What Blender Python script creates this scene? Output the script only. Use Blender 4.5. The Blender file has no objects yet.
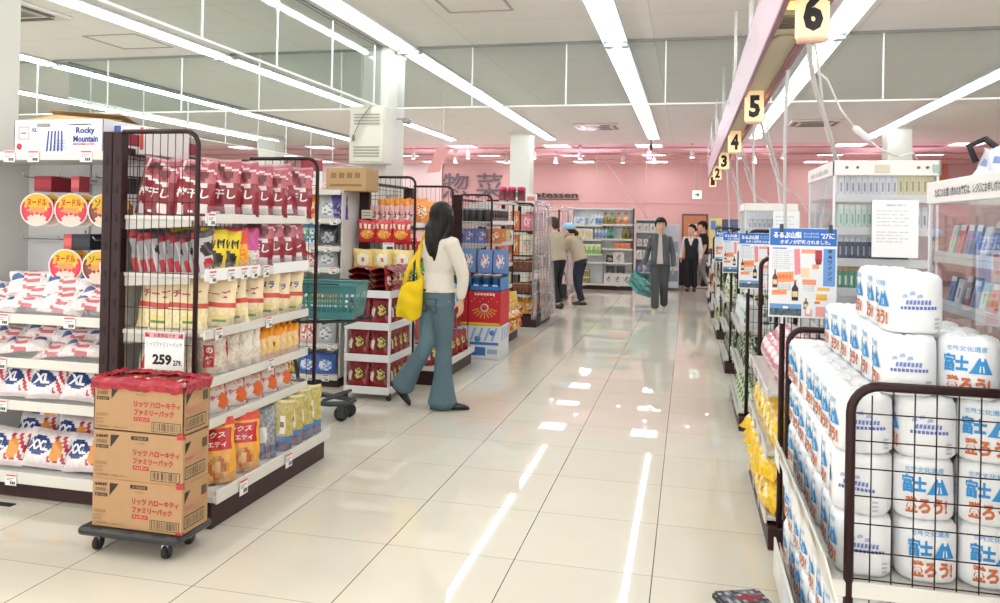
import bpy, math, random
from mathutils import Vector, Matrix
random.seed(7)
sc = bpy.context.scene
COL = bpy.context.collection
PI = math.pi
R = math.radians

# ------------------------------------------------------------------ camera
F, YAW, ROLL, PITCH, PY, CH = 788.75, .23473, .01813, .00337, 218.8, 1.496
cam = bpy.data.objects.new('camera', bpy.data.cameras.new('camera'))
COL.objects.link(cam)
_r = Vector((math.cos(YAW), math.sin(YAW), 0)); _f = Vector((-math.sin(YAW), math.cos(YAW), 0)); _u = Vector((0, 0, 1))
_f2 = _f*math.cos(PITCH)+_u*math.sin(PITCH); _u2 = _u*math.cos(PITCH)-_f*math.sin(PITCH)
_cr, _sr = math.cos(ROLL), math.sin(ROLL)
_R = _r*_cr+_u2*_sr; _U = _u2*_cr-_r*_sr
M = Matrix((_R, _U, -_f2)).transposed().to_4x4(); M.translation = Vector((0, 0, CH))
cam.matrix_world = M
cam.data.sensor_width = 36; cam.data.lens = 36*F/1000
cam.data.shift_y = -(301.5-PY)/1000
cam.data.clip_start = .05; cam.data.clip_end = 200
sc.camera = cam

# ------------------------------------------------------------------ world, exposure
w = bpy.data.worlds.new('world'); sc.world = w; w.use_nodes = True
w.node_tree.nodes['Background'].inputs[0].default_value = (1, .985, .955, 1)
w.node_tree.nodes['Background'].inputs[1].default_value = 2.6
sc.view_settings.view_transform = 'Standard'
try: sc.view_settings.look = 'None'
except Exception: pass
sc.view_settings.exposure = -0.04
sc.view_settings.gamma = 1
sc.view_settings.use_curve_mapping = False
sc.cycles.use_denoising = True
sc.cycles.max_bounces = 8; sc.cycles.transparent_max_bounces = 24
sc.cycles.sample_clamp_indirect = 4
sc.cycles.caustics_reflective = False; sc.cycles.caustics_refractive = False
LIGHT = 25          # brightness of the ceiling strips

# ------------------------------------------------------------------ helpers
_lin = {}
def lin(h):
    if h in _lin: return _lin[h]
    s = h.lstrip('#'); o = []
    for i in (0, 2, 4):
        c = int(s[i:i+2], 16)/255
        o.append(c/12.92 if c <= .04045 else ((c+.055)/1.055)**2.4)
    _lin[h] = (o[0], o[1], o[2], 1.0)
    return _lin[h]

def material(name, rough=.5, metal=0, coat=0, noise=.05, scale=30, bump=0, spec=.5, alpha=1, trans=0):
    m = bpy.data.materials.new(name); m.use_nodes = True
    nt = m.node_tree; b = nt.nodes['Principled BSDF']
    a = nt.nodes.new('ShaderNodeAttribute'); a.attribute_name = 'Col'
    b.inputs['Roughness'].default_value = rough; b.inputs['Metallic'].default_value = metal
    b.inputs['Coat Weight'].default_value = coat; b.inputs['Specular IOR Level'].default_value = spec
    b.inputs['Coat Roughness'].default_value = .15
    tc = nt.nodes.new('ShaderNodeTexCoord'); n = nt.nodes.new('ShaderNodeTexNoise')
    n.inputs['Scale'].default_value = scale; n.inputs['Detail'].default_value = 3
    nt.links.new(tc.outputs['Object'], n.inputs['Vector'])
    mr = nt.nodes.new('ShaderNodeMapRange'); mr.inputs['To Min'].default_value = 1-noise; mr.inputs['To Max'].default_value = 1+noise
    nt.links.new(n.outputs['Fac'], mr.inputs['Value'])
    mx = nt.nodes.new('ShaderNodeVectorMath'); mx.operation = 'SCALE'
    nt.links.new(a.outputs['Color'], mx.inputs[0]); nt.links.new(mr.outputs['Result'], mx.inputs['Scale'])
    nt.links.new(mx.outputs[0], b.inputs['Base Color'])
    if bump:
        bp = nt.nodes.new('ShaderNodeBump'); bp.inputs['Strength'].default_value = bump; bp.inputs['Distance'].default_value = .004
        nt.links.new(n.outputs['Fac'], bp.inputs['Height']); nt.links.new(bp.outputs[0], b.inputs['Normal'])
    b.inputs['Alpha'].default_value = alpha; b.inputs['Transmission Weight'].default_value = trans
    return m

def clear(name, tint, fac_min, fac_max, rough=.03, blend=.35, bump=0, diff=0):
    """thin clear sheet: transparent, mirror reflection growing toward grazing angles, a little haze"""
    m = bpy.data.materials.new(name); m.use_nodes = True; nt = m.node_tree
    for n in list(nt.nodes): nt.nodes.remove(n)
    out = nt.nodes.new('ShaderNodeOutputMaterial'); t = nt.nodes.new('ShaderNodeBsdfTransparent'); g = nt.nodes.new('ShaderNodeBsdfGlossy')
    t.inputs[0].default_value = lin(tint); g.inputs['Roughness'].default_value = rough
    lw = nt.nodes.new('ShaderNodeLayerWeight'); lw.inputs[0].default_value = blend
    mr = nt.nodes.new('ShaderNodeMapRange'); mr.inputs['To Min'].default_value = fac_min; mr.inputs['To Max'].default_value = fac_max
    nt.links.new(lw.outputs['Fresnel'], mr.inputs['Value'])
    mix = nt.nodes.new('ShaderNodeMixShader'); nt.links.new(mr.outputs[0], mix.inputs[0])
    nt.links.new(t.outputs[0], mix.inputs[1]); nt.links.new(g.outputs[0], mix.inputs[2]); last = mix
    if diff:
        d = nt.nodes.new('ShaderNodeBsdfDiffuse'); d.inputs[0].default_value = lin('#f4f2f4')
        m2 = nt.nodes.new('ShaderNodeMixShader'); m2.inputs[0].default_value = diff
        nt.links.new(mix.outputs[0], m2.inputs[1]); nt.links.new(d.outputs[0], m2.inputs[2]); last = m2
    if bump:
        tc = nt.nodes.new('ShaderNodeTexCoord'); n = nt.nodes.new('ShaderNodeTexNoise'); n.inputs['Scale'].default_value = 9
        nt.links.new(tc.outputs['Object'], n.inputs['Vector'])
        bp = nt.nodes.new('ShaderNodeBump'); bp.inputs['Strength'].default_value = bump; bp.inputs['Distance'].default_value = .05
        nt.links.new(n.outputs['Fac'], bp.inputs['Height']); nt.links.new(bp.outputs[0], g.inputs['Normal'])
    nt.links.new(last.outputs[0], out.inputs[0])
    return m

def glow(name, color, strength):
    m = bpy.data.materials.new(name); m.use_nodes = True; b = m.node_tree.nodes['Principled BSDF']
    b.inputs['Base Color'].default_value = lin(color); b.inputs['Emission Color'].default_value = lin(color)
    b.inputs['Emission Strength'].default_value = strength
    return m

MT = dict(
    paint=material('painted_metal', .38, noise=.03), dark=material('brown_enamel', .42, noise=.06, spec=.3),
    film=material('printed_film', .28, coat=.25, noise=.05, scale=45, bump=.25), card=material('printed_card', .55, noise=.04, scale=60),
    board=material('corrugated_board', .75, noise=.05, scale=25, bump=.1), plastic=material('moulded_plastic', .35, noise=.03),
    rubber=material('black_rubber', .6, noise=.05), steel=material('brushed_steel', .3, metal=.9, noise=.05),
    cloth=material('woven_cloth', .85, noise=.09, scale=90, bump=.35), denim=material('denim_cloth', .85, noise=.16, scale=60, bump=.3),
    skin=material('skin', .5, noise=.04, scale=20), hair=material('hair_strands', .5, noise=.2, scale=70, bump=.3, spec=.25),
    leather=material('shoe_leather', .35, noise=.06), wall=material('wall_paint', .8, noise=.02, scale=4),
    tissue=material('wrapped_tissue', .42, noise=.04, scale=35, bump=.5, coat=.1), wood=material('veneer', .45, noise=.12, scale=12),
    ink=material('printing_ink', .5, noise=.02), bottle=material('bottle_glass', .08, noise=.02, coat=.5),
)
MT['glass'] = clear('barrier_glass', '#e3ebe9', .02, .55, .01, .25)
MT['acrylic'] = clear('acrylic_sheet', '#f7f8f9', .03, .45, .03, .3, diff=.05)
MT['vinyl'] = clear('vinyl_curtain', '#f3f0f4', .06, .7, .12, .5, bump=.5, diff=.22)
MT['lip'] = clear('shelf_lip_sheet', '#f6f6f6', .03, .4, .1, .3, diff=.10)
MT['wrap'] = clear('clear_bag_film', '#faf6f2', .08, .6, .1, .4, bump=.6, diff=.05)
MT['tube'] = glow('lamp_tube', '#eef8fb', LIGHT)
MT['panel'] = glow('recessed_diffuser', '#fff8fa', 9)
MT['spot'] = glow('spot_lens', '#ffb4e2', 30)
MT['exit'] = glow('exit_face', '#e8fff0', .7)

class MB:
    def __init__(s): s.v = []; s.f = []; s.c = []; s.sm = []
    def face(s, pts, col, smooth=False):
        i = len(s.v); s.v.extend([tuple(p) for p in pts]); s.f.append(tuple(range(i, i+len(pts)))); s.c.append(lin(col)); s.sm.append(smooth)
    def mesh(s, verts, faces, cols, smooth=False):
        i = len(s.v); s.v.extend([tuple(p) for p in verts])
        for k, f in enumerate(faces):
            s.f.append(tuple(a+i for a in f)); s.c.append(lin(cols if isinstance(cols, str) else cols[k])); s.sm.append(smooth)
    def box(s, x0, x1, y0, y1, z0, z1, col, ch=.0, M=None):
        """box between limits; ch chamfers every edge"""
        c = Vector(((x0+x1)/2, (y0+y1)/2, (z0+z1)/2)); h = (abs(x1-x0)/2, abs(y1-y0)/2, abs(z1-z0)/2)
        ch = min(ch, min(h)*.9)
        T = (lambda p: M @ Vector(p)) if M is not None else (lambda p: p)
        if ch <= 0:
            v = [T((c[0]+i*h[0], c[1]+j*h[1], c[2]+k*h[2])) for i in (-1, 1) for j in (-1, 1) for k in (-1, 1)]
            s.mesh(v, [(0, 1, 3, 2), (4, 6, 7, 5), (0, 4, 5, 1), (2, 3, 7, 6), (0, 2, 6, 4), (1, 5, 7, 3)], col); return
        idx = {}; v = []
        for i in (-1, 1):
            for j in (-1, 1):
                for k in (-1, 1):
                    for a in range(3):
                        d = [h[0]-ch, h[1]-ch, h[2]-ch]; d[a] = h[a]
                        idx[(i, j, k, a)] = len(v); v.append(T((c[0]+i*d[0], c[1]+j*d[1], c[2]+k*d[2])))
        fs = []
        for a in range(3):
            b, e = (a+1) % 3, (a+2) % 3
            for sg in (-1, 1):
                q = []
                for (p, r) in ((-1, -1), (1, -1), (1, 1), (-1, 1)):
                    t = [0, 0, 0]; t[a] = sg; t[b] = p; t[e] = r; q.append(idx[(t[0], t[1], t[2], a)])
                fs.append(tuple(q if sg > 0 else q[::-1]))
            for p in (-1, 1):
                for r in (-1, 1):     # edge along axis a between faces b and e
                    t0 = [0, 0, 0]; t0[a] = -1; t0[b] = p; t0[e] = r; t1 = list(t0); t1[a] = 1
                    q = [idx[(*t0, b)], idx[(*t1, b)], idx[(*t1, e)], idx[(*t0, e)]]
                    fs.append(tuple(q if p*r < 0 else q[::-1]))
        for i in (-1, 1):
            for j in (-1, 1):
                for k in (-1, 1):
                    q = [idx[(i, j, k, a)] for a in range(3)]; fs.append(tuple(q if i*j*k > 0 else q[::-1]))
        s.mesh(v, fs, col)
    def bar(s, p, q, wd, ht, col, up=(0, 0, 1)):
        p, q = Vector(p), Vector(q); d = (q-p).normalized(); up = Vector(up)
        if abs(d.dot(up)) > .95: up = Vector((1, 0, 0))
        sd = d.cross(up).normalized(); u = sd.cross(d)
        v = [e+sd*a*wd/2+u*b*ht/2 for e in (p, q) for a, b in ((-1, -1), (1, -1), (1, 1), (-1, 1))]
        s.mesh(v, [(3, 2, 1, 0), (4, 5, 6, 7), (0, 1, 5, 4), (1, 2, 6, 5), (2, 3, 7, 6), (3, 0, 4, 7)], col)
    def tube(s, pts, r, col, n=8, smooth=True, closed=False):
        pts = [Vector(p) for p in pts]; rs = r if isinstance(r, (list, tuple)) else [r]*len(pts)
        rings = []; prev = None; m = len(pts)
        for i, p in enumerate(pts):
            a = pts[(i-1) % m] if closed else pts[max(0, i-1)]; b = pts[(i+1) % m] if closed else pts[min(m-1, i+1)]
            d = (b-a).normalized()
            if prev is None:
                ref = Vector((0, 0, 1)) if abs(d.z) < .9 else Vector((1, 0, 0))
                x = d.cross(ref).normalized()
            else:
                x = (prev-d*prev.dot(d)).normalized()
            prev = x; y = d.cross(x)
            rings.append([p+(x*math.cos(2*PI*k/n)+y*math.sin(2*PI*k/n))*rs[i] for k in range(n)])
        v = [q for ring in rings for q in ring]; fs = []
        for i in range(m if closed else m-1):
            j = (i+1) % m
            for k in range(n):
                k2 = (k+1) % n; fs.append((i*n+k, i*n+k2, j*n+k2, j*n+k))
        if not closed: fs.append(tuple(range(n))[::-1]); fs.append(tuple((m-1)*n+k for k in range(n)))
        s.mesh(v, fs, col, smooth)
    def lathe(s, prof, col, n=20, c=(0, 0, 0), axis='z', smooth=True, sq=None):
        """prof: (radius, height[, colour]) from bottom to top; sq: superellipse exponent"""
        v = []; fs = []; cs = []
        for p in prof:
            for k in range(n):
                a = 2*PI*k/n; r = p[0]
                if sq: r = r/((abs(math.cos(a))**sq+abs(math.sin(a))**sq)**(1/sq))
                x, y, z = r*math.cos(a), r*math.sin(a), p[1]
                if axis == 'y': x, y, z = x, -z, y
                if axis == 'x': x, y, z = z, x, y
                v.append((c[0]+x, c[1]+y, c[2]+z))
        for i in range(len(prof)-1):
            cc = prof[i][2] if len(prof[i]) > 2 else col
            for k in range(n):
                k2 = (k+1) % n; fs.append((i*n+k, i*n+k2, (i+1)*n+k2, (i+1)*n+k)); cs.append(cc)
        fs.append(tuple(range(n))[::-1]); cs.append(prof[0][2] if len(prof[0]) > 2 else col)
        fs.append(tuple((len(prof)-1)*n+k for k in range(n))); cs.append(prof[-1][2] if len(prof[-1]) > 2 else col)
        s.mesh(v, fs, cs, smooth)
    def grid(s, S, nu, nv, art, smooth=True, flip=False):
        v = [S(i/nu, j/nv) for j in range(nv+1) for i in range(nu+1)]; fs = []; cs = []
        for j in range(nv):
            for i in range(nu):
                q = (j*(nu+1)+i, j*(nu+1)+i+1, (j+1)*(nu+1)+i+1, (j+1)*(nu+1)+i)
                fs.append(q[::-1] if flip else q); cs.append(art((i+.5)/nu, (j+.5)/nv) if callable(art) else art)
        s.mesh(v, fs, cs, smooth)
    def text(s, t, S, col, bold=0.0):
        """writes t through S(a, b), a and b in 0..1 over the text's own box"""
        vs, fs = glyphs(t, bold)
        s.mesh([S(a, b) for a, b in vs], fs, col)
    def flat(s, t, o, u, v, col, bold=0.0, keep=None):
        """writes t on a flat rectangle: corner o, width vector u, height vector v; keep='h' keeps the letter shape from the height"""
        o, u, v = Vector(o), Vector(u), Vector(v)
        if keep:
            a = aspect(t, bold); u = u.normalized()*(v.length*a)
            if keep == 'c': o = o-u/2
        s.text(t, lambda a, b: o+u*a+v*b, col, bold)
    def quad(s, o, u, v, col):
        o, u, v = Vector(o), Vector(u), Vector(v); s.face([o, o+u, o+u+v, o+v], col)
    def build(s, name, mat='paint', parent=None, world=True):
        me = bpy.data.meshes.new(name); off = wloc(parent) if (parent is not None and world) else Vector((0, 0, 0))
        me.from_pydata([(p[0]-off[0], p[1]-off[1], p[2]-off[2]) for p in s.v], [], s.f)
        at = me.color_attributes.new('Col', 'FLOAT_COLOR', 'CORNER'); buf = []
        for f, c in zip(s.f, s.c): buf.extend(c*len(f))
        at.data.foreach_set('color', buf); me.polygons.foreach_set('use_smooth', s.sm)
        me.materials.append(MT[mat] if isinstance(mat, str) else mat); me.update()
        o = bpy.data.objects.new(name, me); COL.objects.link(o)
        if parent is not None: o.parent = parent
        return o

def wloc(o):
    v = Vector((0, 0, 0))
    while o is not None: v += Vector(o.location); o = o.parent
    return v

_gl = {}
def _glyph(t, bold):
    if (t, bold) in _gl: return _gl[(t, bold)]
    c = bpy.data.curves.new('lettering', 'FONT'); c.body = t; c.resolution_u = 2; c.offset = bold
    o = bpy.data.objects.new('lettering', c); COL.objects.link(o); bpy.context.view_layer.update()
    m = bpy.data.meshes.new_from_object(o.evaluated_get(bpy.context.evaluated_depsgraph_get()))
    vs = [v.co.copy() for v in m.vertices]; fs = [tuple(p.vertices) for p in m.polygons]
    bpy.data.objects.remove(o); bpy.data.meshes.remove(m); bpy.data.curves.remove(c)
    x0 = min(v.x for v in vs); x1 = max(v.x for v in vs); y0 = min(v.y for v in vs); y1 = max(v.y for v in vs)
    nv = [((v.x-x0)/(x1-x0), (v.y-y0)/(y1-y0)) for v in vs]
    _gl[(t, bold)] = (nv, fs, (x1-x0)/(y1-y0)); return _gl[(t, bold)]
def glyphs(t, bold=0): return _glyph(t, bold)[:2]
def aspect(t, bold=0): return _glyph(t, bold)[2]

def tag(o, label=None, cat=None, group=None, kind=None):
    if label: o['label'] = label
    if cat: o['category'] = cat
    if group: o['group'] = group
    if kind: o['kind'] = kind
    return o
def thing(name, label, cat, loc=(0, 0, 0), rotz=0, group=None):
    o = bpy.data.objects.new(name, None); COL.objects.link(o); o.location = loc; o.rotation_euler = (0, 0, rotz)
    o.empty_display_size = .1
    return tag(o, label, cat, group)
def struct(name, mb, mat='wall'):
    o = mb.build(name, mat); o['kind'] = 'structure'; return o
def kids(o): return list(o.children)
def dup(root, loc, rot=(0, 0, 0), label=None, group=None, scale=None):
    r = root.copy(); COL.objects.link(r); r.location = loc; r.rotation_euler = rot
    if scale: r.scale = scale
    if label: r['label'] = label
    if group: r['group'] = group
    for ch in kids(root):
        c = ch.copy(); COL.objects.link(c); c.parent = r
        for g in kids(ch):
            d = g.copy(); COL.objects.link(d); d.parent = c
    return r
ORD = ['first', 'second', 'third', 'fourth', 'fifth', 'sixth', 'seventh', 'eighth', 'ninth', 'tenth', 'eleventh', 'twelfth', 'thirteenth', 'fourteenth',
       'fifteenth', 'sixteenth', 'seventeenth', 'eighteenth', 'nineteenth', 'twentieth']
class Kind:
    """one kind of goods: the first call places the model itself, later calls place copies"""
    def __init__(s, o, cat): s.o = o; s.used = False; s.cat = cat
    def put(s, loc, rot, label, group=None, scale=None):
        if not s.used:
            s.used = True; o = s.o; o.location = loc; o.rotation_euler = rot
            if scale: o.scale = scale
            tag(o, label, s.cat, group); return o
        return tag(dup(s.o, loc, rot, None, None, scale), label, s.cat, group)
def J(a): return random.uniform(-a, a)
# ================================================================== THE SETTING
XL, XR, YF, YB, HC = -15.0, 10.0, -3.0, 24.0, 3.30
SF = 1.2      # the ceiling, columns and back wall were measured for a 3.0 m ceiling; the store's is 3.3 m
YD = 14.9*SF
# floor: polished 60 cm tiles
def floor_mat():
    m = bpy.data.materials.new('polished_tile'); m.use_nodes = True; nt = m.node_tree; b = nt.nodes['Principled BSDF']; L = nt.links.new
    tc = nt.nodes.new('ShaderNodeTexCoord'); sp = nt.nodes.new('ShaderNodeSeparateXYZ'); L(tc.outputs['Object'], sp.inputs[0])
    def math_(op, a, bb=None):
        n = nt.nodes.new('ShaderNodeMath'); n.operation = op
        for k, x in enumerate((a, bb)):
            if x is None: continue
            if isinstance(x, (int, float)): n.inputs[k].default_value = x
            else: L(x, n.inputs[k])
        return n.outputs[0]
    def axis(o, off):
        g = math_('DIVIDE', math_('SUBTRACT', o, off), .6); fr = math_('FRACT', g); cell = math_('FLOOR', g)
        d = math_('MINIMUM', fr, math_('SUBTRACT', 1, fr)); return d, cell
    dx, cx = axis(sp.outputs[0], -1.3259); dy, cy = axis(sp.outputs[1], 3.4226)
    lx = math_('LESS_THAN', dx, .0036); ly = math_('LESS_THAN', dy, .0028)
    cv = nt.nodes.new('ShaderNodeCombineXYZ'); L(cx, cv.inputs[0]); L(cy, cv.inputs[1])
    wn = nt.nodes.new('ShaderNodeTexWhiteNoise'); L(cv.outputs[0], wn.inputs['Vector'])
    ns = nt.nodes.new('ShaderNodeTexNoise'); ns.inputs['Scale'].default_value = 2.2; ns.inputs['Detail'].default_value = 5; ns.inputs['Distortion'].default_value = 1.2
    L(tc.outputs['Object'], ns.inputs['Vector'])
    k = math_('ADD', math_('MULTIPLY', wn.outputs['Value'], .045), math_('MULTIPLY', ns.outputs['Fac'], .10))
    k = math_('ADD', k, .90)
    vm = nt.nodes.new('ShaderNodeVectorMath'); vm.operation = 'SCALE'; vm.inputs[0].default_value = lin('#e4dccc')[:3]; L(k, vm.inputs['Scale'])
    m1 = nt.nodes.new('ShaderNodeMix'); m1.data_type = 'RGBA'; L(math_('MULTIPLY', ly, .75), m1.inputs[0]); L(vm.outputs[0], m1.inputs[6]); m1.inputs[7].default_value = lin('#6d675d')
    m2 = nt.nodes.new('ShaderNodeMix'); m2.data_type = 'RGBA'; L(lx, m2.inputs[0]); L(m1.outputs[2], m2.inputs[6]); m2.inputs[7].default_value = lin('#4a453f')
    L(m2.outputs[2], b.inputs['Base Color'])
    n2 = nt.nodes.new('ShaderNodeTexNoise'); n2.inputs['Scale'].default_value = 1.3; L(tc.outputs['Object'], n2.inputs['Vector'])
    L(math_('ADD', .008, math_('MULTIPLY', n2.outputs['Fac'], .02)), b.inputs['Roughness'])
    b.inputs['Specular IOR Level'].default_value = .5
    return m
MT['tile'] = floor_mat()
def ceil_mat():
    m = material('ceiling_board', .85, noise=.015, scale=2); nt = m.node_tree; b = nt.nodes['Principled BSDF']; L = nt.links.new
    src = b.inputs['Base Color'].links[0].from_socket
    tc = nt.nodes.new('ShaderNodeTexCoord'); mp = nt.nodes.new('ShaderNodeMapping'); L(tc.outputs['Object'], mp.inputs[0]); mp.inputs['Location'].default_value = (.35, .4, 0)
    br = nt.nodes.new('ShaderNodeTexBrick'); br.offset = 0; L(mp.outputs[0], br.inputs[0])
    br.inputs['Color1'].default_value = br.inputs['Color2'].default_value = (1, 1, 1, 1); br.inputs['Mortar'].default_value = (.80, .80, .80, 1)
    br.inputs['Scale'].default_value = 1; br.inputs['Mortar Size'].default_value = .005; br.inputs['Brick Width'].default_value = 1.82; br.inputs['Row Height'].default_value = .91
    mx = nt.nodes.new('ShaderNodeVectorMath'); mx.operation = 'MULTIPLY'; L(src, mx.inputs[0]); L(br.outputs[0], mx.inputs[1]); L(mx.outputs[0], b.inputs['Base Color'])
    return m
MT['ceil'] = ceil_mat()
WHITE, PINK = '#d9d6d0', '#e2bbb9'
b = MB(); b.box(XL, XR, YF, YB, -.1, 0, '#d5cab3'); struct('floor', b, 'tile')
b = MB(); b.box(XL, XR, YF, YD, HC, HC+.1, '#efece8'); struct('ceiling', b, 'ceil')
b = MB(); b.box(XL, XR, YD, YB, HC, HC+.1, '#f2d2d8'); struct('ceiling_deli', b, 'ceil')  # the deli's pink glow is put into this ceiling's base colour
b = MB(); b.box(XL, XR, YB, YB+.1, 0, HC, PINK); struct('wall_back', b)
b = MB(); b.box(XL-.1, XL, YF, YB, 0, HC, '#dcd2cc'); struct('wall_left', b)
b = MB(); b.box(XR, XR+.1, YF, YB, 0, HC, '#e6b2ae'); struct('wall_right', b)
b = MB(); b.box(XL, -7.62, YB-.16, YB, 0, HC, '#ecdada'); struct('wall_back_side', b)
for k, y in enumerate((18.7, 20.4, 22.1)):
    b = MB(); b.box(XL, XR, y, y+.12, HC-.035, HC+.01, '#e6a9ae'); struct('trim_%d' % (k+1), b)
b = MB(); b.box(-7.6, XR, YB-.03, YB, 2.13, 2.17, '#eec3c0'); b.box(-.55, XR, YB-.03, YB, 0, .08, '#8a6a66'); struct('trim_4', b)
b = MB(); b.box(-4.2, -3.4, 3.62, 3.70, 0, .005, '#25272b'); b.box(-4.2, -3.33, 3.33, 3.37, 0, .004, '#25272b'); struct('trim_5', b)
# square columns
def column(name, x0, x1, y0, y1, col='#dcd9d0', sc_=True):
    if sc_: x0, x1, y0, y1 = x0*SF, x1*SF, y0*SF, y1*SF
    b = MB(); b.box(x0, x1, y0, y1, 0, HC, col, .012); b.box(x0-.012, x1+.012, y0-.012, y1+.012, HC-.04, HC, '#cfccc4', .004)
    b.box(x0-.01, x1+.01, y0-.01, y1+.01, 0, .1, '#8e8478', .004); struct(name, b)
column('column_near', -2.79, -2.56, 6.42, 6.85)
column('column_deli', -2.98, -2.63, 13.1, 13.45)
column('column_checkout', 2.84, 3.18, 12.65, 13.0)
column('column_entrance', -4.8, -4.0, 3.62, 4.02, '#d8d2ca', False)
column('column_far', -7.75, -7.4, 13.1, 13.45)
# door in the back wall
b = MB(); b.box(-.19, .55, YB-.05, YB-.01, 0, 1.82, '#6a5a55', .005); b.box(-.14, .50, YB-.07, YB-.04, .01, 1.77, '#c4845c', .004)
d = struct('door_1', b, 'wood')
g = MB(); g.box(.0, .24, YB-.085, YB-.068, 1.2, 1.52, '#e3ddd6', .003); g.build('notice', 'card', d)
g = MB(); g.tube([(.40, YB-.07, .95), (.40, YB-.12, .95), (.30, YB-.12, .95)], .012, '#c8c8c8'); g.build('handle', 'steel', d)

# ------------------------------------------------------------------ strip lights
def strip(x, y0, y1, label):
    x, y0, y1 = x*SF, y0*SF, y1*SF
    t = thing('ceiling_strip_light', label, 'ceiling light', (x, (y0+y1)/2, HC), 0, 'strip lights along the ceiling')
    b = MB(); w = .12
    b.box(x-w, x+w, y0, y1, HC-.012, HC, '#eef1f3', .004)
    for s in (-1, 1): b.box(x+s*w-.006, x+s*w+.006, y0, y1, HC-.028, HC, '#e6eaec', .003)
    for y in (y0, y1): b.box(x-w, x+w, y-.004, y+.004, HC-.05, HC, '#dfe3e5', .002)
    b.build('reflector_housing', 'paint', t)
    d = MB(); n = 10; v = []
    for y in (y0+.015, y1-.015):
        for k in range(n+1):
            a = PI+PI*k/n; v.append((x+.040*math.cos(a), y, HC-.014+.040*math.sin(a)))
    d.mesh(v, [(k, k+1, n+2+k, n+1+k) for k in range(n)]+[tuple(range(n+1)), tuple(range(2*n+1, n, -1))], '#ffffff')
    d.build('light_tube', 'tube', t)
NAMEX = [(-.61, 'over the main aisle'), (-2.42, 'over the snack racks'), (-4.25, 'one row left of the snack racks'), (-6.2, 'two rows left of the snack racks'),
         (-8.02, 'three rows left of the snack racks'), (1.06, 'just right of the lane numbers'), (2.84, 'farthest right')]
for x, nm in NAMEX:
    for (y0, y1, nn) in ((.45, 6.55, 'before the glass screen'), (6.62, 13.85, 'beyond the glass screen')):
        if y0 < 0 and x < -5: continue
        strip(x, y0, y1, 'strip light %s, %s' % (nm, nn))
# recessed square lights toward the back
PX = [(-4.45, 'third from the right edge of the deli sign'), (-2.53, 'by the far white column'), (-.76, 'above the walking man'), (2.82, 'above the checkout column'), (4.7, 'farthest right'),
      (-6.4, 'above the large deli characters'), (-7.6, 'far left'), (-9.4, 'farthest left')]
px_proto = None
for x, nm in PX:
    for y, ny in ((15.3, 'front row'), (17.3, 'middle row'), (19.3, 'row nearest the pink wall')):
        lab = 'square ceiling light %s, %s' % ({'third from the right edge of the deli sign': 'left of the far white column'}.get(nm, nm), ny)
        if px_proto is None:
            t = thing('recessed_light', lab, 'ceiling light', (0, 0, 0), 0, 'square recessed lights in the deli ceiling')
            b = MB()
            for s in (-1, 1):
                b.box(s*.27-.03, s*.27+.03, -.3, .3, -.012, 0, '#efe6e6', .003); b.box(-.24, .24, s*.27-.03, s*.27+.03, -.012, 0, '#efe6e6', .003)
            for k in (-1, 0, 1): b.box(-.24, .24, k*.12-.006, k*.12+.006, -.012, -.002, '#efe6e6')
            b.build('frame', 'paint', t)
            b = MB(); b.box(-.24, .24, -.24, .24, -.006, -.001, '#ffffff'); b.build('diffuser', 'panel', t)
            px_proto = t; t.location = (x*SF, y*SF, HC); t.scale = (SF, SF, 1)
        else: dup(px_proto, (x*SF, y*SF, HC), (0, 0, 0), lab)
# ceiling cassettes (air conditioning)
def cassette(x, y, label, first=[None]):
    x, y = x*SF, y*SF
    if first[0] is None:
        t = thing('air_conditioner', label, 'air conditioner', (x, y, HC), 0, 'air conditioner cassettes in the ceiling')
        b = MB(); b.box(-.42, .42, -.42, .42, -.03, 0, '#d9d2cb', .012); t_ = b.build('panel', 'plastic', t, False)
        b = MB(); b.box(-.24, .24, -.24, .24, -.036, -.028, '#b7b1aa', .004)
        for k in range(-6, 7): b.box(-.22, .22, k*.033-.006, k*.033+.006, -.042, -.034, '#8f8a84')
        b.build('intake_grille', 'plastic', t, False)
        for s in (-1, 1):
            b = MB(); b.box(-.27, .27, s*.325-.03, s*.325+.03, -.036, -.028, '#4b4744'); b.build('air_slot', 'plastic', t, False)
            b = MB(); b.box(s*.325-.03, s*.325+.03, -.27, .27, -.036, -.028, '#4b4744'); b.build('air_slot', 'plastic', t, False)
        first[0] = t
    else: dup(first[0], (x, y, HC), (0, 0, 0), label)
cassette(-1.39, 12.2, 'beige ceiling air conditioner left of the main aisle strip light')
cassette(1.73, 12.05, 'beige ceiling air conditioner behind the hanging checkout cables')
cassette(-4.95, 4.75, 'beige ceiling air conditioner at the top left corner by the entrance column')
# access hatches and small round fittings
def hatch(x, y, s, label):
    x, y, s = x*SF, y*SF, s*SF
    b = MB()
    for k in (-1, 1):
        b.box(x+k*s-.012, x+k*s+.012, y-s, y+s, HC-.006, HC, '#a8a49e'); b.box(x-s, x+s, y+k*s-.012, y+k*s+.012, HC-.006, HC, '#a8a49e')
    tag(b.build('access_hatch', 'paint'), label, 'hatch')
hatch(-1.47, 5.22, .23, 'square ceiling access hatch near the top centre')
hatch(-4.75, 5.9, .25, 'square ceiling access hatch at the upper left')
def smoke(x, y, r, label):
    x, y, r = x*SF, y*SF, r*SF
    b = MB(); b.lathe([(r, HC), (r, HC-.015), (r*.7, HC-.03), (r*.3, HC-.04)], '#c9c5bf', 18); tag(b.build('ceiling_detector', 'plastic'), label, 'smoke detector')
smoke(-3.45, 6.1, .09, 'pale round ceiling fitting left of the near column'); smoke(-3.3, 5.6, .06, 'smaller round ceiling fitting nearer the camera, left of the near column')
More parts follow.
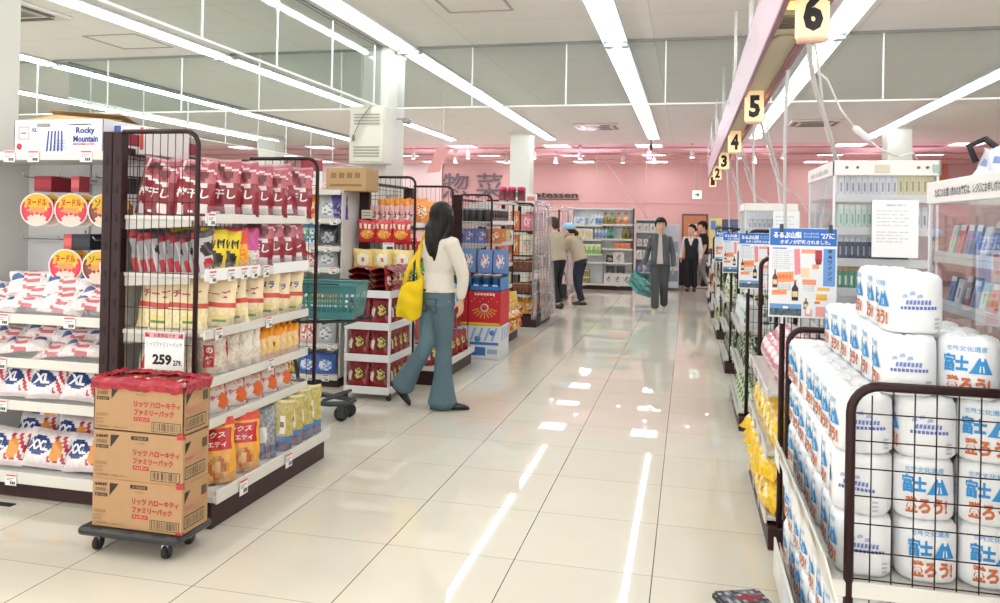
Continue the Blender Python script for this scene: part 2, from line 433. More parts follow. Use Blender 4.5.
smoke(1.7, 5.75, .09, 'round ceiling fitting above the right-hand glass screen'); smoke(3.3, 10.4, .07, 'round ceiling fitting right of the checkout column')
smoke(-.98, 8.6, .05, 'small round ceiling fitting beside the main aisle strip light'); smoke(.9, 9.7, .05, 'small round ceiling fitting by the lane number beam')

# ------------------------------------------------------------------ hanging glass smoke screens
def screen(p0, p1, z0, step, first, label):
    p0, p1, step, first = Vector(p0)*SF, Vector(p1)*SF, step*SF, first*SF; z0 = CH+(z0-CH)*SF; d = (p1-p0).normalized(); n = Vector((-d.y, d.x)); ln = (p1-p0).length
    t = thing('glass_smoke_screen', label, 'glass screen', (p0.x, p0.y, HC), 0, 'clear smoke screens hung from the ceiling')
    P = lambda a, o, z: (p0.x+d.x*a+n.x*o, p0.y+d.y*a+n.y*o, z)
    b = MB(); b.bar(P(0, 0, z0), P(ln, 0, z0), .018, .016, '#eef0ee'); b.build('bottom_rail', 'paint', t)
    b = MB(); b.bar(P(0, 0, HC-.012), P(ln, 0, HC-.012), .03, .024, '#8d8c89'); b.build('top_rail', 'paint', t)
    ms = []; a = first
    while a < ln: ms.append(a); a += step
    for a in ms:
        b = MB(); b.bar(P(a, 0, z0), P(a, 0, HC-.02), .014, .012, '#f0f2f0'); b.build('mullion', 'paint', t)
    es = [0]+ms+[ln]
    for a, c in zip(es, es[1:]):
        if c-a < .05: continue
        b = MB(); b.quad(P(a+.006, 0, z0+.008), Vector(P(c-.006, 0, 0))-Vector(P(a+.006, 0, 0)), (0, 0, HC-z0-.03), '#ffffff'); b.build('pane', 'glass', t)
screen((-9.0, 6.5), (-2.84, 6.5), 2.47, .81, .3, 'clear glass screen hung across the ceiling left of the near column')
screen((-2.5, 6.5), (6.0, 6.5), 2.47, .81, .68, 'clear glass screen hung across the ceiling right of the near column')
screen((-2.62, 2.4), (-2.62, 6.42), 2.47, .81, .62, 'clear glass screen hung lengthwise from the near column toward the camera')
screen((-6.0, 6.6), (-6.0, 13.8), 2.47, .81, .3, 'clear glass screen hung lengthwise at the far left')

# ------------------------------------------------------------------ equipment on the near column
t = thing('electrical_cabinet', 'cream louvred electrical cabinet mounted on the near white column', 'cabinet', (-3.2, 7.55, 2.07))
cx0, cx1, cy = -3.40, -3.00, 7.50
b = MB(); b.box(cx0, cx1, cy, cy+.2, 2.06, 2.65, '#dcd8cb', .008); b.build('body', 'paint', t)
b = MB(); b.box(cx0+.02, cx1-.02, cy-.016, cy, 2.08, 2.63, '#e3dfd3', .006); dd = b.build('door', 'paint', t)
for z in (2.46, 2.13):
    for k in range(4):
        b = MB(); b.box(cx0+.06, cx1-.06, cy-.026, cy-.015, z+k*.031, z+k*.031+.014, '#a9a599', .003); b.build('louver', 'paint', dd)
b = MB(); b.tube([(cx0+.24, cy-.02, 2.645), (cx0+.13, cy-.03, 2.50), (cx0+.06, cy-.03, 2.34)], .004, '#8a877f'); b.lathe([(.012, 2.29), (.016, 2.33), (.012, 2.35)], '#8a877f', 10, (cx0+.06, cy-.03, 0)); b.build('stay_cord', 'rubber', t)
t = thing('wall_camera', 'small grey camera on a bracket at the right of the near column', 'camera', (-3.07, 8.0, 2.58))
b = MB(); b.bar((-3.07, 8.0, 2.58), (-2.97, 7.95, 2.57), .022, .022, '#b9b7b2'); b.build('bracket', 'paint', t)
b = MB(); b.lathe([(.0, -.06), (.035, -.06), (.035, .06), (.0, .06)], '#9d9b97', 14, (-2.94, 7.95, 2.55), 'y'); b.build('body', 'plastic', t)
# ================================================================== MODELS OF THE GOODS (front faces -Y, base at z = 0)
def bag(name, w, h, t, art, back='#d8d2cc', texts=(), pouch=False, nu=14, nv=18, mat='film', wav=1.0, twist=None):
    """pillow bag or standing pouch of printed film; art(u, v) gives the print"""
    def prof(u, v):
        e = max(0., 1-abs(2*u-1)**2.4)**.6
        f = (max(0., 1-v)**.45)*min(1, .75+v*2) if pouch else max(0., math.sin(PI*min(1, max(0, (v-.03)/.94))))**.55
        return e*f
    def S(sg):
        def g(u, v):
            e = prof(u, v)
            x = (u-.5)*w*(1-.06*math.sin(PI*v)-(.10*max(0, v-.55)/.45 if pouch else 0))+.003*wav*math.sin(13*v+3*u)
            y = sg*(t/2)*e+wav*.0035*math.sin(11*u+7*v)*math.sin(5*v+4*u)*(1-.5*e)+wav*.002*math.sin(23*u*v+9*u)
            z = v*h+wav*.004*math.sin(6*u+1)*(1 if v > .9 else v)
            return (x, y, z)
        return g
    b = MB(); b.grid(S(-1), nu, nv, art); b.grid(S(1), nu, max(4, nv//2), back, flip=True)
    for (tx, u0, v0, uw, vh, col, *bo) in texts:
        f = S(-1)
        def T(a, c, u0=u0, v0=v0, uw=uw, vh=vh):
            p = f(u0+a*uw, v0+c*vh); return (p[0], p[1]-.003, p[2])
        b.text(tx, T, col, bo[0] if bo else .02)
    if twist:     # gathered neck tied above the body
        b.lathe([(.02, h*.93, twist), (.011, h*1.0, twist), (.009, h*1.03, twist), (.022, h*1.12, twist), (.03, h*1.17, twist), (.004, h*1.15, twist)], twist, 9)
    return b.build(name, mat)
def carton(name, w, d, h, art_front, side='#cccccc', top='#dddddd', texts=(), nu=6, nv=6, art_side=None, mat='card', ch=.0015):
    b = MB(); b.box(-w/2, w/2, -d/2, d/2, 0, h, side, ch)
    b.grid(lambda u, v: ((u-.5)*w*.985, -d/2-.0012, .0015+v*h*.985), nu, nv, art_front, False)
    b.grid(lambda u, v: ((u-.5)*w*.985, -d*.49+v*d*.98, h+.0012), 1, 1, top, False)
    for s in (-1, 1):
        b.grid(lambda u, v: (s*(w/2+.0012), -s*(u-.5)*-d*.98, .0015+v*h*.985), nu, nv, art_side or side, False)
    for (tx, u0, v0, uw, vh, col, *bo) in texts:
        b.text(tx, lambda a, c: ((u0+a*uw-.5)*w, -d/2-.0022, (v0+c*vh)*h), col, bo[0] if bo else .02)
    return b.build(name, mat)
def bottle(name, r, h, body, label, cap, neck=.35, label_z=(.2, .6), mat='bottle', n=18):
    b = MB(); l0, l1 = label_z; sh = 1-neck
    b.lathe([(r*.9, 0, body), (r, h*.02, body), (r, h*l0, label), (r*1.01, h*l0, label), (r*1.01, h*l1, body), (r, h*l1, body), (r, h*sh, body), (r*.75, h*(sh+.06), body),
             (r*.4, h*(sh+.14), body), (r*.36, h*.9, cap), (r*.42, h*.9, cap), (r*.42, h, cap)], body, n)
    return b.build(name, mat)
def jar(name, r, h, body, lid, label=None, mat='plastic', n=18):
    b = MB(); b.lathe([(r*.9, 0, body), (r, h*.03, label or body), (r, h*.75, body), (r*.9, h*.82, lid), (r*.98, h*.82, lid), (r*.98, h*.97, lid), (r*.9, h, lid)], body, n)
    return b.build(name, mat)
def near(u, v, cu, cv, ru, rv): return ((u-cu)/ru)**2+((v-cv)/rv)**2 < 1
def pick(*c): return random.choice(c)

# dark red plum snack bag, clear window above
def art_plum(u, v):
    wave = .56+.05*math.sin(5*u+.6)
    if v > .965: return '#b98a90'
    if v > wave+.055:
        if near(u, v, .42, .80, .22, .10): return '#5a2a30' if v > .80 else '#8a3a42'
        if near(u, v, .72, .72, .13, .08): return '#6e3038'
        if abs(v-.9+.25*abs(u-.5)) < .02 or abs(u-.14-.3*(v-.7)) < .03: return '#e2c6ca'  # pale highlights on the clear film, painted into the colour
        return '#a8505b' if math.sin(9*u+14*v) > 0 else '#b5646c'
    if v > wave: return '#e8dad8' if .12 < u < .84 else '#8c2030'
    if v < .22 and (near(u, v, .24, .09, .10, .12) or near(u, v, .50, .07, .03, .09) or near(u, v, .78, .12, .13, .10)): return '#e6dadb'
    return '#861b29' if v > .1 else '#771623'
def kinds():
    K = {}
    K['plum'] = Kind(bag('plum_snack_bag', .215, .285, .085, art_plum, '#8f1c2b', [('梅干し', .12, .30, .76, .18, '#f4e9e6', .03)], True, 18, 24), 'snack bag')
    def a(u, v):
        if v > .86: return '#5a5457' if u > .3 else '#a8343c'
        if u < .12 or u > .88: return '#9a9a9e' if v > .4 else '#b8303a'
        if near(u, v, .5, .22, .22, .14): return '#b8262c'
        if near(u, v, .55, .55, .34, .16): return '#3c3637'
        return '#d4d2d4'
    K['white'] = Kind(bag('white_snack_bag', .16, .20, .035, a, '#b9b6ba', [], True), 'snack bag')
    def a(u, v):
        if v > .9: return '#e2c31d'
        if near(u, v, .5, .28, .36, .20): return pick('#1f1c1a', '#2d2a22')
        if near(u, v, .52, .25, .18, .12): return '#d9a77a'
        if .58 < v < .8: return '#e9cf1f' if (int(u*14) % 3) else '#23201b'
        return '#e8cc22'
    K['yellow'] = Kind(bag('yellow_black_snack_bag', .15, .22, .05, a, '#d9b81c', [('カリ梅', .12, .60, .76, .16, '#1c1a18', .03)], True), 'snack bag')
    def a(u, v):
        if v > .62: return '#e2574c' if v < .94 else '#c93d5e'
        return pick('#f0a52a', '#f3c14b', '#ef7f2d')
    K['orange_mix'] = Kind(bag('orange_snack_bag', .14, .22, .05, a, '#e0762c', [], True), 'snack bag')
    def a(u, v):
        if v > .45: return '#c9488f' if u > .3 else '#d76ba5'
        return pick('#cfcac6', '#e6e1dc', '#b9d2a5', '#de8f8a')
    K['pink'] = Kind(bag('pink_snack_bag', .16, .22, .06, a, '#c65a96', [], True), 'snack bag')
    def mk(ink):
        def a(u, v):
            if v > .9: return '#d88a72' if u < .25 else '#ecd3ac'
            if .42 < v < .50: return '#cf4038'
            if near(u, v, .62, .17, .22, .09): return '#4f8a45' if v < .16 else '#e9d27e'
            if v < .42: return pick('#f0dfae', '#ead39b', '#f2e5bf')
            return '#f1dcb2'
        return a
    K['cheese'] = Kind(bag('cream_snack_bag', .20, .245, .06, mk(0), '#e4c9a0', [('チーズ', .12, .60, .74, .16, '#b8356b', .03)], True, 16, 20), 'snack bag')
    K['cheese_blue'] = Kind(bag('cream_blue_snack_bag', .20, .245, .06, mk(1), '#e4c9a0', [('チータラ', .10, .60, .78, .16, '#2c4a8c', .03)], True, 16, 20), 'snack bag')
    def a(u, v):
        if .18 < v < .75 and .30 < u < .66: return '#cf2c35'
        if v > .86: return '#d6a79d'
        return pick('#ded0be', '#d4bfa6', '#e6dccf', '#d8c6b4')
    K['label_bag'] = Kind(bag('red_label_snack_bag', .17, .215, .07, a, '#d6c6b4', [('の', .36, .52, .24, .16, '#f7f0ea', .05), ('柿', .36, .26, .24, .2, '#f7f0ea', .05)], True), 'snack bag')
    def a(u, v):
        if .3 < v < .8 and .42 < u < .58: return '#2b2624' if int(v*20) % 2 else '#e4dccd'
        return pick('#e6ddcf', '#dccdb8', '#e8e2d8')
    K['rice'] = Kind(bag('rice_cracker_bag', .16, .215, .07, a, '#d8cab8', [], True), 'snack bag')
    def a(u, v):
        if v > .72: return pick('#f2a11d', '#ee9412')
        if near(u, v, .5, .42, .30, .2): return '#f6c93f'
        if .1 < v < .2: return '#e8b8a8'
        return pick('#f0d3b4', '#efc98f')
    K['twist'] = Kind(bag('orange_twist_bag', .115, .17, .075, a, '#eec08a', [('うま', .28, .40, .4, .16, '#5b2f18', .05)], True, 12, 16, twist='#f09a14'), 'snack bag')
    def a(u, v):
        if near(u, v, .78, .35, .22, .3): return '#e8671f'
        if u < .06 or u > .94: return '#c8242c'
        if v > .78: return pick('#efe2d6', '#eab38a')
        return '#f3e8e2'
    K['bar'] = Kind(bag('orange_white_snack_pack', .17, .20, .065, a, '#e07a3a', [('おやつ', .12, .40, .5, .2, '#d02b3c', .04)], False), 'snack pack')
    def a(u, v):
        if v > .88: return '#d9402f'
        if .5 < v < .82 and .1 < u < .92: return '#c8202a'
        if v < .48 and near(u, v, .5, .22, .38, .22): return '#e0b478' if math.sin(17*u)*math.sin(19*v) > .2 else ('#b8602f' if math.sin(23*u+11*v) > .3 else '#cf9150')
        return '#eda83c' if u > .2 else '#e1662e'
    K['big'] = Kind(bag('red_yellow_snack_bag', .24, .31, .10, a, '#e08d33', [('ミックス', .16, .69, .68, .1, '#f6ece0', .03), ('バラエティ', .14, .55, .72, .09, '#f6ece0', .03)], True, 18, 24), 'snack bag')
    def a(u, v):
        if v > .97: return '#d9cf9c'
        if .36 < v < .72 and .34 < u < .68: return '#efe9de' if .4 < u < .62 else '#c9b25a'
        if v < .2: return '#b43a2e' if int(u*9) % 2 else '#3e6f9f'
        if v < .28: return '#4f86b8'
        return pick('#bfae63', '#c9ba78', '#b3a35a')
    K['gold'] = Kind(bag('gold_snack_pouch', .145, .29, .075, a, '#a89a62', [('豆', .40, .48, .2, .1, '#3a2e22', .03)], True, 14, 20), 'snack pouch')
    def a(u, v):
        if .3 < v < .62 and .34 < u < .66: return '#e9e6e0'
        if v < .24: return '#a8443a' if int(u*9) % 2 else '#5b86ad'
        return pick('#8d9094', '#a1a4a8', '#7c8085')
    K['silver'] = Kind(bag('silver_snack_pouch', .145, .28, .075, a, '#8b8e92', [], True, 14, 20), 'snack pouch')
    # marshmallow bags of the left-hand shelf
    def mm(big):
        def a(u, v):
            if near(u, v, .34, .55, .30, .24): return '#23407f'
            if u > .62 and .15 < v < .85:
                return '#e89a3a' if big and near(u, v, .76, .45, .12, .28) else ('#c8354a' if int((u*1.2+v*.5)*11) % 2 else '#f1ecec')
            if v < .1 or v > .92: return '#e7d9dc'
            return pick('#efeaea', '#e6dfe2', '#f4efee')
        return a
    K['xxl'] = Kind(bag('marshmallow_bag', .25, .20, .085, mm(1), '#e8e2e2', [('XXL', .10, .42, .48, .26, '#f4f4f8', .05)], False, 26, 20), 'marshmallow bag')
    K['xl'] = Kind(bag('marshmallow_bag', .23, .18, .075, mm(0), '#e8e2e2', [('XL', .14, .40, .38, .3, '#f4f4f8', .05)], False, 26, 20), 'marshmallow bag')
    def a(u, v):
        if .30 < u < .62: return '#cf6f78' if int((v+u*.3)*7) % 2 else '#f0e4e3'
        if near(u, v, .15, .5, .13, .3) or near(u, v, .82, .45, .13, .3): return '#3d5c98' if v > .5 else '#efe9e8'
        return pick('#efe6e4', '#f3eeec', '#e8d5d4')
    K['tray'] = Kind(bag('striped_marshmallow_pack', .27, .14, .06, a, '#e8dddd', [], False, 28, 14), 'marshmallow pack')
    # round noodle bowl seen lid first
    def bowl(nm, c1, c2, txt, ink):
        b = MB()
        b.lathe([(.052, .0), (.078, .075), (.083, .078), (.083, .084), (.076, .084)], '#ece9e6', 28, (0, -.001, 0), 'y')
        n = 36; cs = []
        for k in range(6):
            r0, r1 = .0765*k/6, .0765*(k+1)/6
            for q in range(n):
                a0, a1 = 2*PI*q/n, 2*PI*(q+1)/n
                z = math.sin((a0+a1)/2)*(r0+r1)/2; x = math.cos((a0+a1)/2)*(r0+r1)/2
                col = c1
                if z > .012 and abs(x) < .06: col = '#f2b52c'
                elif near(x, z, .0, -.002, .045, .016): col = pick('#e8835a', '#f0a04c', '#c9a06a')
                elif near(x, z, .035, .004, .02, .016): col = '#f5cd4a'
                elif z < -.028 and abs(x) < .045: col = '#eccfc4'
                elif r1 > .07: col = c2
                b.face([(math.cos(t)*r, -.0855, math.sin(t)*r) for r, t in ((r0, a0), (r1, a0), (r1, a1), (r0, a1))], col)
        b.text(txt, lambda a, c: ((a-.5)*.095, -.087, .018+c*.036), ink, .03)
        return b.build(nm, 'card')
    K['bowl_red'] = Kind(bowl('cup_noodle_bowl', '#d8415a', '#d8304c', 'ヌードル', '#b3202c'), 'noodle bowl')
    K['bowl_brown'] = Kind(bowl('cup_noodle_bowl', '#8c4a40', '#7a3a34', 'ソース', '#5e7a22'), 'noodle bowl')
    # red checked packs of the white trolley rack
    def a(u, v):
        if near(u, v, .55, .5, .27, .27): return '#2e1a16' if not near(u, v, .55, .5, .2, .2) else pick('#c9a04a', '#3b5a2c', '#e3c77c')
        if near(u, v, .16, .4, .10, .2): return '#e6d8cc'
        if v > .93 or v < .06: return '#6d0f18'
        return pick('#8a131f', '#931825')
    K['redpack'] = Kind(bag('dark_red_biscuit_bag', .20, .215, .075, a, '#8a131f', [], True, 16, 18), 'biscuit bag')
    # hanging crisps
    def a(u, v):
        if near(u, v, .5, .38, .33, .2): return pick('#efa53c', '#e58a2c', '#f3be62')
        if .62 < v < .82: return '#f4d9c4' if int(u*12) % 3 else '#a51824'
        return '#cc2630'
    K['crisp_red'] = Kind(bag('red_crisp_bag', .175, .205, .06, a, '#c0242c', [], False), 'crisp bag')
    def a(u, v):
        if near(u, v, .5, .58, .30, .25): return '#f6efdc' if not near(u, v, .5, .56, .1, .09) else '#d0653f'
        if v < .2: return '#9aa843' if v < .14 else '#d7b548'
        return pick('#ecd28a', '#e6c673')
    K['crisp_cream'] = Kind(bag('cream_crisp_bag', .20, .22, .065, a, '#e3c57c', [], False), 'crisp bag')
    def a(u, v):
        if near(u, v, .5, .45, .32, .26): return pick('#f2dcb4', '#c95a33', '#f5ead6')
        return pick('#e88a2e', '#ef9d3d')
    K['crisp_orange'] = Kind(bag('orange_crisp_bag', .17, .22, .06, a, '#e08a30', [], False), 'crisp bag')
    # assorted bags on farther shelves
    def plainbag(nm, w, h, t, base, spot, top=None, pouch=True):
        def a(u, v):
            if top and v > .72: return top
            if near(u, v, .5, .42, .32, .24): return pick(*spot)
            return base
        return Kind(bag(nm, w, h, t, a, base, [], pouch, 10, 12), 'snack bag')
    K['f_orange'] = plainbag('orange_snack_bag', .19, .23, .07, '#e79a35', ('#f6e3a8', '#c44a26'))
    K['f_grey'] = plainbag('silver_snack_bag', .19, .22, .07, '#b9bcc0', ('#e4e4e4', '#8a8d92'))
    K['f_red'] = plainbag('red_snack_bag', .19, .22, .07, '#c4473a', ('#e9a45e', '#8a2a20'))
    K['f_purple'] = plainbag('purple_snack_bag', .17, .22, .07, '#4f3a86', ('#8d7cc0', '#2f2560'))
    K['f_blue'] = plainbag('blue_white_snack_bag', .19, .22, .07, '#cfe0ea', ('#3f8ac4', '#5fae58', '#e8f0f4'), '#7fb0d4')
    K['f_black'] = plainbag('black_snack_bag', .18, .20, .07, '#2c2d31', ('#a9abb0', '#5b5d63'))
    K['f_pink'] = plainbag('pink_white_snack_bag', .19, .22, .07, '#e9b3ac', ('#c8403c', '#f4ebe4'))
    K['f_green'] = plainbag('green_snack_bag', .20, .22, .08, '#3f9a38', ('#9ccf5a', '#f0efdc', '#2d7a2a'))
    K['f_yellow'] = plainbag('yellow_snack_bag', .20, .19, .07, '#e8bd3a', ('#f6e6a4', '#c8782c'))
    K['f_royal'] = plainbag('blue_snack_bag', .20, .19, .07, '#3a62b8', ('#e8eef6', '#86a8e0'))
    # cartons
    def cart(nm, w, d, h, base, spots, band=None, side=None, cat='box', texts=()):
        def a(u, v):
            if band and band[1] < v < band[2]: return band[0]
            if near(u, v, .5, .5, .33, .3): return pick(*spots)
            return base
        return Kind(carton(nm, w, d, h, a, side or base, side or base, texts, 10, 10), cat)
    K['c_can'] = Kind(jar('canned_drink', .05, .16, '#2a2a2c', '#c9ccd0', '#3a3836', 'plastic'), 'can')
    K['c_blue'] = cart('blue_biscuit_box', .15, .06, .17, '#6b77b4', ('#b7b9d8', '#8a5a74', '#dcd9e6'))
    K['c_orange'] = cart('orange_biscuit_box', .16, .06, .17, '#cf7a48', ('#e7b98c', '#a8502e', '#f0dcc0'))
    K['c_green'] = cart('yellow_green_biscuit_box', .12, .06, .16, '#c6c079', ('#8fae4a', '#f0e6b8'))
    K['c_white'] = cart('white_red_biscuit_box', .14, .07, .15, '#e4dcdc', ('#c8506a', '#7d5f8a', '#e9e4ee'))
    K['c_toyblue'] = cart('blue_toy_box', .20, .08, .21, '#6f8fc4', ('#e9d6d0', '#d2584e', '#f0f0f4', '#a8bde0'))
    K['c_pinkbig'] = cart('pink_toy_box', .21, .08, .30, '#ec8f96', ('#f4a7b8', '#e9678c', '#f6dfe0'), ('#f2ead0', .85, .95))
    K['c_cream'] = cart('cream_toy_box', .21, .08, .28, '#eadfc4', ('#8ec2d8', '#e8a24c', '#f2b8b0'))
    K['c_orangebig'] = cart('orange_toy_box', .12, .08, .28, '#e2794a', ('#f0c44a', '#c8402e', '#f2e2c8'))
    K['c_brown'] = cart('brown_chocolate_box', .085, .05, .15, '#7a4a38', ('#a5604a', '#5c3428'), ('#c49a7a', .8, .95))
    K['c_tissue'] = cart('blue_white_tissue_box', .24, .12, .2, '#dfe8f0', ('#4f8acc', '#a9cbea', '#f2f6fa'))
    K['c_milk'] = cart('white_gold_carton', .085, .085, .24, '#ece8dc', ('#cfb04e', '#ddc88a'))
    K['c_greenbox'] = cart('green_white_carton', .10, .10, .22, '#dfe8cc', ('#86b84a', '#a4cc6a'), ('#7fb24a', .0, .4))
    K['c_coffee'] = cart('brown_green_carton', .16, .12, .16, '#8a8a5c', ('#c9764a', '#5f6f46'), ('#efe6d0', .8, .95))
    K['c_print'] = cart('white_speckled_carton', .20, .14, .2, '#dcd8d4', ('#8a8684', '#c9a6a0', '#f0ecea'))
    K['c_orangepack'] = cart('orange_packet', .12, .07, .13, '#e08052', ('#f0b88a', '#c8502c'))
    K['b_green'] = Kind(bottle('green_bottle', .04, .27, '#3f8f74', '#69aa92', '#2f6a58'), 'bottle')
    K['b_olive'] = Kind(bottle('olive_oil_bottle', .062, .26, '#b59a3e', '#8c8f4a', '#3c3a30', .45), 'bottle')
    K['b_orange'] = Kind(bottle('orange_sauce_bottle', .062, .27, '#e88f5c', '#f0b48a', '#c8442e', .45), 'bottle')
    K['b_white'] = Kind(bottle('white_spray_bottle', .036, .25, '#dfe3ea', '#8fa9d8', '#eceff4', .25), 'bottle')
    return K
K = kinds()
# ================================================================== LEFT: THE NEAR RACK OF PLUM AND CHEESE SNACKS
BR, BR2, LIPW = '#2c1516', '#382022', '#dcd9d1'
def tube_frame(parent, y, xa, xb, z0, z1, n_x, n_z, rad=.012, corner=.07, both=False, wires=True, axis='x', name='end_frame'):
    """bent tube with a wire grid inside it, in the plane y (or x when axis is 'y'); rounded at xb (and xa when both)"""
    P = (lambda a, z: (a, y, z)) if axis == 'x' else (lambda a, z: (y, a, z))
    s = 1 if xb > xa else -1; pts = []
    if both:
        pts.append(P(xa, z0))
        for k in range(7):
            a = PI-PI/2*k/6; pts.append(P(xa+s*corner+s*corner*math.cos(a), z1-corner+corner*math.sin(a)))
    else: pts.append(P(xa, z1))
    for k in range(7):
        a = PI/2-PI/2*k/6; pts.append(P(xb-s*corner+s*corner*math.cos(a), z1-corner+corner*math.sin(a)))
    pts.append(P(xb, z0))
    b = MB(); b.tube(pts, rad, BR, 8)
    b.tube([P(xa, z0+.03), P(xb, z0+.03)], rad*.8, BR, 6)
    f = b.build(name, 'dark', parent)
    if wires:
        g = MB()
        for i in range(1, n_x):
            a = xa+(xb-xa)*i/n_x; g.tube([P(a, z0+.03), P(a, z1-(.012 if i < n_x-1 else corner*.35))], .0021, BR, 5)
        for j in range(1, n_z):
            z = z0+.03+(z1-z0-.03)*j/n_z; g.tube([P(xa, z), P(xb, z)], .0021, BR, 5)
        g.build('wire_grid', 'dark', f)
    return f
def price_tag(parent, o, u, v, n):
    """small white price card: o lower corner, u width, v height, n outward"""
    o, u, v, n = map(Vector, (o, u, v, n)); o = o+n*.002
    b = MB(); b.face([o, o+u, o+u+v, o+v], '#f3f1ee'); b.face([o+n*-.001+v, o+n*-.001+u+v, o+n*-.001+u, o+n*-.001], '#e8e6e2')
    q = o+n*.0008
    b.face([q+v*.8+u*.06, q+v*.8+u*.94, q+v*.93+u*.94, q+v*.93+u*.06], '#d8505c')
    for k in range(2): b.face([q+v*(.58-.14*k)+u*.1, q+v*(.58-.14*k)+u*(.8-.2*k), q+v*(.64-.14*k)+u*(.8-.2*k), q+v*(.64-.14*k)+u*.1], '#8d8d92')
    for k in range(3): b.face([q+v*.1+u*(.45+.16*k), q+v*.1+u*(.57+.16*k), q+v*.36+u*(.57+.16*k), q+v*.36+u*(.45+.16*k)], '#2a2a2e')
    b.build('price_tag', 'ink', parent)
def shelf_x(parent, xb, xf, y0, y1, z, tags=(), cards=(), lip=.048, fence=.03, s=1, board='#dedbd4', tilt=0):
    """shelf whose front looks along +X (s=1) or -X (s=-1)"""
    b = MB(); b.box(min(xb, xf), max(xb, xf), y0, y1, z-.022, z, board, .004)
    for y in (y0+.01, y1-.01): b.bar((xb, y, z-.05), (xf-s*.08, y, z-.026), .006, .05, '#c9c6bf')
    sh = b.build('shelf', 'paint', parent)
    b = MB(); b.box(xf, xf+s*.012, y0, y1, z-.035, z-.035+lip, LIPW, .003); rail = b.build('price_rail', 'plastic', sh)
    if fence:
        b = MB(); b.quad((xf+s*.004, y0, z+.01), (0, y1-y0, 0), (0, 0, fence+.01), '#ffffff'); b.build('clear_fence', 'lip', sh)
    for y in cards:
        b = MB(); b.box(xf+s*.0125, xf+s*.0145, y[0], y[1], z-.036, z-.036+lip*1.25, '#f2f1ef'); b.build('card_strip', 'card', sh)
    for y in tags:
        wd = .062; price_tag(sh, (xf+s*.016, y-s*wd/2, z-.045), (0, s*wd, 0), (0, 0, .062), (s, 0, 0))
    return sh

X0, X1, Y0, Y1 = -2.83, -2.27, 3.34, 4.56
rk = thing('snack_rack', 'tall dark brown wire-ended snack rack nearest the camera, behind the stacked brown cartons', 'shelf rack', (-2.5, 3.95, 0))
b = MB()
for k in range(2): b.box(-2.83+.058*k, -2.83+.058*k+.054, Y0, Y0+.05, 0, 1.905, BR, .004)
for z in range(12):
    for k in range(2): b.box(-2.81+.058*k, -2.797+.058*k, Y0-.002, Y0, .2+z*.14, .24+z*.14, '#120a0a')
b.build('post', 'dark', rk)
b = MB(); b.box(-2.83, -2.74, Y1-.05, Y1, 0, 1.86, BR, .004); b.build('post', 'dark', rk)
tube_frame(rk, Y0+.012, -2.72, X1-.03, .15, 1.905, 10, 10)
tube_frame(rk, Y1-.012, -2.74, X1, .15, 1.87, 9, 10)
b = MB(); b.box(-2.79, -2.765, Y0+.05, Y1-.05, 1.80, 1.835, BR, .004); b.build('back_rail', 'dark', rk)
g = MB()
for i in range(24): g.tube([(-2.778, Y0+.07+i*.046, 1.42), (-2.778, Y0+.07+i*.046, 1.80)], .0021, BR, 5)
for j in range(4): g.tube([(-2.778, Y0+.05, 1.48+j*.1), (-2.778, Y1-.05, 1.48+j*.1)], .0021, BR, 5)
g.build('back_wire', 'dark', rk)
b = MB(); b.box(-2.80, -2.785, Y0+.05, Y1-.05, .15, 1.44, '#e4e2dd', .003); b.build('back_panel', 'paint', rk)
b = MB(); b.box(-2.80, -2.19, Y0+.01, Y1-.01, 0, .128, BR2, .004); b.build('kickboard', 'dark', rk)
b = MB(); b.box(-2.79, -2.17, Y0-.0, Y1, .13, .165, '#e6e3dc', .004); bs = b.build('base_deck', 'paint', rk)
b = MB(); b.box(-2.17, -2.155, Y0, Y1, .125, .19, LIPW, .004); b.build('price_rail', 'plastic', bs)
b = MB(); b.quad((-2.165, Y0, .19), (0, Y1-Y0, 0), (0, 0, .05), '#ffffff'); b.build('clear_fence', 'lip', bs)
for y in (3.52, 3.98): price_tag(bs, (-2.148, y, .105), (0, .075, 0), (0, 0, .08), (1, 0, 0))
SZ = [1.495, 1.215, .93, .69, .487]
sh = shelf_x(rk, -2.78, -2.27, Y0+.03, Y1-.12, SZ[0], (3.40,), ((3.40, 3.44),))
shelf_x(rk, -2.78, -2.27, Y0+.03, Y1-.12, SZ[1], (3.42, 3.58, 3.70, 3.80, 3.92), ((3.36, 3.86), (4.0, 4.42)))
shelf_x(rk, -2.78, -2.27, Y0+.03, Y1-.12, SZ[2], (3.48, 3.96))
shelf_x(rk, -2.78, -2.27, Y0+.03, Y1-.12, SZ[3], (3.99,))
shelf_x(rk, -2.78, -2.27, Y0+.03, Y1-.12, SZ[4], ())
b = MB(); b.box(-2.752, -2.744, 3.40, 3.995, 1.845, 1.905, '#8c2a3c', .002); b.flat('12', (-2.743, 3.76, 1.856), (0, .07, 0), (0, 0, .038), '#f4eee8', .02, 'h'); b.build('header_card', 'card', rk)

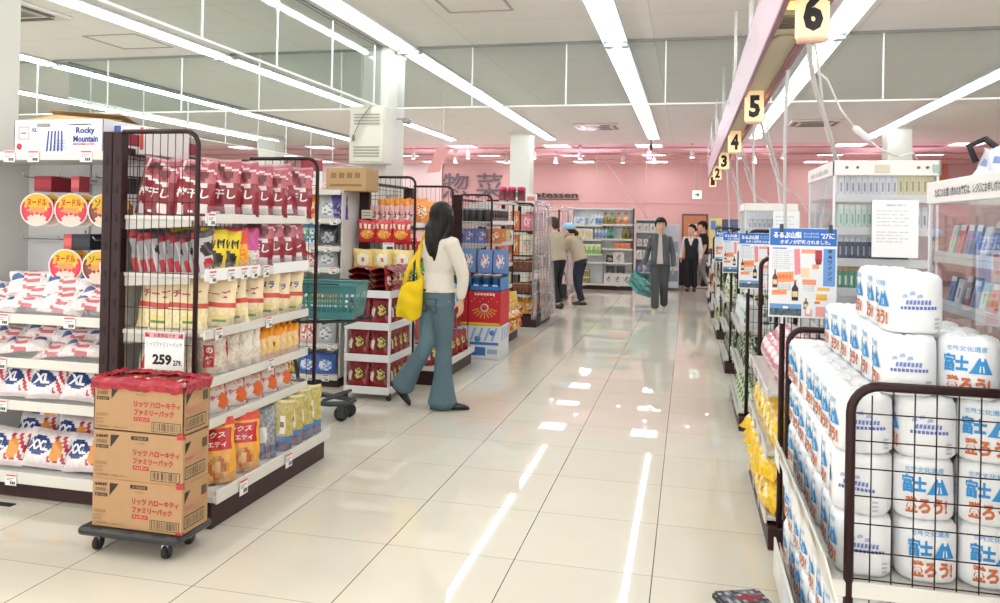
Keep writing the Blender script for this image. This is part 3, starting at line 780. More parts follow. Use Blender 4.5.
def line(k, pts, z, lab, group, tilt=(0, 0, 0), size=None, start=0):
    """pts: (x, y, heading in degrees); one unique label each, counted from the camera end"""
    for i, p in enumerate(pts):
        t = (R(tilt[0]+J(3)), R(tilt[1]+J(8 if k == 'plum' else 5)), R((p[2]*.55 if k not in ('white', 'yellow') else p[2])+J(7)))
        dz = p[3] if len(p) > 3 else 0
        q = (1.05 if k in ('plum', 'cheese', 'cheese_blue') else 1)*(1+J(.06)); K[k].put((p[0], p[1], z+.001+dz), t, lab % ORD[start+i], group, size or (q, 1.1, q))
G = 'goods on the near snack rack'
line('plum', [(-2.63, 3.47, 10), (-2.43, 3.50, 18), (-2.40, 3.68, 52), (-2.36, 3.80, 34), (-2.38, 3.98, 50), (-2.35, 4.10, 30), (-2.38, 4.26, 52), (-2.35, 4.375, 40)], 1.495,
     'dark red plum bag on the near rack, top shelf front, %s', 'plum bags on the top shelf', (-6, 0, 0))
line('plum', [(-2.60, 3.68, 30), (-2.56, 3.86, 40), (-2.58, 4.04, 46), (-2.56, 4.22, 44)], 1.495, 'dark red plum bag behind the front row of the top shelf, %s', 'plum bags on the top shelf', (-4, 0, 0))
line('white', [(-2.64+.040*k, 3.45+.012*k, 80) for k in range(8)], 1.215, 'white bag edge-on behind the end wire, second shelf, %s from the post', 'white bags on the second shelf', (0, -14, 0))
line('yellow', [(-2.55, 3.60, 52), (-2.45, 3.60, 52), (-2.36, 3.565, 52), (-2.345, 3.665, 50)], 1.215, 'yellow and black bag on the second shelf, %s from the white bags', 'yellow bags on the second shelf')
line('orange_mix', [(-2.345, 3.765, 52)], 1.215, 'orange and red bag on the second shelf, right of the yellow ones', None) if False else K['orange_mix'].put((-2.345, 3.765, 1.216), (0, 0, R(52)), 'orange and red bag on the second shelf right of the yellow bags')
K['pink'].put((-2.345, 3.86, 1.216), (R(-4), 0, R(50)), 'pink and clear bag on the second shelf beside the plum bags')
line('plum', [(-2.38, 3.99, 44), (-2.36, 4.10, 50), (-2.37, 4.25, 44), (-2.36, 4.37, 48)], 1.215, 'dark red plum bag on the second shelf, %s from the pink bag', 'plum bags on the second shelf', (-5, 0, 0))
line('cheese', [(-2.60, 3.46, 16), (-2.44, 3.485, 28), (-2.36, 3.60, 46), (-2.35, 3.72, 46), (-2.35, 3.87, 48)], .93, 'cream bag with pink lettering on the third shelf, %s from the post', 'cream bags on the third shelf', (-5, 0, 0))
line('cheese', [(-2.56, 3.66, 40), (-2.54, 3.84, 44)], .93, 'cream bag behind the front row of the third shelf, %s from the brown post', 'cream bags on the third shelf', (-4, 0, 0))
line('cheese_blue', [(-2.36, 4.04, 46), (-2.35, 4.16, 48), (-2.35, 4.31, 46)], .93, 'cream snack bag with dark blue lettering on the third shelf, %s from the left', 'cream bags on the third shelf', (-6, 0, 0))
line('label_bag', [(-2.62, 3.46, 14), (-2.46, 3.47, 18), (-2.37, 3.60, 46), (-2.36, 3.70, 46)], .69, 'clear snack bag with a red label on the fourth shelf, %s from the brown post', 'clear bags on the fourth shelf', (-4, 0, 0))
line('rice', [(-2.35, 3.80, 52), (-2.345, 3.88, 54)], .69, 'pale rice-cracker bag with dark writing on the fourth shelf, %s from the left', 'clear bags on the fourth shelf', (-4, 0, 0))
line('twist', [(-2.335, 3.965+.076*k, 56) for k in range(6)], .69, 'orange-topped twisted bag at the front of the fourth shelf, %s from the clear bags', 'orange twist bags on the fourth shelf')
line('twist', [(-2.46, 3.99+.09*k, 50) for k in range(4)], .69, 'orange-topped twisted bag in the back row of the fourth shelf, %s from the left', 'orange twist bags on the fourth shelf')
for i in range(6):
    K['bar'].put((-2.335, 3.42+.165*i, .493), (R(-20), R(J(5)), R(66+J(8))), 'white and orange snack pack in front on the fifth shelf, %s from the camera' % ORD[i], 'snack packs on the fifth shelf', (1.05, 1.1, .70))
    K['bar'].put((-2.365+J(.01), 3.43+.165*i, .592), (R(-58+J(6)), R(J(8)), R(62+J(10))), 'white and orange snack pack tipped on the fifth-shelf pile, %s from the camera' % ORD[i], 'snack packs on the fifth shelf', (1.05, 1, .75))
for i in range(4):
    K['bar'].put((-2.55+J(.02), 3.44+.2*i, .53+.03*(i % 2)), (R(-76), 0, R(70+J(14))), 'white and orange snack pack lying behind on the fifth shelf, %s from the camera' % ORD[i], 'snack packs on the fifth shelf')
line('big', [(-2.29, 3.50, 44), (-2.275, 3.70, 46)], .165, 'large red and yellow bag in front on the bottom shelf, %s from the camera', 'large bags on the bottom shelf', (-8, 0, 0))
line('big', [(-2.42, 3.55, 40), (-2.41, 3.76, 44)], .165, 'large red and yellow bag in the bottom shelf\'s back row, %s from camera', 'large bags on the bottom shelf', (-8, 0, 0))
K['gold'].put((-2.31, 3.86, .166), (R(-5), 0, R(50)), 'gold nut pouch on the bottom shelf right behind the red and yellow bags', 'nut pouches on the bottom shelf')
line('silver', [(-2.27, 3.95, 50), (-2.30, 4.06, 50)], .165, 'silver nut pouch on the bottom shelf, %s after the red and yellow bags', 'nut pouches on the bottom shelf', (-5, 0, 0))
line('gold', [(-2.255, 4.10, 54), (-2.25, 4.22, 54), (-2.245, 4.34, 54), (-2.245, 4.45, 54)], .165, 'gold nut pouch at the front of the bottom shelf, %s after the silver pouches', 'nut pouches on the bottom shelf', (-5, 0, 0))

# price sign hung on the end wire
t = thing('price_sign', 'white 259 price sign hung on the end wire of the near snack rack', 'price sign', (-2.44, 3.3, .84))
b = MB(); b.box(-2.55, -2.335, 3.318, 3.324, .752, .935, '#f4f3f1', .001)
b.box(-2.548, -2.337, 3.3165, 3.318, .905, .932, '#d9a9ae')
b.flat('お買得品です', (-2.50, 3.3158, .909), (.12, 0, 0), (0, 0, .018), '#a81c34', .02)
for q in (-2.546, -2.362): b.box(q, q+.022, 3.3158, 3.3166, .909, .928, '#b01c34')
b.flat('リッツファミリーパック', (-2.54, 3.3168, .862), (.195, 0, 0), (0, 0, .025), '#33343a', 0)
b.flat('259', (-2.505, 3.3168, .776), (.105, 0, 0), (0, 0, .052), '#16171a', .045)
b.flat('279.', (-2.392, 3.3168, .776), (.048, 0, 0), (0, 0, .026), '#16171a', .03)
b.build('card', 'card', t)
for x in (-2.53, -2.355):
    b = MB(); b.tube([(x, 3.318, .92), (x, 3.322, .95), (x, 3.335, .953)], .004, '#cfd2d4', 6); b.build('hook', 'plastic', t)

# ------------------------------------------------------------------ dolly with three cartons
t = thing('wheeled_dolly', 'low black wheeled dolly carrying the stacked brown cartons', 'dolly', (-2.36, 3.09, 0))
b = MB(); b.box(-2.61, -2.105, 2.965, 3.235, .075, .112, '#2b2c2f', .012)
for i in (-1, 0, 1):
    for j in (-1, 1): b.box(-2.36+i*.16-.03, -2.36+i*.16+.03, 3.1+j*.118-.01, 3.1+j*.118+.01, .108, .1135, '#141517', .002)
b.build('deck', 'plastic', t)
for (x, y) in ((-2.54, 3.02), (-2.19, 3.02), (-2.54, 3.18), (-2.19, 3.18)):
    b = MB(); b.lathe([(.0, -.012), (.026, -.012), (.031, -.007), (.031, .007), (.026, .012), (.0, .012)], '#1b1c1e', 18, (x, y, .031), 'x'); cs = b.build('caster', 'rubber', t)
    b = MB(); b.box(x-.019, x+.019, y-.012, y+.02, .045, .078, '#d9dadb', .003); b.box(x-.019, x-.014, y-.014, y+.014, .02, .06, '#e2e3e4', .002); b.box(x+.014, x+.019, y-.014, y+.014, .02, .06, '#2a2b2d', .002); b.build('fork', 'plastic', cs)
KR, RED, BLK = '#b48e66', '#b8313c', '#2b241e'
def print_front(b, x, y, z, W=.455, H=.213):
    P = lambda u, v, d=0: (x+u*W, y-.0012-d, z+v*H)
    def rect(u0, u1, v0, v1, c, d=0): b.face([P(u0, v0, d), P(u1, v0, d), P(u1, v1, d), P(u0, v1, d)], c)
    def tx(s, u, v, uw, vh, c, bo=.02, d=.0006): b.flat(s, P(u, v, d), (uw*W, 0, 0), (0, 0, vh*H), c, bo)
    tx('64049', .035, .845, .135, .075, BLK, .03); tx('賞味期限', .04, .735, .12, .08, '#5e4a34', .0)
    rect(.035, .175, .63, .70, BLK); tx('要冷暗所', .045, .64, .12, .05, KR, .0)
    b.face([P(.2, .92), P(.2, .66), P(.30, .92)], BLK)
    rect(.43, .62, .85, .93, BLK); tx('天地無用', .455, .86, .145, .058, KR, .0); tx('ナビスコ', .475, .765, .10, .045, '#4a3b2a', .0)
    tx('リッツ ハローキティ', .455, .53, .51, .135, RED, .035); tx('ファミリーパック', .455, .36, .44, .135, RED, .035)
    rect(.455, .63, .245, .325, RED); tx('チョコサンド', .47, .26, .145, .05, '#e8d2b0', .0)
    rect(.655, .97, .055, .255, BLK); rect(.663, .962, .068, .242, '#caa578', .0003)
    u = .672
    while u < .95:
        wd = random.choice((.004, .007, .011)); b.face([P(u, .08, .0007), P(u+wd, .08, .0007), P(u+wd, .235, .0007), P(u, .235, .0007)], BLK); u += wd+random.choice((.005, .008))
    rect(.03, .16, .29, .36, '#9c7a50')
    for k in range(2): tx('製造者 配送方法', .03, .22-.07*k, .09, .04, '#6f583e', .0)
    tx('お客様相談室へご連絡ください', .03, .06, .36, .045, '#6f583e', .0)
    rect(.935, 1.0, .93, .995, RED); rect(.935, 1.0, .005, .06, RED)
def print_side(b, x, y, z, D=.19, H=.213):
    P = lambda u, v, d=0: (x+.0012+d, y+u*D, z+v*H)
    def rect(u0, u1, v0, v1, c, d=0): b.face([P(u0, v0, d), P(u1, v0, d), P(u1, v1, d), P(u0, v1, d)], c)
    def tx(s, u, v, uw, vh, c, bo=.0): b.flat(s, P(u, v, .0006), (0, uw*D, 0), (0, 0, vh*H), c, bo)
    rect(.0, .08, .93, .995, RED); rect(0, .08, .005, .06, RED)
    b.face([P(.08, .85), P(.08, .62), P(.3, .85)], BLK); rect(.72, .92, .62, .82, '#5c4730'); tx('リッツ', .08, .44, .3, .12, '#c0525a', .03)
    tx('ファミリーパック', .40, .5, .48, .08, '#c0525a'); tx('チョコサンド', .40, .41, .3, .06, '#c0525a')
    rect(.08, .84, .10, .36, BLK); rect(.10, .82, .125, .335, '#caa578', .0003); u = .13
    while u < .78:
        wd = random.choice((.012, .02)); rect(u, u+wd, .14, .32, BLK, .0007); u += wd+random.choice((.012, .02))
for k, nm in enumerate(('bottom', 'middle', 'top')):
    z = .1135+.2135*k; x0, x1, y0, y1 = -2.56, -2.105, 3.0, 3.19
    lab = ['brown printed carton at the bottom of the stack on the black dolly', 'brown printed carton in the middle of the stack on the dolly', 'open brown printed carton with red liner on top of the dolly stack'][k]
    t = thing('cardboard_carton', lab, 'carton', ((x0+x1)/2, (y0+y1)/2, z), 0, 'cartons stacked on the dolly')
    b = MB()
    if k < 2: b.box(x0, x1, y0, y1, z, z+.213, KR, .003); b.box(x0+.01, x1-.01, (y0+y1)/2-.025, (y0+y1)/2+.025, z+.2128, z+.2134, '#d8c29a')
    else:
        b.box(x0, x1, y0, y1, z, z+.006, KR)
        b.box(x0, x1, y0, y0+.006, z, z+.213, KR, .001); b.box(x0, x1, y1-.006, y1, z, z+.213, KR, .001)
        b.box(x0, x0+.006, y0, y1, z, z+.213, KR, .001); b.box(x1-.006, x1, y0, y1, z, z+.213, KR, .001)
    b.build('box', 'board', t)
    b = MB(); print_front(b, x0, y0, z); b.build('front_print', 'ink', t)
    b = MB(); print_side(b, x1, y0, z); b.build('side_print', 'ink', t)
    if k == 2:
        b = MB(); n = 26; z1 = z+.213
        for (p, q, nx, ny) in (((x0, y0), (x1, y0), 0, -1), ((x1, y0), (x1, y1), 1, 0), ((x0, y1), (x0, y0), -1, 0), ((x1, y1), (x0, y1), 0, 1)):
            def S(u, v, p=p, q=q, nx=nx, ny=ny):
                ww = .004*math.sin(u*40)+.004*math.sin(u*17+2)
                X = p[0]+(q[0]-p[0])*u; Yy = p[1]+(q[1]-p[1])*u
                o = (.004+.008*(1-abs(2*v-1))+abs(ww)) if v < .6 else .004-.03*(v-.6)/.4
                return (X+nx*o, Yy+ny*o, z1-.028+.055*min(v, .75)/.75+ww*.8-(0.012 if v > .9 else 0))
            b.grid(S, n, 6, lambda u, v: pick('#a3182f', '#b52338', '#961529'))
        b.build('red_liner', 'film', t)
zt = .1135+.2135*3
def art_k(u, v):
    if u < .1 or u > .9: return '#b02036'
    if near(u, v, .5, .5, .2, .22): return pick('#e8e0e4', '#3f5fa8', '#e2c24a')
    return pick('#c8303c', '#d8804a', '#e8c48a', '#b3222e')
K['cookie'] = Kind(bag('cookie_pack', .115, .155, .03, art_k, '#b02036', [], False, 10, 12), 'cookie pack')
for i in range(7):
    K['cookie'].put((-2.505+.058*i, 3.025, zt-.032+.004*(i % 2)), (R(-80), R(J(4)), R(J(8))), 'colourful cookie pack lying in the open carton, %s from its left' % ORD[i], 'cookie packs in the open carton', (.62, 1, 1))

# ------------------------------------------------------------------ left shelf unit facing the camera
t = thing('shelf_unit', 'white shelf unit facing the camera at the far left, with marshmallows and noodle bowls', 'shelf unit', (-3.6, 3.7, 0))
b = MB(); b.box(-3.84, -2.84, 3.93, 3.95, .1, 1.80, '#dcdcdd', .003)
for x in (-3.42,):
    b.box(x-.02, x+.02, 3.915, 3.93, .1, 1.80, '#d2d2d4', .003)
    for k in range(30): b.box(x-.004, x+.004, 3.912, 3.916, .5+k*.04, .52+k*.04, '#6e6e72')
b.build('back_panel', 'paint', t)
b = MB(); b.box(-3.86, -3.84, 3.44, 3.95, .1, 1.8, '#d9d7d4', .003); b.build('side_panel', 'paint', t)
b = MB(); b.box(-4.6, -2.84, 3.46, 3.9, 0, .09, BR2, .004); b.build('kickboard', 'dark', t)
def shelf_y(parent, x0, x1, yf, yb, z, tags=(), lip=.05, fence=.05, board='#dedcd8'):
    b = MB(); b.box(x0, x1, yf, yb, z-.022, z, board, .004); sh = b.build('shelf', 'paint', parent)
    b = MB(); b.box(x0, x1, yf-.013, yf, z-.035, z-.035+lip, LIPW, .003); b.build('price_rail', 'plastic', sh)
    if fence:
        b = MB(); b.quad((x0, yf-.004, z), (x1-x0, 0, 0), (0, 0, fence), '#ffffff'); b.build('clear_fence', 'lip', sh)
    for x in tags: price_tag(sh, (x-.035, yf-.016, z-.045), (.07, 0, 0), (0, 0, .06), (0, -1, 0))
    return sh
shelf_y(t, -4.6, -2.84, 3.42, 3.93, 1.805, (-3.45, -3.3, -2.98), .045, 0)
shelf_y(t, -4.6, -2.84, 3.42, 3.60, .955, (-3.47, -3.06))
shelf_y(t, -4.6, -2.84, 3.42, 3.60, .725, (-3.48,))
shelf_y(t, -4.6, -2.84, 3.42, 3.60, .505, (-3.47,))
shelf_y(t, -4.6, -2.84, 3.42, 3.90, .125, (-3.40,), .06)
# hanging bars with round noodle bowls
for z, xs in ((1.685, (-3.62, -3.25)), (1.345, (-3.55, -3.15))):
    b = MB(); b.bar((-3.80, 3.90, z), (-2.86, 3.90, z), .02, .03, '#c6c8cb')
    b.build('hanging_bar', 'paint', t)
    for x in (-3.56, -3.33, -3.10, -2.92):
        b = MB(); b.tube([(x, 3.90, z), (x, 3.62, z+.01), (x, 3.60, z+.03)], .004, '#b9bcc0', 6); b.build('peg_hook', 'steel', t)
G2 = 'round noodle bowls hanging on pegs'
spots = [('bowl_red', -3.46, 1.515, 'upper row, leftmost'), ('bowl_red', -3.24, 1.515, 'upper row, second from the left'), ('bowl_brown', -3.03, 1.515, 'upper row, beside the brown rack'),
         ('bowl_red', -3.27, 1.215, 'lower row, leftmost'), ('bowl_brown', -3.06, 1.215, 'lower row, half hidden by the next bowl'), ('bowl_brown', -2.95, 1.215, 'lower row, beside the brown rack')]
for k, x, z, nm in spots:
    d = 'red-lidded' if k == 'bowl_red' else 'brown-lidded'
    K[k].put((x, 3.66, z), (0, 0, R(14)), 'round %s noodle bowl hanging in the %s' % (d, nm), G2, (1.1, 1, 1.1))
    K[k].put((x+.02, 3.73, z), (0, 0, R(14)), 'noodle bowl behind the %s one, %s' % (d, nm), G2)
def cardlet(x, z, w, h, d, c1, c2, label):
    b = MB(); b.box(x, x+w, 3.62, 3.62+d, z, z+h, c2, .002)
    b.grid(lambda u, v: (x+u*w, 3.6185, z+v*h), 6, 4, lambda u, v: c1 if .15 < v < .85 else c2)
    tag(b.build('boxed_snack', 'card'), label, 'snack box', 'small boxes hanging above the bowls')
cardlet(-3.50, 1.615, .11, .085, .16, '#a8283c', '#8c1c30', 'dark red box hanging above the leftmost noodle bowl')
cardlet(-3.26, 1.615, .05, .085, .08, '#d8686c', '#b84a52', 'small pink-red box hanging above the second noodle bowl')
cardlet(-3.02, 1.61, .09, .095, .16, '#3a3f4c', '#22252e', 'dark grey box hanging beside the brown rack, upper row')
cardlet(-3.30, 1.30, .05, .085, .08, '#d8605c', '#b8484a', 'small red box hanging above the lower noodle bowls')
cardlet(-3.245, 1.30, .11, .085, .16, '#2a2f3c', '#1c1f28', 'black box hanging above the lower noodle bowls')
cardlet(-3.0, 1.30, .09, .085, .16, '#4a4f5c', '#2c2f38', 'dark grey box hanging beside the brown rack, lower row')
# marshmallows
def heap(k, x0, dx, n, y, z, tilt, lab, grp, rz=8, alt=.0):
    for i in range(n):
        K[k].put((x0+dx*i, y+J(.012), z+.002+alt*(i % 2)), (R(tilt+J(5)), R(J(6)), R(rz+J(9))), lab % ORD[i], grp)
heap('tray', -3.60, .20, 4, 3.47, .972, -62, 'striped marshmallow pack lying in front on the shelf under the bowls, %s from the left', 'striped packs under the bowls', 12, .02)
heap('tray', -3.58, .20, 4, 3.54, 1.01, -50, 'striped marshmallow pack behind on the shelf under the bowls, %s from the left', 'striped packs under the bowls', 18, .02)
heap('tray', -3.42, .22, 2, 3.56, 1.075, -40, 'striped marshmallow pack topmost on the shelf under the bowls, %s from the left', 'striped packs under the bowls', 22)
heap('tray', -3.60, .19, 4, 3.46, .742, -64, 'striped marshmallow pack in front on the lower striped-pack shelf, %s from the left', 'striped packs on the lower shelf', 10, .02)
heap('tray', -3.55, .21, 4, 3.54, .785, -52, 'striped marshmallow pack behind on the lower striped-pack shelf, %s from the left', 'striped packs on the lower shelf', 10, .02)
heap('xl', -3.64, .20, 5, 3.465, .525, -30, 'XL marshmallow bag, front row of the last shelf but one, %s from left', 'XL marshmallow bags', 10)
heap('xl', -3.60, .20, 4, 3.55, .545, -35, 'XL marshmallow bag, back row of the last shelf but one, %s from left', 'XL marshmallow bags', 10)
heap('xxl', -3.56, .25, 4, 3.50, .145, -24, 'XXL marshmallow bag in front on the bottom shelf, %s from the left', 'XXL marshmallow bags', 6)
heap('xxl', -3.50, .24, 3, 3.62, .20, -30, 'XXL marshmallow bag in the second row of the bottom shelf, %s from the left', 'XXL marshmallow bags', 6)
heap('xxl', -3.54, .24, 4, 3.74, .285, -25, 'XXL marshmallow bag at the back of the bottom shelf, %s from the left', 'XXL marshmallow bags', -6)
# cartons on the top shelf
t = thing('marshmallow_carton', 'open white marshmallow carton with blue stripes on the top left shelf', 'carton', (-3.2, 3.6, 1.806))
x0, x1, y0, y1, z0, z1 = -3.47, -2.92, 3.45, 3.83, 1.806, 1.985
b = MB(); b.box(x0, x1, y0, y0+.006, z0, z1, '#e7e6ea', .001); b.box(x0, x1, y1-.006, y1, z0, z1, '#e7e6ea', .001); b.box(x0, x0+.006, y0, y1, z0, z1, '#e7e6ea', .001); b.box(x1-.006, x1, y0, y1, z0, z1, '#e7e6ea', .001); b.box(x0, x1, y0, y1, z0, z0+.006, '#c8a878')
b.build('box', 'board', t)
b = MB()
b.mesh([(x0, y1, z1), (x1-.05, y1, z1), (x1-.06, y1-.16, z1+.05), (x0+.01, y1-.16, z1+.085), (x0, y1, z1-.004), (x1-.05, y1, z1-.004), (x1-.06, y1-.16, z1+.046), (x0+.01, y1-.16, z1+.081)], [(0, 1, 2, 3), (7, 6, 5, 4), (0, 3, 7, 4), (3, 2, 6, 7), (2, 1, 5, 6)], '#b08a5a'); b.build('flap', 'board', t)
b = MB()
b.mesh([(x0+.06, y0, z1), (x1, y0, z1), (x1-.02, y0+.16, z1+.012), (x0+.10, y0+.17, z1+.05), (x0+.06, y0, z1-.004), (x1, y0, z1-.004), (x1-.02, y0+.16, z1+.008), (x0+.10, y0+.17, z1+.046)], [(0, 1, 2, 3), (7, 6, 5, 4), (0, 3, 7, 4), (3, 2, 6, 7), (2, 1, 5, 6)], '#cfae7c'); b.build('flap', 'board', t)
b = MB(); P = lambda x, z, d=0: (x, y0-.0012-d, z)
for k in range(5): b.face([P(-3.268+.023*k, z0+.01), P(-3.257+.023*k, z0+.01), P(-3.247+.02*k, z0+.12), P(-3.256+.02*k, z0+.12)], '#3a4aa0')
b.flat('Rocky', P(-3.085, 1.902), (.115, 0, 0), (0, 0, .042), '#2c3f94', .04); b.flat('Mountain', P(-3.10, 1.866), (.15, 0, 0), (0, 0, .034), '#2c3f94', .04)
b.flat('MARSHMALLOWS', P(-3.10, 1.85), (.13, 0, 0), (0, 0, .012), '#c8303c', .02)
for k in range(4): b.flat('Rocky Mountain', P(-3.215, 1.868-.014*k), (.07, 0, 0), (0, 0, .01), '#4a5ab0', 0)
b.flat('XL', P(-3.36, 1.92), (.035, 0, 0), (0, 0, .022), '#2c3f94', .03)
for (a, c, e, f) in ((-3.44, -3.375, 1.945, 1.948), (-3.44, -3.375, 1.882, 1.885), (-3.44, -3.437, 1.882, 1.948), (-3.378, -3.375, 1.882, 1.948)): b.face([P(a, e), P(c, e), P(c, f), P(a, f)], '#c8404c')
b.face([P(-3.425, 1.912), P(-3.392, 1.912), P(-3.392, 1.918), P(-3.425, 1.918)], '#555a66')
for k in range(14): b.face([P(-3.325+.006*k, 1.945), P(-3.322+.006*k, 1.945), P(-3.322+.006*k, 1.965), P(-3.325+.006*k, 1.965)], '#6a6e78')
for k in range(3): b.face([P(-3.13+.02*k, 1.955), P(-3.03+.02*k, 1.955), P(-3.03+.02*k, 1.96), P(-3.13+.02*k, 1.96)], '#8a8e98')
b.lathe([(.0, 0), (.016, 0), (.016, .001), (.0, .001)], '#c8303c', 16, (-3.435, y0-.001, 1.845), 'y')
b.build('print', 'ink', t)
t = thing('marshmallow_carton', 'second white carton with a blue end, behind the brown rack post', 'carton', (-2.7, 3.7, 1.806))
b = MB(); b.box(-2.90, -2.70, 3.5, 3.85, 1.806, 1.95, '#e7e3e2', .003); b.build('box', 'board', t)
b = MB(); b.face([(-2.895, 3.4985, 1.83), (-2.855, 3.4985, 1.83), (-2.855, 3.4985, 1.955), (-2.895, 3.4985, 1.955)], '#3f57a4')
b.face([(-2.74, 3.4985, 1.83), (-2.72, 3.4985, 1.83), (-2.72, 3.4985, 1.945), (-2.74, 3.4985, 1.945)], '#d2524a')
b.build('print', 'ink', t)
# ================================================================== LEFT, FARTHER IN
# ---- shelf unit facing the camera behind the shopping cart
t = thing('shelf_unit', 'white snack shelf facing the camera behind the teal shopping basket', 'shelf unit', (-3.6, 6.7, 0))
b = MB(); b.box(-4.3, -2.99, 6.86, 6.88, .08, 1.75, '#d8d8d6', .003); b.build('back_panel', 'paint', t)
b = MB(); b.box(-3.0, -2.985, 6.48, 6.88, .08, 1.75, '#d2d0cc', .003); b.build('side_panel', 'paint', t)
b = MB(); b.box(-4.3, -2.99, 6.47, 6.86, 0, .085, BR2, .004); b.build('kickboard', 'dark', t)
ZB = [1.74, 1.485, 1.24, 1.05, .74, .375, .1]
for i, z in enumerate(ZB): shelf_y(t, -4.3, -2.99, 6.45, 6.86, z, [-3.42+.16*k+.05*(i % 2) for k in range(3)] if i else (), .045, .03)
GB = 'assorted bags on the shelf behind the basket'
def brow(z, items, what, y=6.53):
    for i, k in enumerate(items):
        x = -3.72+.185*i; K[k].put((x, y, z+.001), (R(-6+J(4)), 0, R(8+J(8))), '%s on the shelf behind the cart, %s' % (NM[k], what), GB)
NM = dict(f_orange='orange bag', f_grey='silver bag', f_red='red bag', f_purple='purple bag', f_blue='blue and white bag', f_black='black bag', f_pink='pink and white bag', f_green='green bag', f_yellow='yellow bag', f_royal='blue bag')
def brow2(z, items, tier, dy=0):
    seen = {}
    for i, k in enumerate(items):
        seen[k] = seen.get(k, 0)+1; x = -3.68+.178*i
        K[k].put((x, 6.53+dy, z+.001), (R(-6+J(4)), 0, R(8+J(8))), '%s on the %s shelf behind the basket, %s of its colour' % (NM[k], tier, ORD[seen[k]-1]), GB)
brow2(1.485, ['f_red', 'f_orange', 'f_orange', 'f_grey'], 'second'); brow2(1.24, ['f_pink', 'f_blue', 'f_blue', 'f_black'], 'third'); brow2(1.05, ['f_blue', 'f_black', 'f_pink', 'f_grey'], 'fourth')
K['f_purple'].put((-3.05, 6.55, 1.486), (0, 0, R(5)), 'purple bag at the right end of the second shelf behind the basket', GB)
brow2(.74, ['f_red', 'f_green', 'f_green', 'f_yellow'], 'fifth'); brow2(.375, ['f_pink', 'f_orange', 'f_pink', 'f_grey'], 'sixth'); brow2(.1, ['f_red', 'f_yellow', 'f_royal', 'f_royal'], 'lowest')
# goods on its top
def plain_carton(x0, x1, y0, y1, z0, z1, label, cols=('#b8956a', '#8a6a46'), name='cardboard_carton'):
    t = thing(name, label, 'carton', ((x0+x1)/2, (y0+y1)/2, z0))
    b = MB(); b.box(x0, x1, y0, y1, z0, z1, cols[0], .004); b.box(x0+.01, x1-.01, (y0+y1)/2-.02, (y0+y1)/2+.02, z1-.001, z1+.001, '#d6c29c'); b.build('box', 'board', t)
    b = MB(); w, h = x1-x0, z1-z0
    for k in range(4): b.face([(x0+w*(.12+.2*k), y0-.001, z0+h*.55), (x0+w*(.26+.2*k), y0-.001, z0+h*.55), (x0+w*(.26+.2*k), y0-.001, z0+h*.78), (x0+w*(.12+.2*k), y0-.001, z0+h*.78)], cols[1])
    b.face([(x0+w*.1, y0-.001, z0+h*.2), (x0+w*.9, y0-.001, z0+h*.2), (x0+w*.9, y0-.001, z0+h*.3), (x0+w*.1, y0-.001, z0+h*.3)], cols[1]); b.build('print', 'ink', t)
plain_carton(-3.16, -2.78, 6.5, 6.8, 1.742, 1.95, 'brown printed carton on the shelf top beside the near column')
plain_carton(-3.78, -3.5, 6.5, 6.8, 1.742, 1.90, 'yellowish carton on the shelf top, left of the maroon price card', ('#c9ae74', '#b0935c'))
t = thing('price_card', 'white card with a maroon header standing on the shelf top by the column', 'price card', (-3.32, 6.55, 1.742))
b = MB(); b.box(-3.44, -3.22, 6.55, 6.556, 1.742, 1.92, '#eceaea', .001); b.box(-3.44, -3.22, 6.547, 6.551, 1.92, 2.02, '#9c3346', .001); b.flat('お買得品', (-3.40, 6.5485, 1.86), (.14, 0, 0), (0, 0, .03), '#6a6a72'); b.build('card', 'card', t)
b = MB(); b.box(-3.36, -3.30, 6.55, 6.62, 1.742, 1.752, '#d8d8d8', .002); b.build('foot_plate', 'plastic', t)
for i in range(3): K['f_pink'].put((-3.40+.11*i, 6.51, 1.742), (R(-60), 0, R(J(8))), 'pink pack lying on the shelf top before the maroon card, %s' % ORD[i], 'pink packs on the shelf top', (.7, .7, .7))

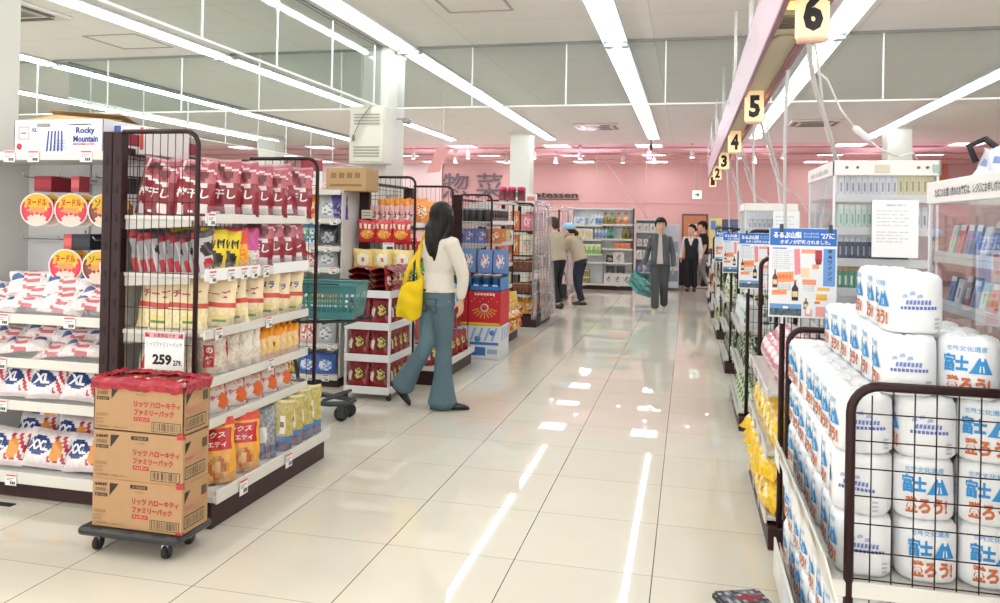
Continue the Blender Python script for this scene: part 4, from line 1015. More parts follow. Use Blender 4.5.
# ---- shopping cart with a teal basket
def basket(name, label, cat, loc, rotz, w, d, h, col, handles=True, scale=1):
    t = thing(name, label, cat, loc, rotz)
    W = lambda s, z: (w/2+.03*z/h)*s
    D = lambda s, z: (d/2+.03*z/h)*s
    b = MB(); b.box(-w/2, w/2, -d/2, d/2, 0, .008, col, .003)
    for k in range(8): b.box(-w/2+.01, w/2-.01, -d/2+d*(k+.5)/8-.004, -d/2+d*(k+.5)/8+.004, .006, .014, col)
    b.build('floor_grid', 'plastic', t, False)
    b = MB()
    for z0, z1 in ((0, .05), (h*.42, h*.5), (h*.74, h)):
        for s in (-1, 1):
            b.mesh([(W(-1, z0), D(s, z0), z0), (W(1, z0), D(s, z0), z0), (W(1, z1), D(s, z1), z1), (W(-1, z1), D(s, z1), z1), (W(-1, z0), D(s, z0)-.004*s, z0), (W(1, z0), D(s, z0)-.004*s, z0), (W(1, z1), D(s, z1)-.004*s, z1), (W(-1, z1), D(s, z1)-.004*s, z1)], [(0, 1, 2, 3), (7, 6, 5, 4), (3, 2, 6, 7), (1, 0, 4, 5)], col)
            b.mesh([(W(s, z0), D(-1, z0), z0), (W(s, z0), D(1, z0), z0), (W(s, z1), D(1, z1), z1), (W(s, z1), D(-1, z1), z1), (W(s, z0)-.004*s, D(-1, z0), z0), (W(s, z0)-.004*s, D(1, z0), z0), (W(s, z1)-.004*s, D(1, z1), z1), (W(s, z1)-.004*s, D(-1, z1), z1)], [(0, 1, 2, 3), (7, 6, 5, 4), (3, 2, 6, 7), (1, 0, 4, 5)], col)
    b.build('wall_band', 'plastic', t, False)
    b = MB(); n = 13; m = 9
    for i in range(n+1):
        for s in (-1, 1):
            u = -1+2*i/n; b.bar((W(u, 0), D(s, 0)-.003*s, 0), (W(u, h), D(s, h)-.003*s, h), .010, .005, col, (0, 1, 0))
    for i in range(m+1):
        for s in (-1, 1):
            u = -1+2*i/m; b.bar((W(s, 0)-.003*s, D(u, 0), 0), (W(s, h)-.003*s, D(u, h), h), .010, .005, col, (1, 0, 0))
    b.build('lattice', 'plastic', t, False)
    b = MB(); b.tube([(W(-1, h), D(-1, h), h), (W(1, h), D(-1, h), h), (W(1, h), D(1, h), h), (W(-1, h), D(1, h), h)], .009, col, 8, True, True); b.build('rim', 'plastic', t, False)
    if handles:
        for s in (-1, 1):
            b = MB(); b.tube([(W(-.55, h), D(s, h), h), (W(-.5, h), D(s, h)+.03*s, h+.01), (W(.5, h), D(s, h)+.03*s, h+.01), (W(.55, h), D(s, h), h)], .006, '#2c3a3a', 8); b.build('handle', 'plastic', t, False)
    return t
basket('shopping_basket', 'teal green shopping basket riding on the dark grey cart', 'basket', (-2.63, 5.43, .765), R(10), .50, .34, .25, '#4f8a8a')
t = thing('shopping_cart', 'dark grey shopping cart half hidden behind the near snack rack', 'shopping cart', (-2.66, 5.45, 0))
GC = '#3b4044'
b = MB(); b.tube([(-2.98, 5.28, .72), (-2.36, 5.34, .75), (-2.34, 5.64, .75), (-2.98, 5.62, .72)], .012, GC, 8, True, True)
for k in range(4): b.tube([(-2.9+.16*k, 5.29, .725), (-2.9+.16*k, 5.63, .725)], .006, GC, 6)
b.build('basket_cradle', 'plastic', t)
b = MB()
for y in (5.30, 5.62): b.tube([(-2.95, y, .71), (-2.98, y, .45), (-2.92, y, .16)], .016, GC, 8)
b.build('upright', 'plastic', t)
b = MB(); b.tube([(-3.02, 5.28, .98), (-3.02, 5.62, .98)], .015, '#2e3236', 8); b.tube([(-2.97, 5.30, .71), (-3.02, 5.29, .98)], .013, GC, 8); b.tube([(-2.97, 5.62, .71), (-3.02, 5.61, .98)], .013, GC, 8); b.build('push_handle', 'plastic', t)
b = MB(); b.tube([(-2.93, 5.30, .15), (-2.55, 5.36, .13), (-2.42, 5.42, .13), (-2.42, 5.52, .13), (-2.55, 5.58, .13), (-2.93, 5.62, .15)], .02, GC, 8); b.tube([(-2.7, 5.34, .14), (-2.7, 5.60, .14)], .012, GC, 8)
b.tube([(-2.60, 5.36, .15), (-2.46, 5.40, .20), (-2.46, 5.54, .20), (-2.60, 5.58, .15)], .012, GC, 8); b.build('lower_frame', 'plastic', t)
for (x, y) in ((-2.47, 5.40), (-2.47, 5.54), (-2.88, 5.31), (-2.88, 5.61)):
    b = MB(); b.lathe([(.0, -.016), (.045, -.016), (.055, -.008), (.055, .008), (.045, .016), (.0, .016)], '#26282a', 20, (x, y, .055), 'y'); wh = b.build('wheel', 'rubber', t)
    b = MB(); b.box(x-.025, x+.025, y-.024, y-.017, .03, .13, GC, .004); b.box(x-.025, x+.025, y+.017, y+.024, .03, .13, GC, .004); b.build('wheel_fork', 'plastic', wh)

# ---- white rolling rack with dark red biscuit bags
t = thing('rolling_rack', 'white plastic rolling rack filled with dark red biscuit bags', 'rolling rack', (-2.565, 6.36, 0))
WX0, WX1, WY0, WY1 = -2.77, -2.37, 6.1, 6.62
for z in (.10, .365, .63, .895):
    b = MB(); b.box(WX0, WX1, WY0, WY1, z-.012, z, '#e6e3e6', .003); b.box(WX0, WX1, WY0-.006, WY0+.006, z-.05, z+.012, '#eeebee', .003); b.box(WX1-.006, WX1+.006, WY0, WY1, z-.05, z+.012, '#e8e5e8', .003); b.box(WX0-.006, WX0+.006, WY0, WY1, z-.05, z+.012, '#e8e5e8', .003); b.box(WX0, WX1, WY1-.006, WY1+.006, z-.05, z+.012, '#e8e5e8', .003)
    b.build('shelf', 'plastic', t)
for x in (WX0+.008, WX1-.008):
    for y in (WY0+.008, WY1-.008):
        b = MB(); b.tube([(x, y, .06), (x, y, .9)], .013, '#e9e6e9', 8); b.build('post', 'plastic', t)
        b = MB(); b.lathe([(.0, -.014), (.024, -.014), (.028, -.007), (.028, .007), (.024, .014), (.0, .014)], '#2a2627', 14, (x, y+.01, .028), 'x'); b.box(x-.016, x+.016, y-.01, y+.02, .03, .065, '#3a3536', .003); b.build('caster', 'rubber', t)
GW = 'dark red bags on the white rolling rack'
for z, tn in ((.102, 'bottom'), (.367, 'second'), (.632, 'third')):
    for i in range(2): K['redpack'].put((-2.665+.195*i, 6.15, z), (R(-3), 0, R(J(4))), 'dark red biscuit bag facing the camera on the %s tier, %s' % (tn, ('left', 'right')[i]), GW)
    for i in range(3): K['redpack'].put((-2.41, 6.27+.115*i, z), (0, 0, R(80+J(8))), 'dark red biscuit bag along the aisle side of the %s tier, %s' % (tn, ORD[i]), GW, (.8, 1, .97))
    for i in range(2): K['redpack'].put((-2.655+.19*i, 6.30, z), (R(-3), 0, R(J(4))), 'dark red biscuit bag in the second row of the %s tier, %s' % (tn, ('left', 'right')[i]), GW)
for j in range(4):
    for i in range(2):
        K['redpack'].put((-2.665+.2*i+J(.008), 6.14, .91+.05*j), (R(-86+J(3)), 0, R(J(5))), 'dark red biscuit bag lying in the top pile, layer %s up, %s' % (('one', 'two', 'three', 'four')[j], ('left', 'right')[i]), GW)
for i in range(3): K['redpack'].put((-2.40, 6.22+.14*i, .897), (R(-8), 0, R(82+J(6))), 'dark red biscuit bag standing at the side of the top pile, %s' % ORD[i], GW)

# ---- second snack rack
def left_rack(label, xb, xf, xbase, y0, y1, top, zs, name='snack_rack', n=9):
    t = thing(name, label, 'shelf rack', ((xb+xf)/2, (y0+y1)/2, 0))
    for y, tp in ((y0, top), (y1-.05, top-.05)):
        b = MB(); b.box(xb, xb+.10, y, y+.05, 0, tp, BR, .004); b.build('post', 'dark', t)
    tube_frame(t, y0+.02, xb+.1, xf, .15, top, n, 10); tube_frame(t, y1-.02, xb+.1, xf, .15, top-.03, n, 10)
    b = MB(); b.box(xb+.02, xb+.035, y0+.05, y1-.05, .15, top-.45, '#dcdad6', .003); b.build('back_panel', 'paint', t)
    b = MB(); b.box(xb+.04, xb+.055, y0+.05, y1-.05, top-.07, top-.04, BR, .003)
    g = MB()
    for i in range(12): g.tube([(xb+.045, y0+.08+(y1-y0-.16)*i/11, top-.45), (xb+.045, y0+.08+(y1-y0-.16)*i/11, top-.06)], .0025, BR, 5)
    for j in range(4): g.tube([(xb+.045, y0+.05, top-.4+j*.1), (xb+.045, y1-.05, top-.4+j*.1)], .0025, BR, 5)
    b.build('back_rail', 'dark', t); g.build('back_wire', 'dark', t)
    b = MB(); b.box(xb+.02, xbase-.02, y0+.01, y1-.01, 0, .125, BR2, .004); b.build('kickboard', 'dark', t)
    b = MB(); b.box(xb+.03, xbase, y0, y1, .13, .165, '#e4e1da', .004); bs = b.build('base_deck', 'paint', t)
    b = MB(); b.box(xbase, xbase+.014, y0, y1, .125, .19, LIPW, .003); b.build('price_rail', 'plastic', bs)
    for z in zs: shelf_x(t, xb+.04, xf, y0+.03, y1-.06, z, (y0+.3, y0+.7))
    return t
left_rack('dark brown wire-ended snack rack with hanging crisp bags, beside the walking woman', -2.97, -2.43, -2.18, 6.8, 8.02, 1.885, [1.46, 1.18, .90, .62, .40])
GR = 'goods on the second snack rack'
for i in range(3):
    K['crisp_red'].put((-2.855+.165*i, 6.74, 1.285), (R(4), 0, R(6+J(6))), 'red crisp bag hanging on the rack end in the upper row, %s from the left' % ORD[i], 'red crisp bags hung on the rack end')
    K['crisp_cream'].put((-2.875+.19*i, 6.72, 1.005), (R(5), 0, R(6+J(6))), 'cream crisp bag hanging on the rack end in the lower row, %s from the left' % ORD[i], 'cream crisp bags hung on the rack end')
for i in range(2): K['crisp_red'].put((-2.60+.13*i, 6.88, 1.10), (R(3), 0, R(12)), 'red crisp bag behind the end wire between the hanging rows, %s' % ('left', 'right')[i], 'red crisp bags hung on the rack end')
for i in range(5): K['crisp_orange'].put((-2.72+.075*i, 6.93+.02*i, 1.475), (R(-5), R(-8), R(40)), 'orange crisp bag on the top shelf behind the end wire, %s from the post' % ORD[i], GR)
for i in range(5): K['crisp_orange'].put((-2.50, 7.15+.16*i, 1.462), (R(-5), 0, R(35)), 'orange crisp bag along the top shelf of the second rack, %s from the camera' % ORD[i], GR)
for i in range(4): K['f_pink'].put((-2.80+.1*i, 6.86, 1.462), (0, R(-10), R(20)), 'pink and white pack low behind the end wire, %s from the post' % ORD[i], GR, (.7, .7, .75))
for j, (z, ks) in enumerate(((1.18, ('f_pink', 'f_red')), (.90, ('f_green', 'f_yellow')), (.62, ('f_royal', 'f_blue')), (.40, ('f_red', 'redpack')))):
    for i in range(7):
        k = ks[0] if i < 4 else ks[1]
        K[k].put((-2.47+(.12 if j > 1 else 0), 6.9+.155*i, z+.001), (R(-5), 0, R(48+J(8))), '%s on the second rack, %s shelf, %s from the camera' % (NM.get(k, 'dark red bag'), ('second', 'third', 'fourth', 'fifth')[j], ORD[i]), GR)
for i in range(6): K['redpack'].put((-2.26, 6.92+.18*i, .167), (R(-10), 0, R(55)), 'dark red bag on the bottom shelf of the second rack, %s from the camera' % ORD[i], GR)
t = thing('price_card', 'small pale price card above the hanging red crisps', 'price card', (-2.9, 6.75, 1.54))
b = MB(); b.box(-2.93, -2.82, 6.765, 6.769, 1.50, 1.58, '#ded8c4', .001)
for k in range(2): b.face([(-2.92, 6.7645, 1.55-.025*k), (-2.84, 6.7645, 1.55-.025*k), (-2.84, 6.7645, 1.558-.025*k), (-2.92, 6.7645, 1.558-.025*k)], '#8d8a80')
b.build('card', 'card', t)
t = thing('price_card', 'small white price card above the hanging cream crisps', 'price card', (-2.65, 6.7, 1.24))
b = MB(); b.box(-2.70, -2.59, 6.725, 6.729, 1.215, 1.285, '#f0eeee', .001); b.face([(-2.69, 6.7245, 1.27), (-2.60, 6.7245, 1.27), (-2.60, 6.7245, 1.278), (-2.69, 6.7245, 1.278)], '#d25c68'); b.face([(-2.66, 6.7245, 1.225), (-2.60, 6.7245, 1.225), (-2.60, 6.7245, 1.25), (-2.66, 6.7245, 1.25)], '#3a3a3e'); b.build('card', 'card', t)

# ---- third rack: cans, biscuit and toy boxes
left_rack('dark brown rack of canned drinks and toy boxes behind the red box display', -2.68, -2.22, -2.12, 8.85, 10.05, 1.80, [1.49, 1.235, .96, .68, .42], 'confectionery_rack')
G3 = 'goods on the confectionery rack'
for i in range(4): K['c_can'].put((-2.54+.085*i, 8.94, 1.492), (0, 0, R(20*i)), 'dark can behind the end wire of the confectionery rack, %s from the post' % ORD[i], 'dark cans on the top shelf')
for i in range(7): K['c_can'].put((-2.28, 9.05+.12*i, 1.492), (0, 0, R(40*i)), 'dark can along the aisle edge of the top shelf, %s from the camera' % ORD[i], 'dark cans on the top shelf')
for j, (z, ks) in enumerate(((1.237, ('c_blue', 'c_blue', 'c_orange', 'c_orange', 'c_green', 'c_green', 'c_white')), (.962, ('c_toyblue', 'c_white', 'c_orange', 'c_green', 'c_pinkbig', 'c_white', 'c_orange')), (.682, ('c_white', 'c_blue', 'c_white', 'c_orange', 'c_toyblue', 'c_white', 'c_green')))):
    for i in range(3): K[('c_blue', 'c_blue', 'c_orange')[i] if j == 0 else ks[i]].put((-2.51+.155*i, 8.95, z), (0, 0, R(10)), 'small printed box behind the end wire, %s shelf of the confectionery rack, %s' % (('second', 'third', 'fourth')[j], ORD[i]), G3, (1, 1, 1) if j == 0 else (.8, .8, .8))
    for i in range(7): K[ks[i]].put((-2.27, 9.05+.145*i, z), (0, 0, R(55)), 'small printed box by the aisle, %s shelf of the confectionery rack, %s' % (('second', 'third', 'fourth')[j], ORD[i]), G3, (1, 1, 1) if j == 0 else (.8, .8, .8))
for i in range(6): K['f_yellow'].put((-2.16, 9.0+.17*i, .422), (R(-12), 0, R(60)), 'yellow bag on the fifth shelf of the confectionery rack, %s' % ORD[i], G3)
for i in range(6): K[('f_yellow', 'f_orange', 'f_red')[i % 3]].put((-2.10, 9.0+.17*i, .167), (R(-18), 0, R(60)), '%s bag on the bottom shelf of the confectionery rack, %s' % (('yellow', 'orange', 'red')[i % 3], ORD[i]), G3)
for i in range(3): K['f_orange'].put((-2.07, 9.4+.2*i, .30), (R(-50), 0, R(70)), 'orange bag heaped on top at the bottom of the confectionery rack, %s' % ORD[i], G3)
# its top: pink drums, pale cartons
for i in range(3):
    b = MB(); b.lathe([(.05, 0, '#d8c8cc'), (.05, .02, '#8c3a4a'), (.05, .15, '#e8dde0'), (.055, .15, '#d83a6a'), (.055, .19, '#d83a6a'), (.02, .20, '#d83a6a')], '#d8c8cc', 16)
    o = b.build('candy_jar', 'plastic'); o.location = (-2.30+.12*i, 9.75, 1.74); tag(o, 'pink-lidded jar high on the confectionery rack, %s from the left' % ORD[i], 'jar', 'pink-lidded jars')
b = MB(); b.box(-2.62, -2.16, 9.6, 9.98, 1.715, 1.738, '#d8d5d0', .004); tag(b.build('top_board', 'paint'), 'pale board across the far end of the confectionery rack top', 'board')
plain_carton(-2.56, -2.30, 9.1, 9.4, 1.492, 1.7, 'pale carton on the top shelf among the dark cans', ('#d8d2c8', '#b0a89c'))

# ---- red box display in front of the confectionery rack
for k, (x0, x1, nm) in enumerate(((-2.68, -2.325, 'left'), (-2.315, -1.955, 'right'))):
    y0, y1 = 8.28, 8.70
    t = thing('drink_case', 'blue and white striped case at the %s bottom of the red display' % nm, 'case', ((x0+x1)/2, 8.49, 0), 0, 'blue and white cases under the red boxes')
    b = MB(); b.box(x0, x1, y0, y1, 0.002, .36, '#e6e9ee', .004); b.build('box', 'card', t)
    b = MB(); w = x1-x0
    for q in range(4): b.face([(x0+w*(.05+.22*q), y0-.001, .20), (x0+w*(.12+.22*q), y0-.001, .20), (x0+w*(.26+.22*q), y0-.001, .34), (x0+w*(.19+.22*q), y0-.001, .34)], '#8fb4e0')
    b.box(x0+.02, x1-.02, y0-.002, y0, .155, .185, '#3f7cc4'); b.box(x0+.04, x0+w*.55, y0-.002, y0, .04, .13, '#3f74bc'); b.box(x0+w*.6, x1-.03, y0-.002, y0, .06, .11, '#9fb6d8')
    b.lathe([(.0, 0), (.035, 0), (.035, .002), (.0, .002)], '#4f88cc', 16, (x0+w*.3, y0, .22), 'y'); b.lathe([(.0, 0), (.03, 0), (.03, .002), (.0, .002)], '#4f88cc', 16, (x0+w*.75, y0, .29), 'y')
    for q in range(3): b.face([(x1+.001, y0+.04+.12*q, .2), (x1+.001, y0+.09+.12*q, .2), (x1+.001, y0+.15+.12*q, .34), (x1+.001, y0+.10+.12*q, .34)], '#8fb4e0')
    b.build('print', 'ink', t)
    t = thing('gift_case', 'red printed display case above the blue and white one, %s side' % nm, 'case', ((x0+x1)/2, 8.49, .362), 0, 'red display cases')
    b = MB(); b.box(x0, x1, y0, y1, .362, .735, '#c8202e', .004); b.build('box', 'card', t)
    b = MB(); b.box(x0+.004, x1-.004, y0-.002, y0, .366, .395, '#e8c23a'); cx = (x0+x1)/2
    [b.box(cx-.115+.034*q, cx-.092+.034*q, y0-.002, y0, .692, .716, '#f2e6dc') for q in range(7)]
    b.lathe([(.0, 0), (.048, 0), (.048, .002), (.0, .002)], '#e9b9a8', 18, (cx, y0, .555), 'y'); b.lathe([(.0, 0), (.03, 0), (.03, .002), (.0, .002)], '#c8303a', 18, (cx, y0-.001, .56), 'y')
    for q in range(9):
        a = PI*(q+.5)/9+PI; b.bar((cx+.06*math.cos(a), y0-.001, .56+.06*math.sin(a)), (cx+.14*math.cos(a), y0-.001, .54+.10*math.sin(a)), .012, .002, '#e0a03a', (0, 1, 0))
    for q in range(10): b.box(x0+.03+w*.088*q, x0+.04+w*.088*q, y0-.0015, y0, .62+.03*(q % 3), .63+.03*(q % 3), '#e8b86a')
    b.build('print', 'ink', t)
    # tray of blue cups
    t = thing('cup_tray', 'open %s tray of blue cups on top of the red display' % ('red' if k == 0 else 'blue-edged'), 'tray', (cx, 8.49, .736), 0, 'trays of blue cups')
    b = MB(); c = '#c8202e' if k == 0 else '#5f8cc4'
    b.box(x0+.01, x1-.01, y0+.01, y1-.01, .737, .745, c)
    b.box(x0+.01, x1-.01, y0+.01, y0+.016, .737, .79, '#2f7cc0'); b.box(x0+.01, x1-.01, y1-.016, y1-.01, .737, 1.02, c); b.box(x0+.01, x0+.016, y0+.01, y1-.01, .737, .88, '#4f86c0'); b.box(x1-.016, x1-.01, y0+.01, y1-.01, .737, .88, '#4f86c0')
    b.build('tray', 'card', t)
    for q in range(6):
        x = x0+.07+.108*(q % 3); y = y0+.075+.12*(q//3)
        bb = MB(); bb.lathe([(.036, 0, '#2f86c8'), (.044, .12, '#2f86c8'), (.046, .12, '#5a5f6a'), (.047, .155, '#8a6a6a'), (.042, .165, '#c9ccd2')], '#2f86c8', 14)
        bb.box(-.03, .03, -.046, -.040, .035, .06, '#e6eef6')
        o = bb.build('blue_cup', 'card'); o.location = (x, y, .746); tag(o, 'blue cup in the %s cup tray, %s row, %s from the left' % (nm, ('front', 'back')[q//3], ORD[q % 3]), 'cup', 'blue cups in the trays')
    for q in range(2):
        K['c_toyblue'].put((cx-.085+.175*q, 8.62, .912), (R(-6), 0, R(J(4))), 'blue toy box standing behind the %s cup tray, %s' % (nm, ('left', 'right')[q]), 'toy boxes behind the cups', (.82, .7, 1.25))

# ---- rack with toy boxes under a clear vinyl cover
t = thing('covered_rack', 'brown rack of toys and chocolate boxes with clear vinyl hanging at its side', 'shelf rack', (-2.36, 11.6, 0))
b = MB(); b.box(-2.62, -2.57, 11.02, 11.07, 0, 1.74, BR, .004); b.build('post', 'dark', t)
b = MB(); b.box(-2.62, -2.57, 12.15, 12.2, 0, 1.74, BR, .004); b.build('post', 'dark', t)
tube_frame(t, 11.04, -2.57, -2.14, .15, 1.76, 8, 9); tube_frame(t, 12.18, -2.57, -2.14, .15, 1.76, 8, 9)
b = MB(); b.box(-2.6, -2.08, 11.0, 12.2, 0, .15, BR2, .006); b.build('kickboard', 'dark', t)
b = MB(); b.box(-2.61, -2.595, 11.05, 12.17, .15, 1.5, '#d4d0cc', .003); b.build('back_panel', 'paint', t)
for z in (.17, .48, .80, 1.02, 1.37): shelf_x(t, -2.6, -2.16, 11.06, 12.16, z, (11.3,), (), .03, 0, 1, '#3a2e2e')
GT = 'goods on the covered rack'
K['c_pinkbig'].put((-2.25, 11.12, 1.372), (0, 0, R(4)), 'large pink toy box on the top shelf of the covered rack', GT); K['c_orangebig'].put((-2.43, 11.12, 1.372), (0, 0, R(4)), 'orange toy box beside the large pink one on the covered rack', GT)
K['c_cream'].put((-2.25, 11.12, 1.022), (0, 0, R(4)), 'cream toy box on the second shelf of the covered rack', GT); K['c_orangebig'].put((-2.43, 11.12, 1.022), (0, 0, R(4)), 'orange toy box beside the cream one on the covered rack', GT)
for j, z in enumerate((.80, .48)):
    for i in range(5): K['c_brown'].put((-2.52+.09*i, 11.12, z+.002), (0, 0, R(3)), 'brown chocolate box on the %s shelf of the covered rack, %s from the left' % (('third', 'fourth')[j], ORD[i]), GT)
for j, z in enumerate((1.372, 1.022, .802, .482, .172)):
    for i in range(4): K[('c_pinkbig', 'c_white', 'c_orange', 'c_brown', 'f_orange')[j]].put((-2.26, 11.35+.22*i, z), (0, 0, R(80)), 'boxed treat behind the vinyl, %s shelf down, %s from the camera' % (ORD[j], ORD[i]), GT, (.9, .9, .9))
for i in range(3): K['f_orange'].put((-2.50+.15*i, 11.12, .172), (R(-15), 0, R(5)), 'orange bag on the lowest shelf of the covered rack, %s' % ORD[i], GT)
b = MB(); b.box(-2.63, -2.1, 11.05, 12.15, 1.745, 1.765, '#d8d5d0', .004); b.build('top_board', 'paint', t)
t = thing('green_box', 'green printed box standing on top of the covered rack', 'box', (-2.38, 11.1, 1.766))
b = MB(); b.box(-2.48, -2.30, 11.08, 11.18, 1.766, 1.95, '#2f8a68', .003); b.build('box', 'card', t)
b = MB(); b.box(-2.46, -2.32, 11.078, 11.08, 1.80, 1.85, '#e4efe8'); b.box(-2.46, -2.32, 11.078, 11.08, 1.92, 1.94, '#d8e8e0'); b.build('print', 'ink', t)
t = thing('white_box', 'white and red box standing beside the green one on the covered rack', 'box', (-2.2, 11.1, 1.766))
b = MB(); b.box(-2.27, -2.13, 11.08, 11.18, 1.766, 1.90, '#ece6e4', .003); b.build('box', 'card', t)
b = MB(); b.box(-2.255, -2.145, 11.078, 11.08, 1.80, 1.86, '#d87a72'); b.build('print', 'ink', t)
def vinyl(name, label, x, y0, y1, z0, z1, folds, amp, parent=None, axis='y', flare=.10):
    def S(u, v):
        a = u*(y1-y0)+y0; o = amp*math.sin(folds*2*PI*u+1.3*math.sin(3*v))*(1.1-.5*v)+flare*(1-v)**2
        return (x+o, a, z0+(z1-z0)*v) if axis == 'y' else (a, x-o, z0+(z1-z0)*v)
    b = MB(); b.grid(S, 60, 14, '#ffffff'); o = b.build(name, 'vinyl', parent)
    return o
vinyl('vinyl_cover', '', -2.10, 10.98, 12.25, .10, 1.80, 6, .022, t := thing('vinyl_curtain', 'clear wrinkled vinyl curtain hanging over the covered rack', 'vinyl curtain', (-2.1, 11.6, 1.8)))
b = MB(); b.tube([(-2.10, 10.95, 1.80), (-2.10, 12.28, 1.80)], .01, '#cfcdd0', 8); b.build('curtain_rod', 'steel', t)
vinyl('vinyl_cover', '', 11.0, -2.14, -2.06, .12, 1.80, 1.5, .01, t, 'x', .04)
# next covered rack farther back
t = thing('covered_rack', 'vinyl-covered rack beyond the two leaning shoppers', 'shelf rack', (-2.5, 15.3, 0))
b = MB(); b.box(-2.9, -2.36, 14.75, 16.0, 0, .15, BR2, .006); b.build('kickboard', 'dark', t)
for (x, y) in ((-2.88, 14.76), (-2.88, 15.95), (-2.40, 14.76), (-2.40, 15.95)):
    b = MB(); b.box(x, x+.03, y, y+.03, .1, 1.74, BR, .003); b.build('post', 'dark', t)
for z in (.17, .5, .85, 1.2, 1.5, 1.74):
    b = MB(); b.box(-2.88, -2.38, 14.77, 15.97, z-.02, z, '#d8d4d0', .003); b.build('shelf', 'paint', t)
for j, z in enumerate((.17, .5, .85, 1.2, 1.5)):
    for i in range(3): K[('f_red', 'c_white', 'f_pink', 'c_pinkbig', 'c_white')[j]].put((-2.78+.16*i, 14.85, z+.002), (0, 0, R(4)), 'pack on the rack behind the two shoppers, %s shelf up, %s' % (ORD[j], ORD[i]), 'packs behind the far vinyl', (.75, .75, .75))
t2 = thing('vinyl_curtain', 'clear vinyl curtain behind the shopper in the blue cap', 'vinyl curtain', (-2.3, 15.3, 1.8))
vinyl('vinyl_cover', '', -2.33, 14.7, 16.05, .10, 1.80, 6, .02, t2)
b = MB(); b.tube([(-2.33, 14.68, 1.80), (-2.33, 16.08, 1.80)], .01, '#cfcdd0', 8); b.build('curtain_rod', 'steel', t2)
# ================================================================== RIGHT: THE CHECKOUT-END RACKS
def right_rack(label, y0, y1, zs, top=1.06, xf=.38, xb=.95, near_wires=(9, 9), name='checkout_rack'):
    t = thing(name, label, 'shelf rack', ((xf+xb)/2, (y0+y1)/2, 0))
    tube_frame(t, y0, xf+.25, xf+.05, .10, 1.46, 5, 14, .013, .05, True)
    tube_frame(t, y1, xf+.25, xf+.05, .10, 1.30, 5, 12, .013, .05, True)
    b = MB(); b.box(xb-.03, xb, y0, y1, 0, top-.08, '#dcd9d4', .003); b.build('back_panel', 'paint', t)
    b = MB(); b.box(xf, xb, y0-.02, y1+.02, 0, .105, BR2, .005); b.build('kickboard', 'dark', t)
    for z in zs: shelf_x(t, xb-.03, xf, y0+.03, y1-.03, z, (y0+.3, y0+.6, y0+.9), (), .045, .05, -1)
    return t
# -- rack A: tissue packs
t = thing('checkout_rack', 'brown wire-ended rack nearest the camera holding the white tissue packs', 'shelf rack', (.68, 2.9, 0))
tube_frame(t, 2.385, .945, .452, .10, 1.055, 9, 12, .0135, .075)
tube_frame(t, 3.60, .98, .43, .10, 1.055, 9, 9, .013, .06)
b = MB(); b.box(.93, .95, 2.41, 3.58, 0, 1.0, '#dcd9d4', .003); b.build('back_panel', 'paint', t)
b = MB(); b.box(.40, .95, 2.36, 3.62, 0, .075, BR2, .005); b.build('kickboard', 'dark', t)
for z, nm in ((.10, 0), (.505, 1)):
    b = MB(); b.box(.395, .93, 2.41, 3.57, z-.024, z, '#e0ddd6', .004); sh = b.build('shelf', 'paint', t)
    b = MB(); b.mesh([(.395, 2.15, z+.0), (.395, 3.40, z+.0), (.355, 3.40, z+.15), (.355, 2.15, z+.15), (.39, 2.15, z), (.39, 3.40, z), (.35, 3.40, z+.15), (.35, 2.15, z+.15)], [(0, 1, 2, 3), (7, 6, 5, 4), (3, 2, 6, 7), (0, 3, 7, 4), (1, 0, 4, 5), (2, 1, 5, 6)], '#e6e3dc') if nm else b.box(.36, .368, 2.3, 3.40, z-.02, z+.13, '#e6e3dc', .002)
    b.build('price_rail', 'plastic', sh)
    b = MB()
    for k in range(4): b.face([(.349-.0, 3.30-.27*k, z+.06), (.349, 3.14-.27*k, z+.06), (.3495-.004, 3.14-.27*k, z+.13), (.3495-.004, 3.30-.27*k, z+.13)] if nm else [(.3585, 3.30-.27*k, z+.03), (.3585, 3.14-.27*k, z+.03), (.3585, 3.14-.27*k, z+.10), (.3585, 3.30-.27*k, z+.10)], ('#f1efec', '#e4eaf2', '#f1efec', '#efe9e2')[k])
    b.build('card_strip', 'card', sh)
    g = MB()
    for k in range(26): g.tube([(.40, 2.42+.044*k, z+.002), (.40, 2.42+.044*k, z+.05)], .0022, '#cfccc6', 4)
    g.tube([(.40, 2.41, z+.05), (.40, 3.55, z+.05)], .003, '#cfccc6', 5); g.build('wire_stop', 'steel', sh)
b = MB(); b.box(.40, .94, 2.375, 2.41, .463, .509, '#e4e1da', .004); b.build('end_rail', 'plastic', t)
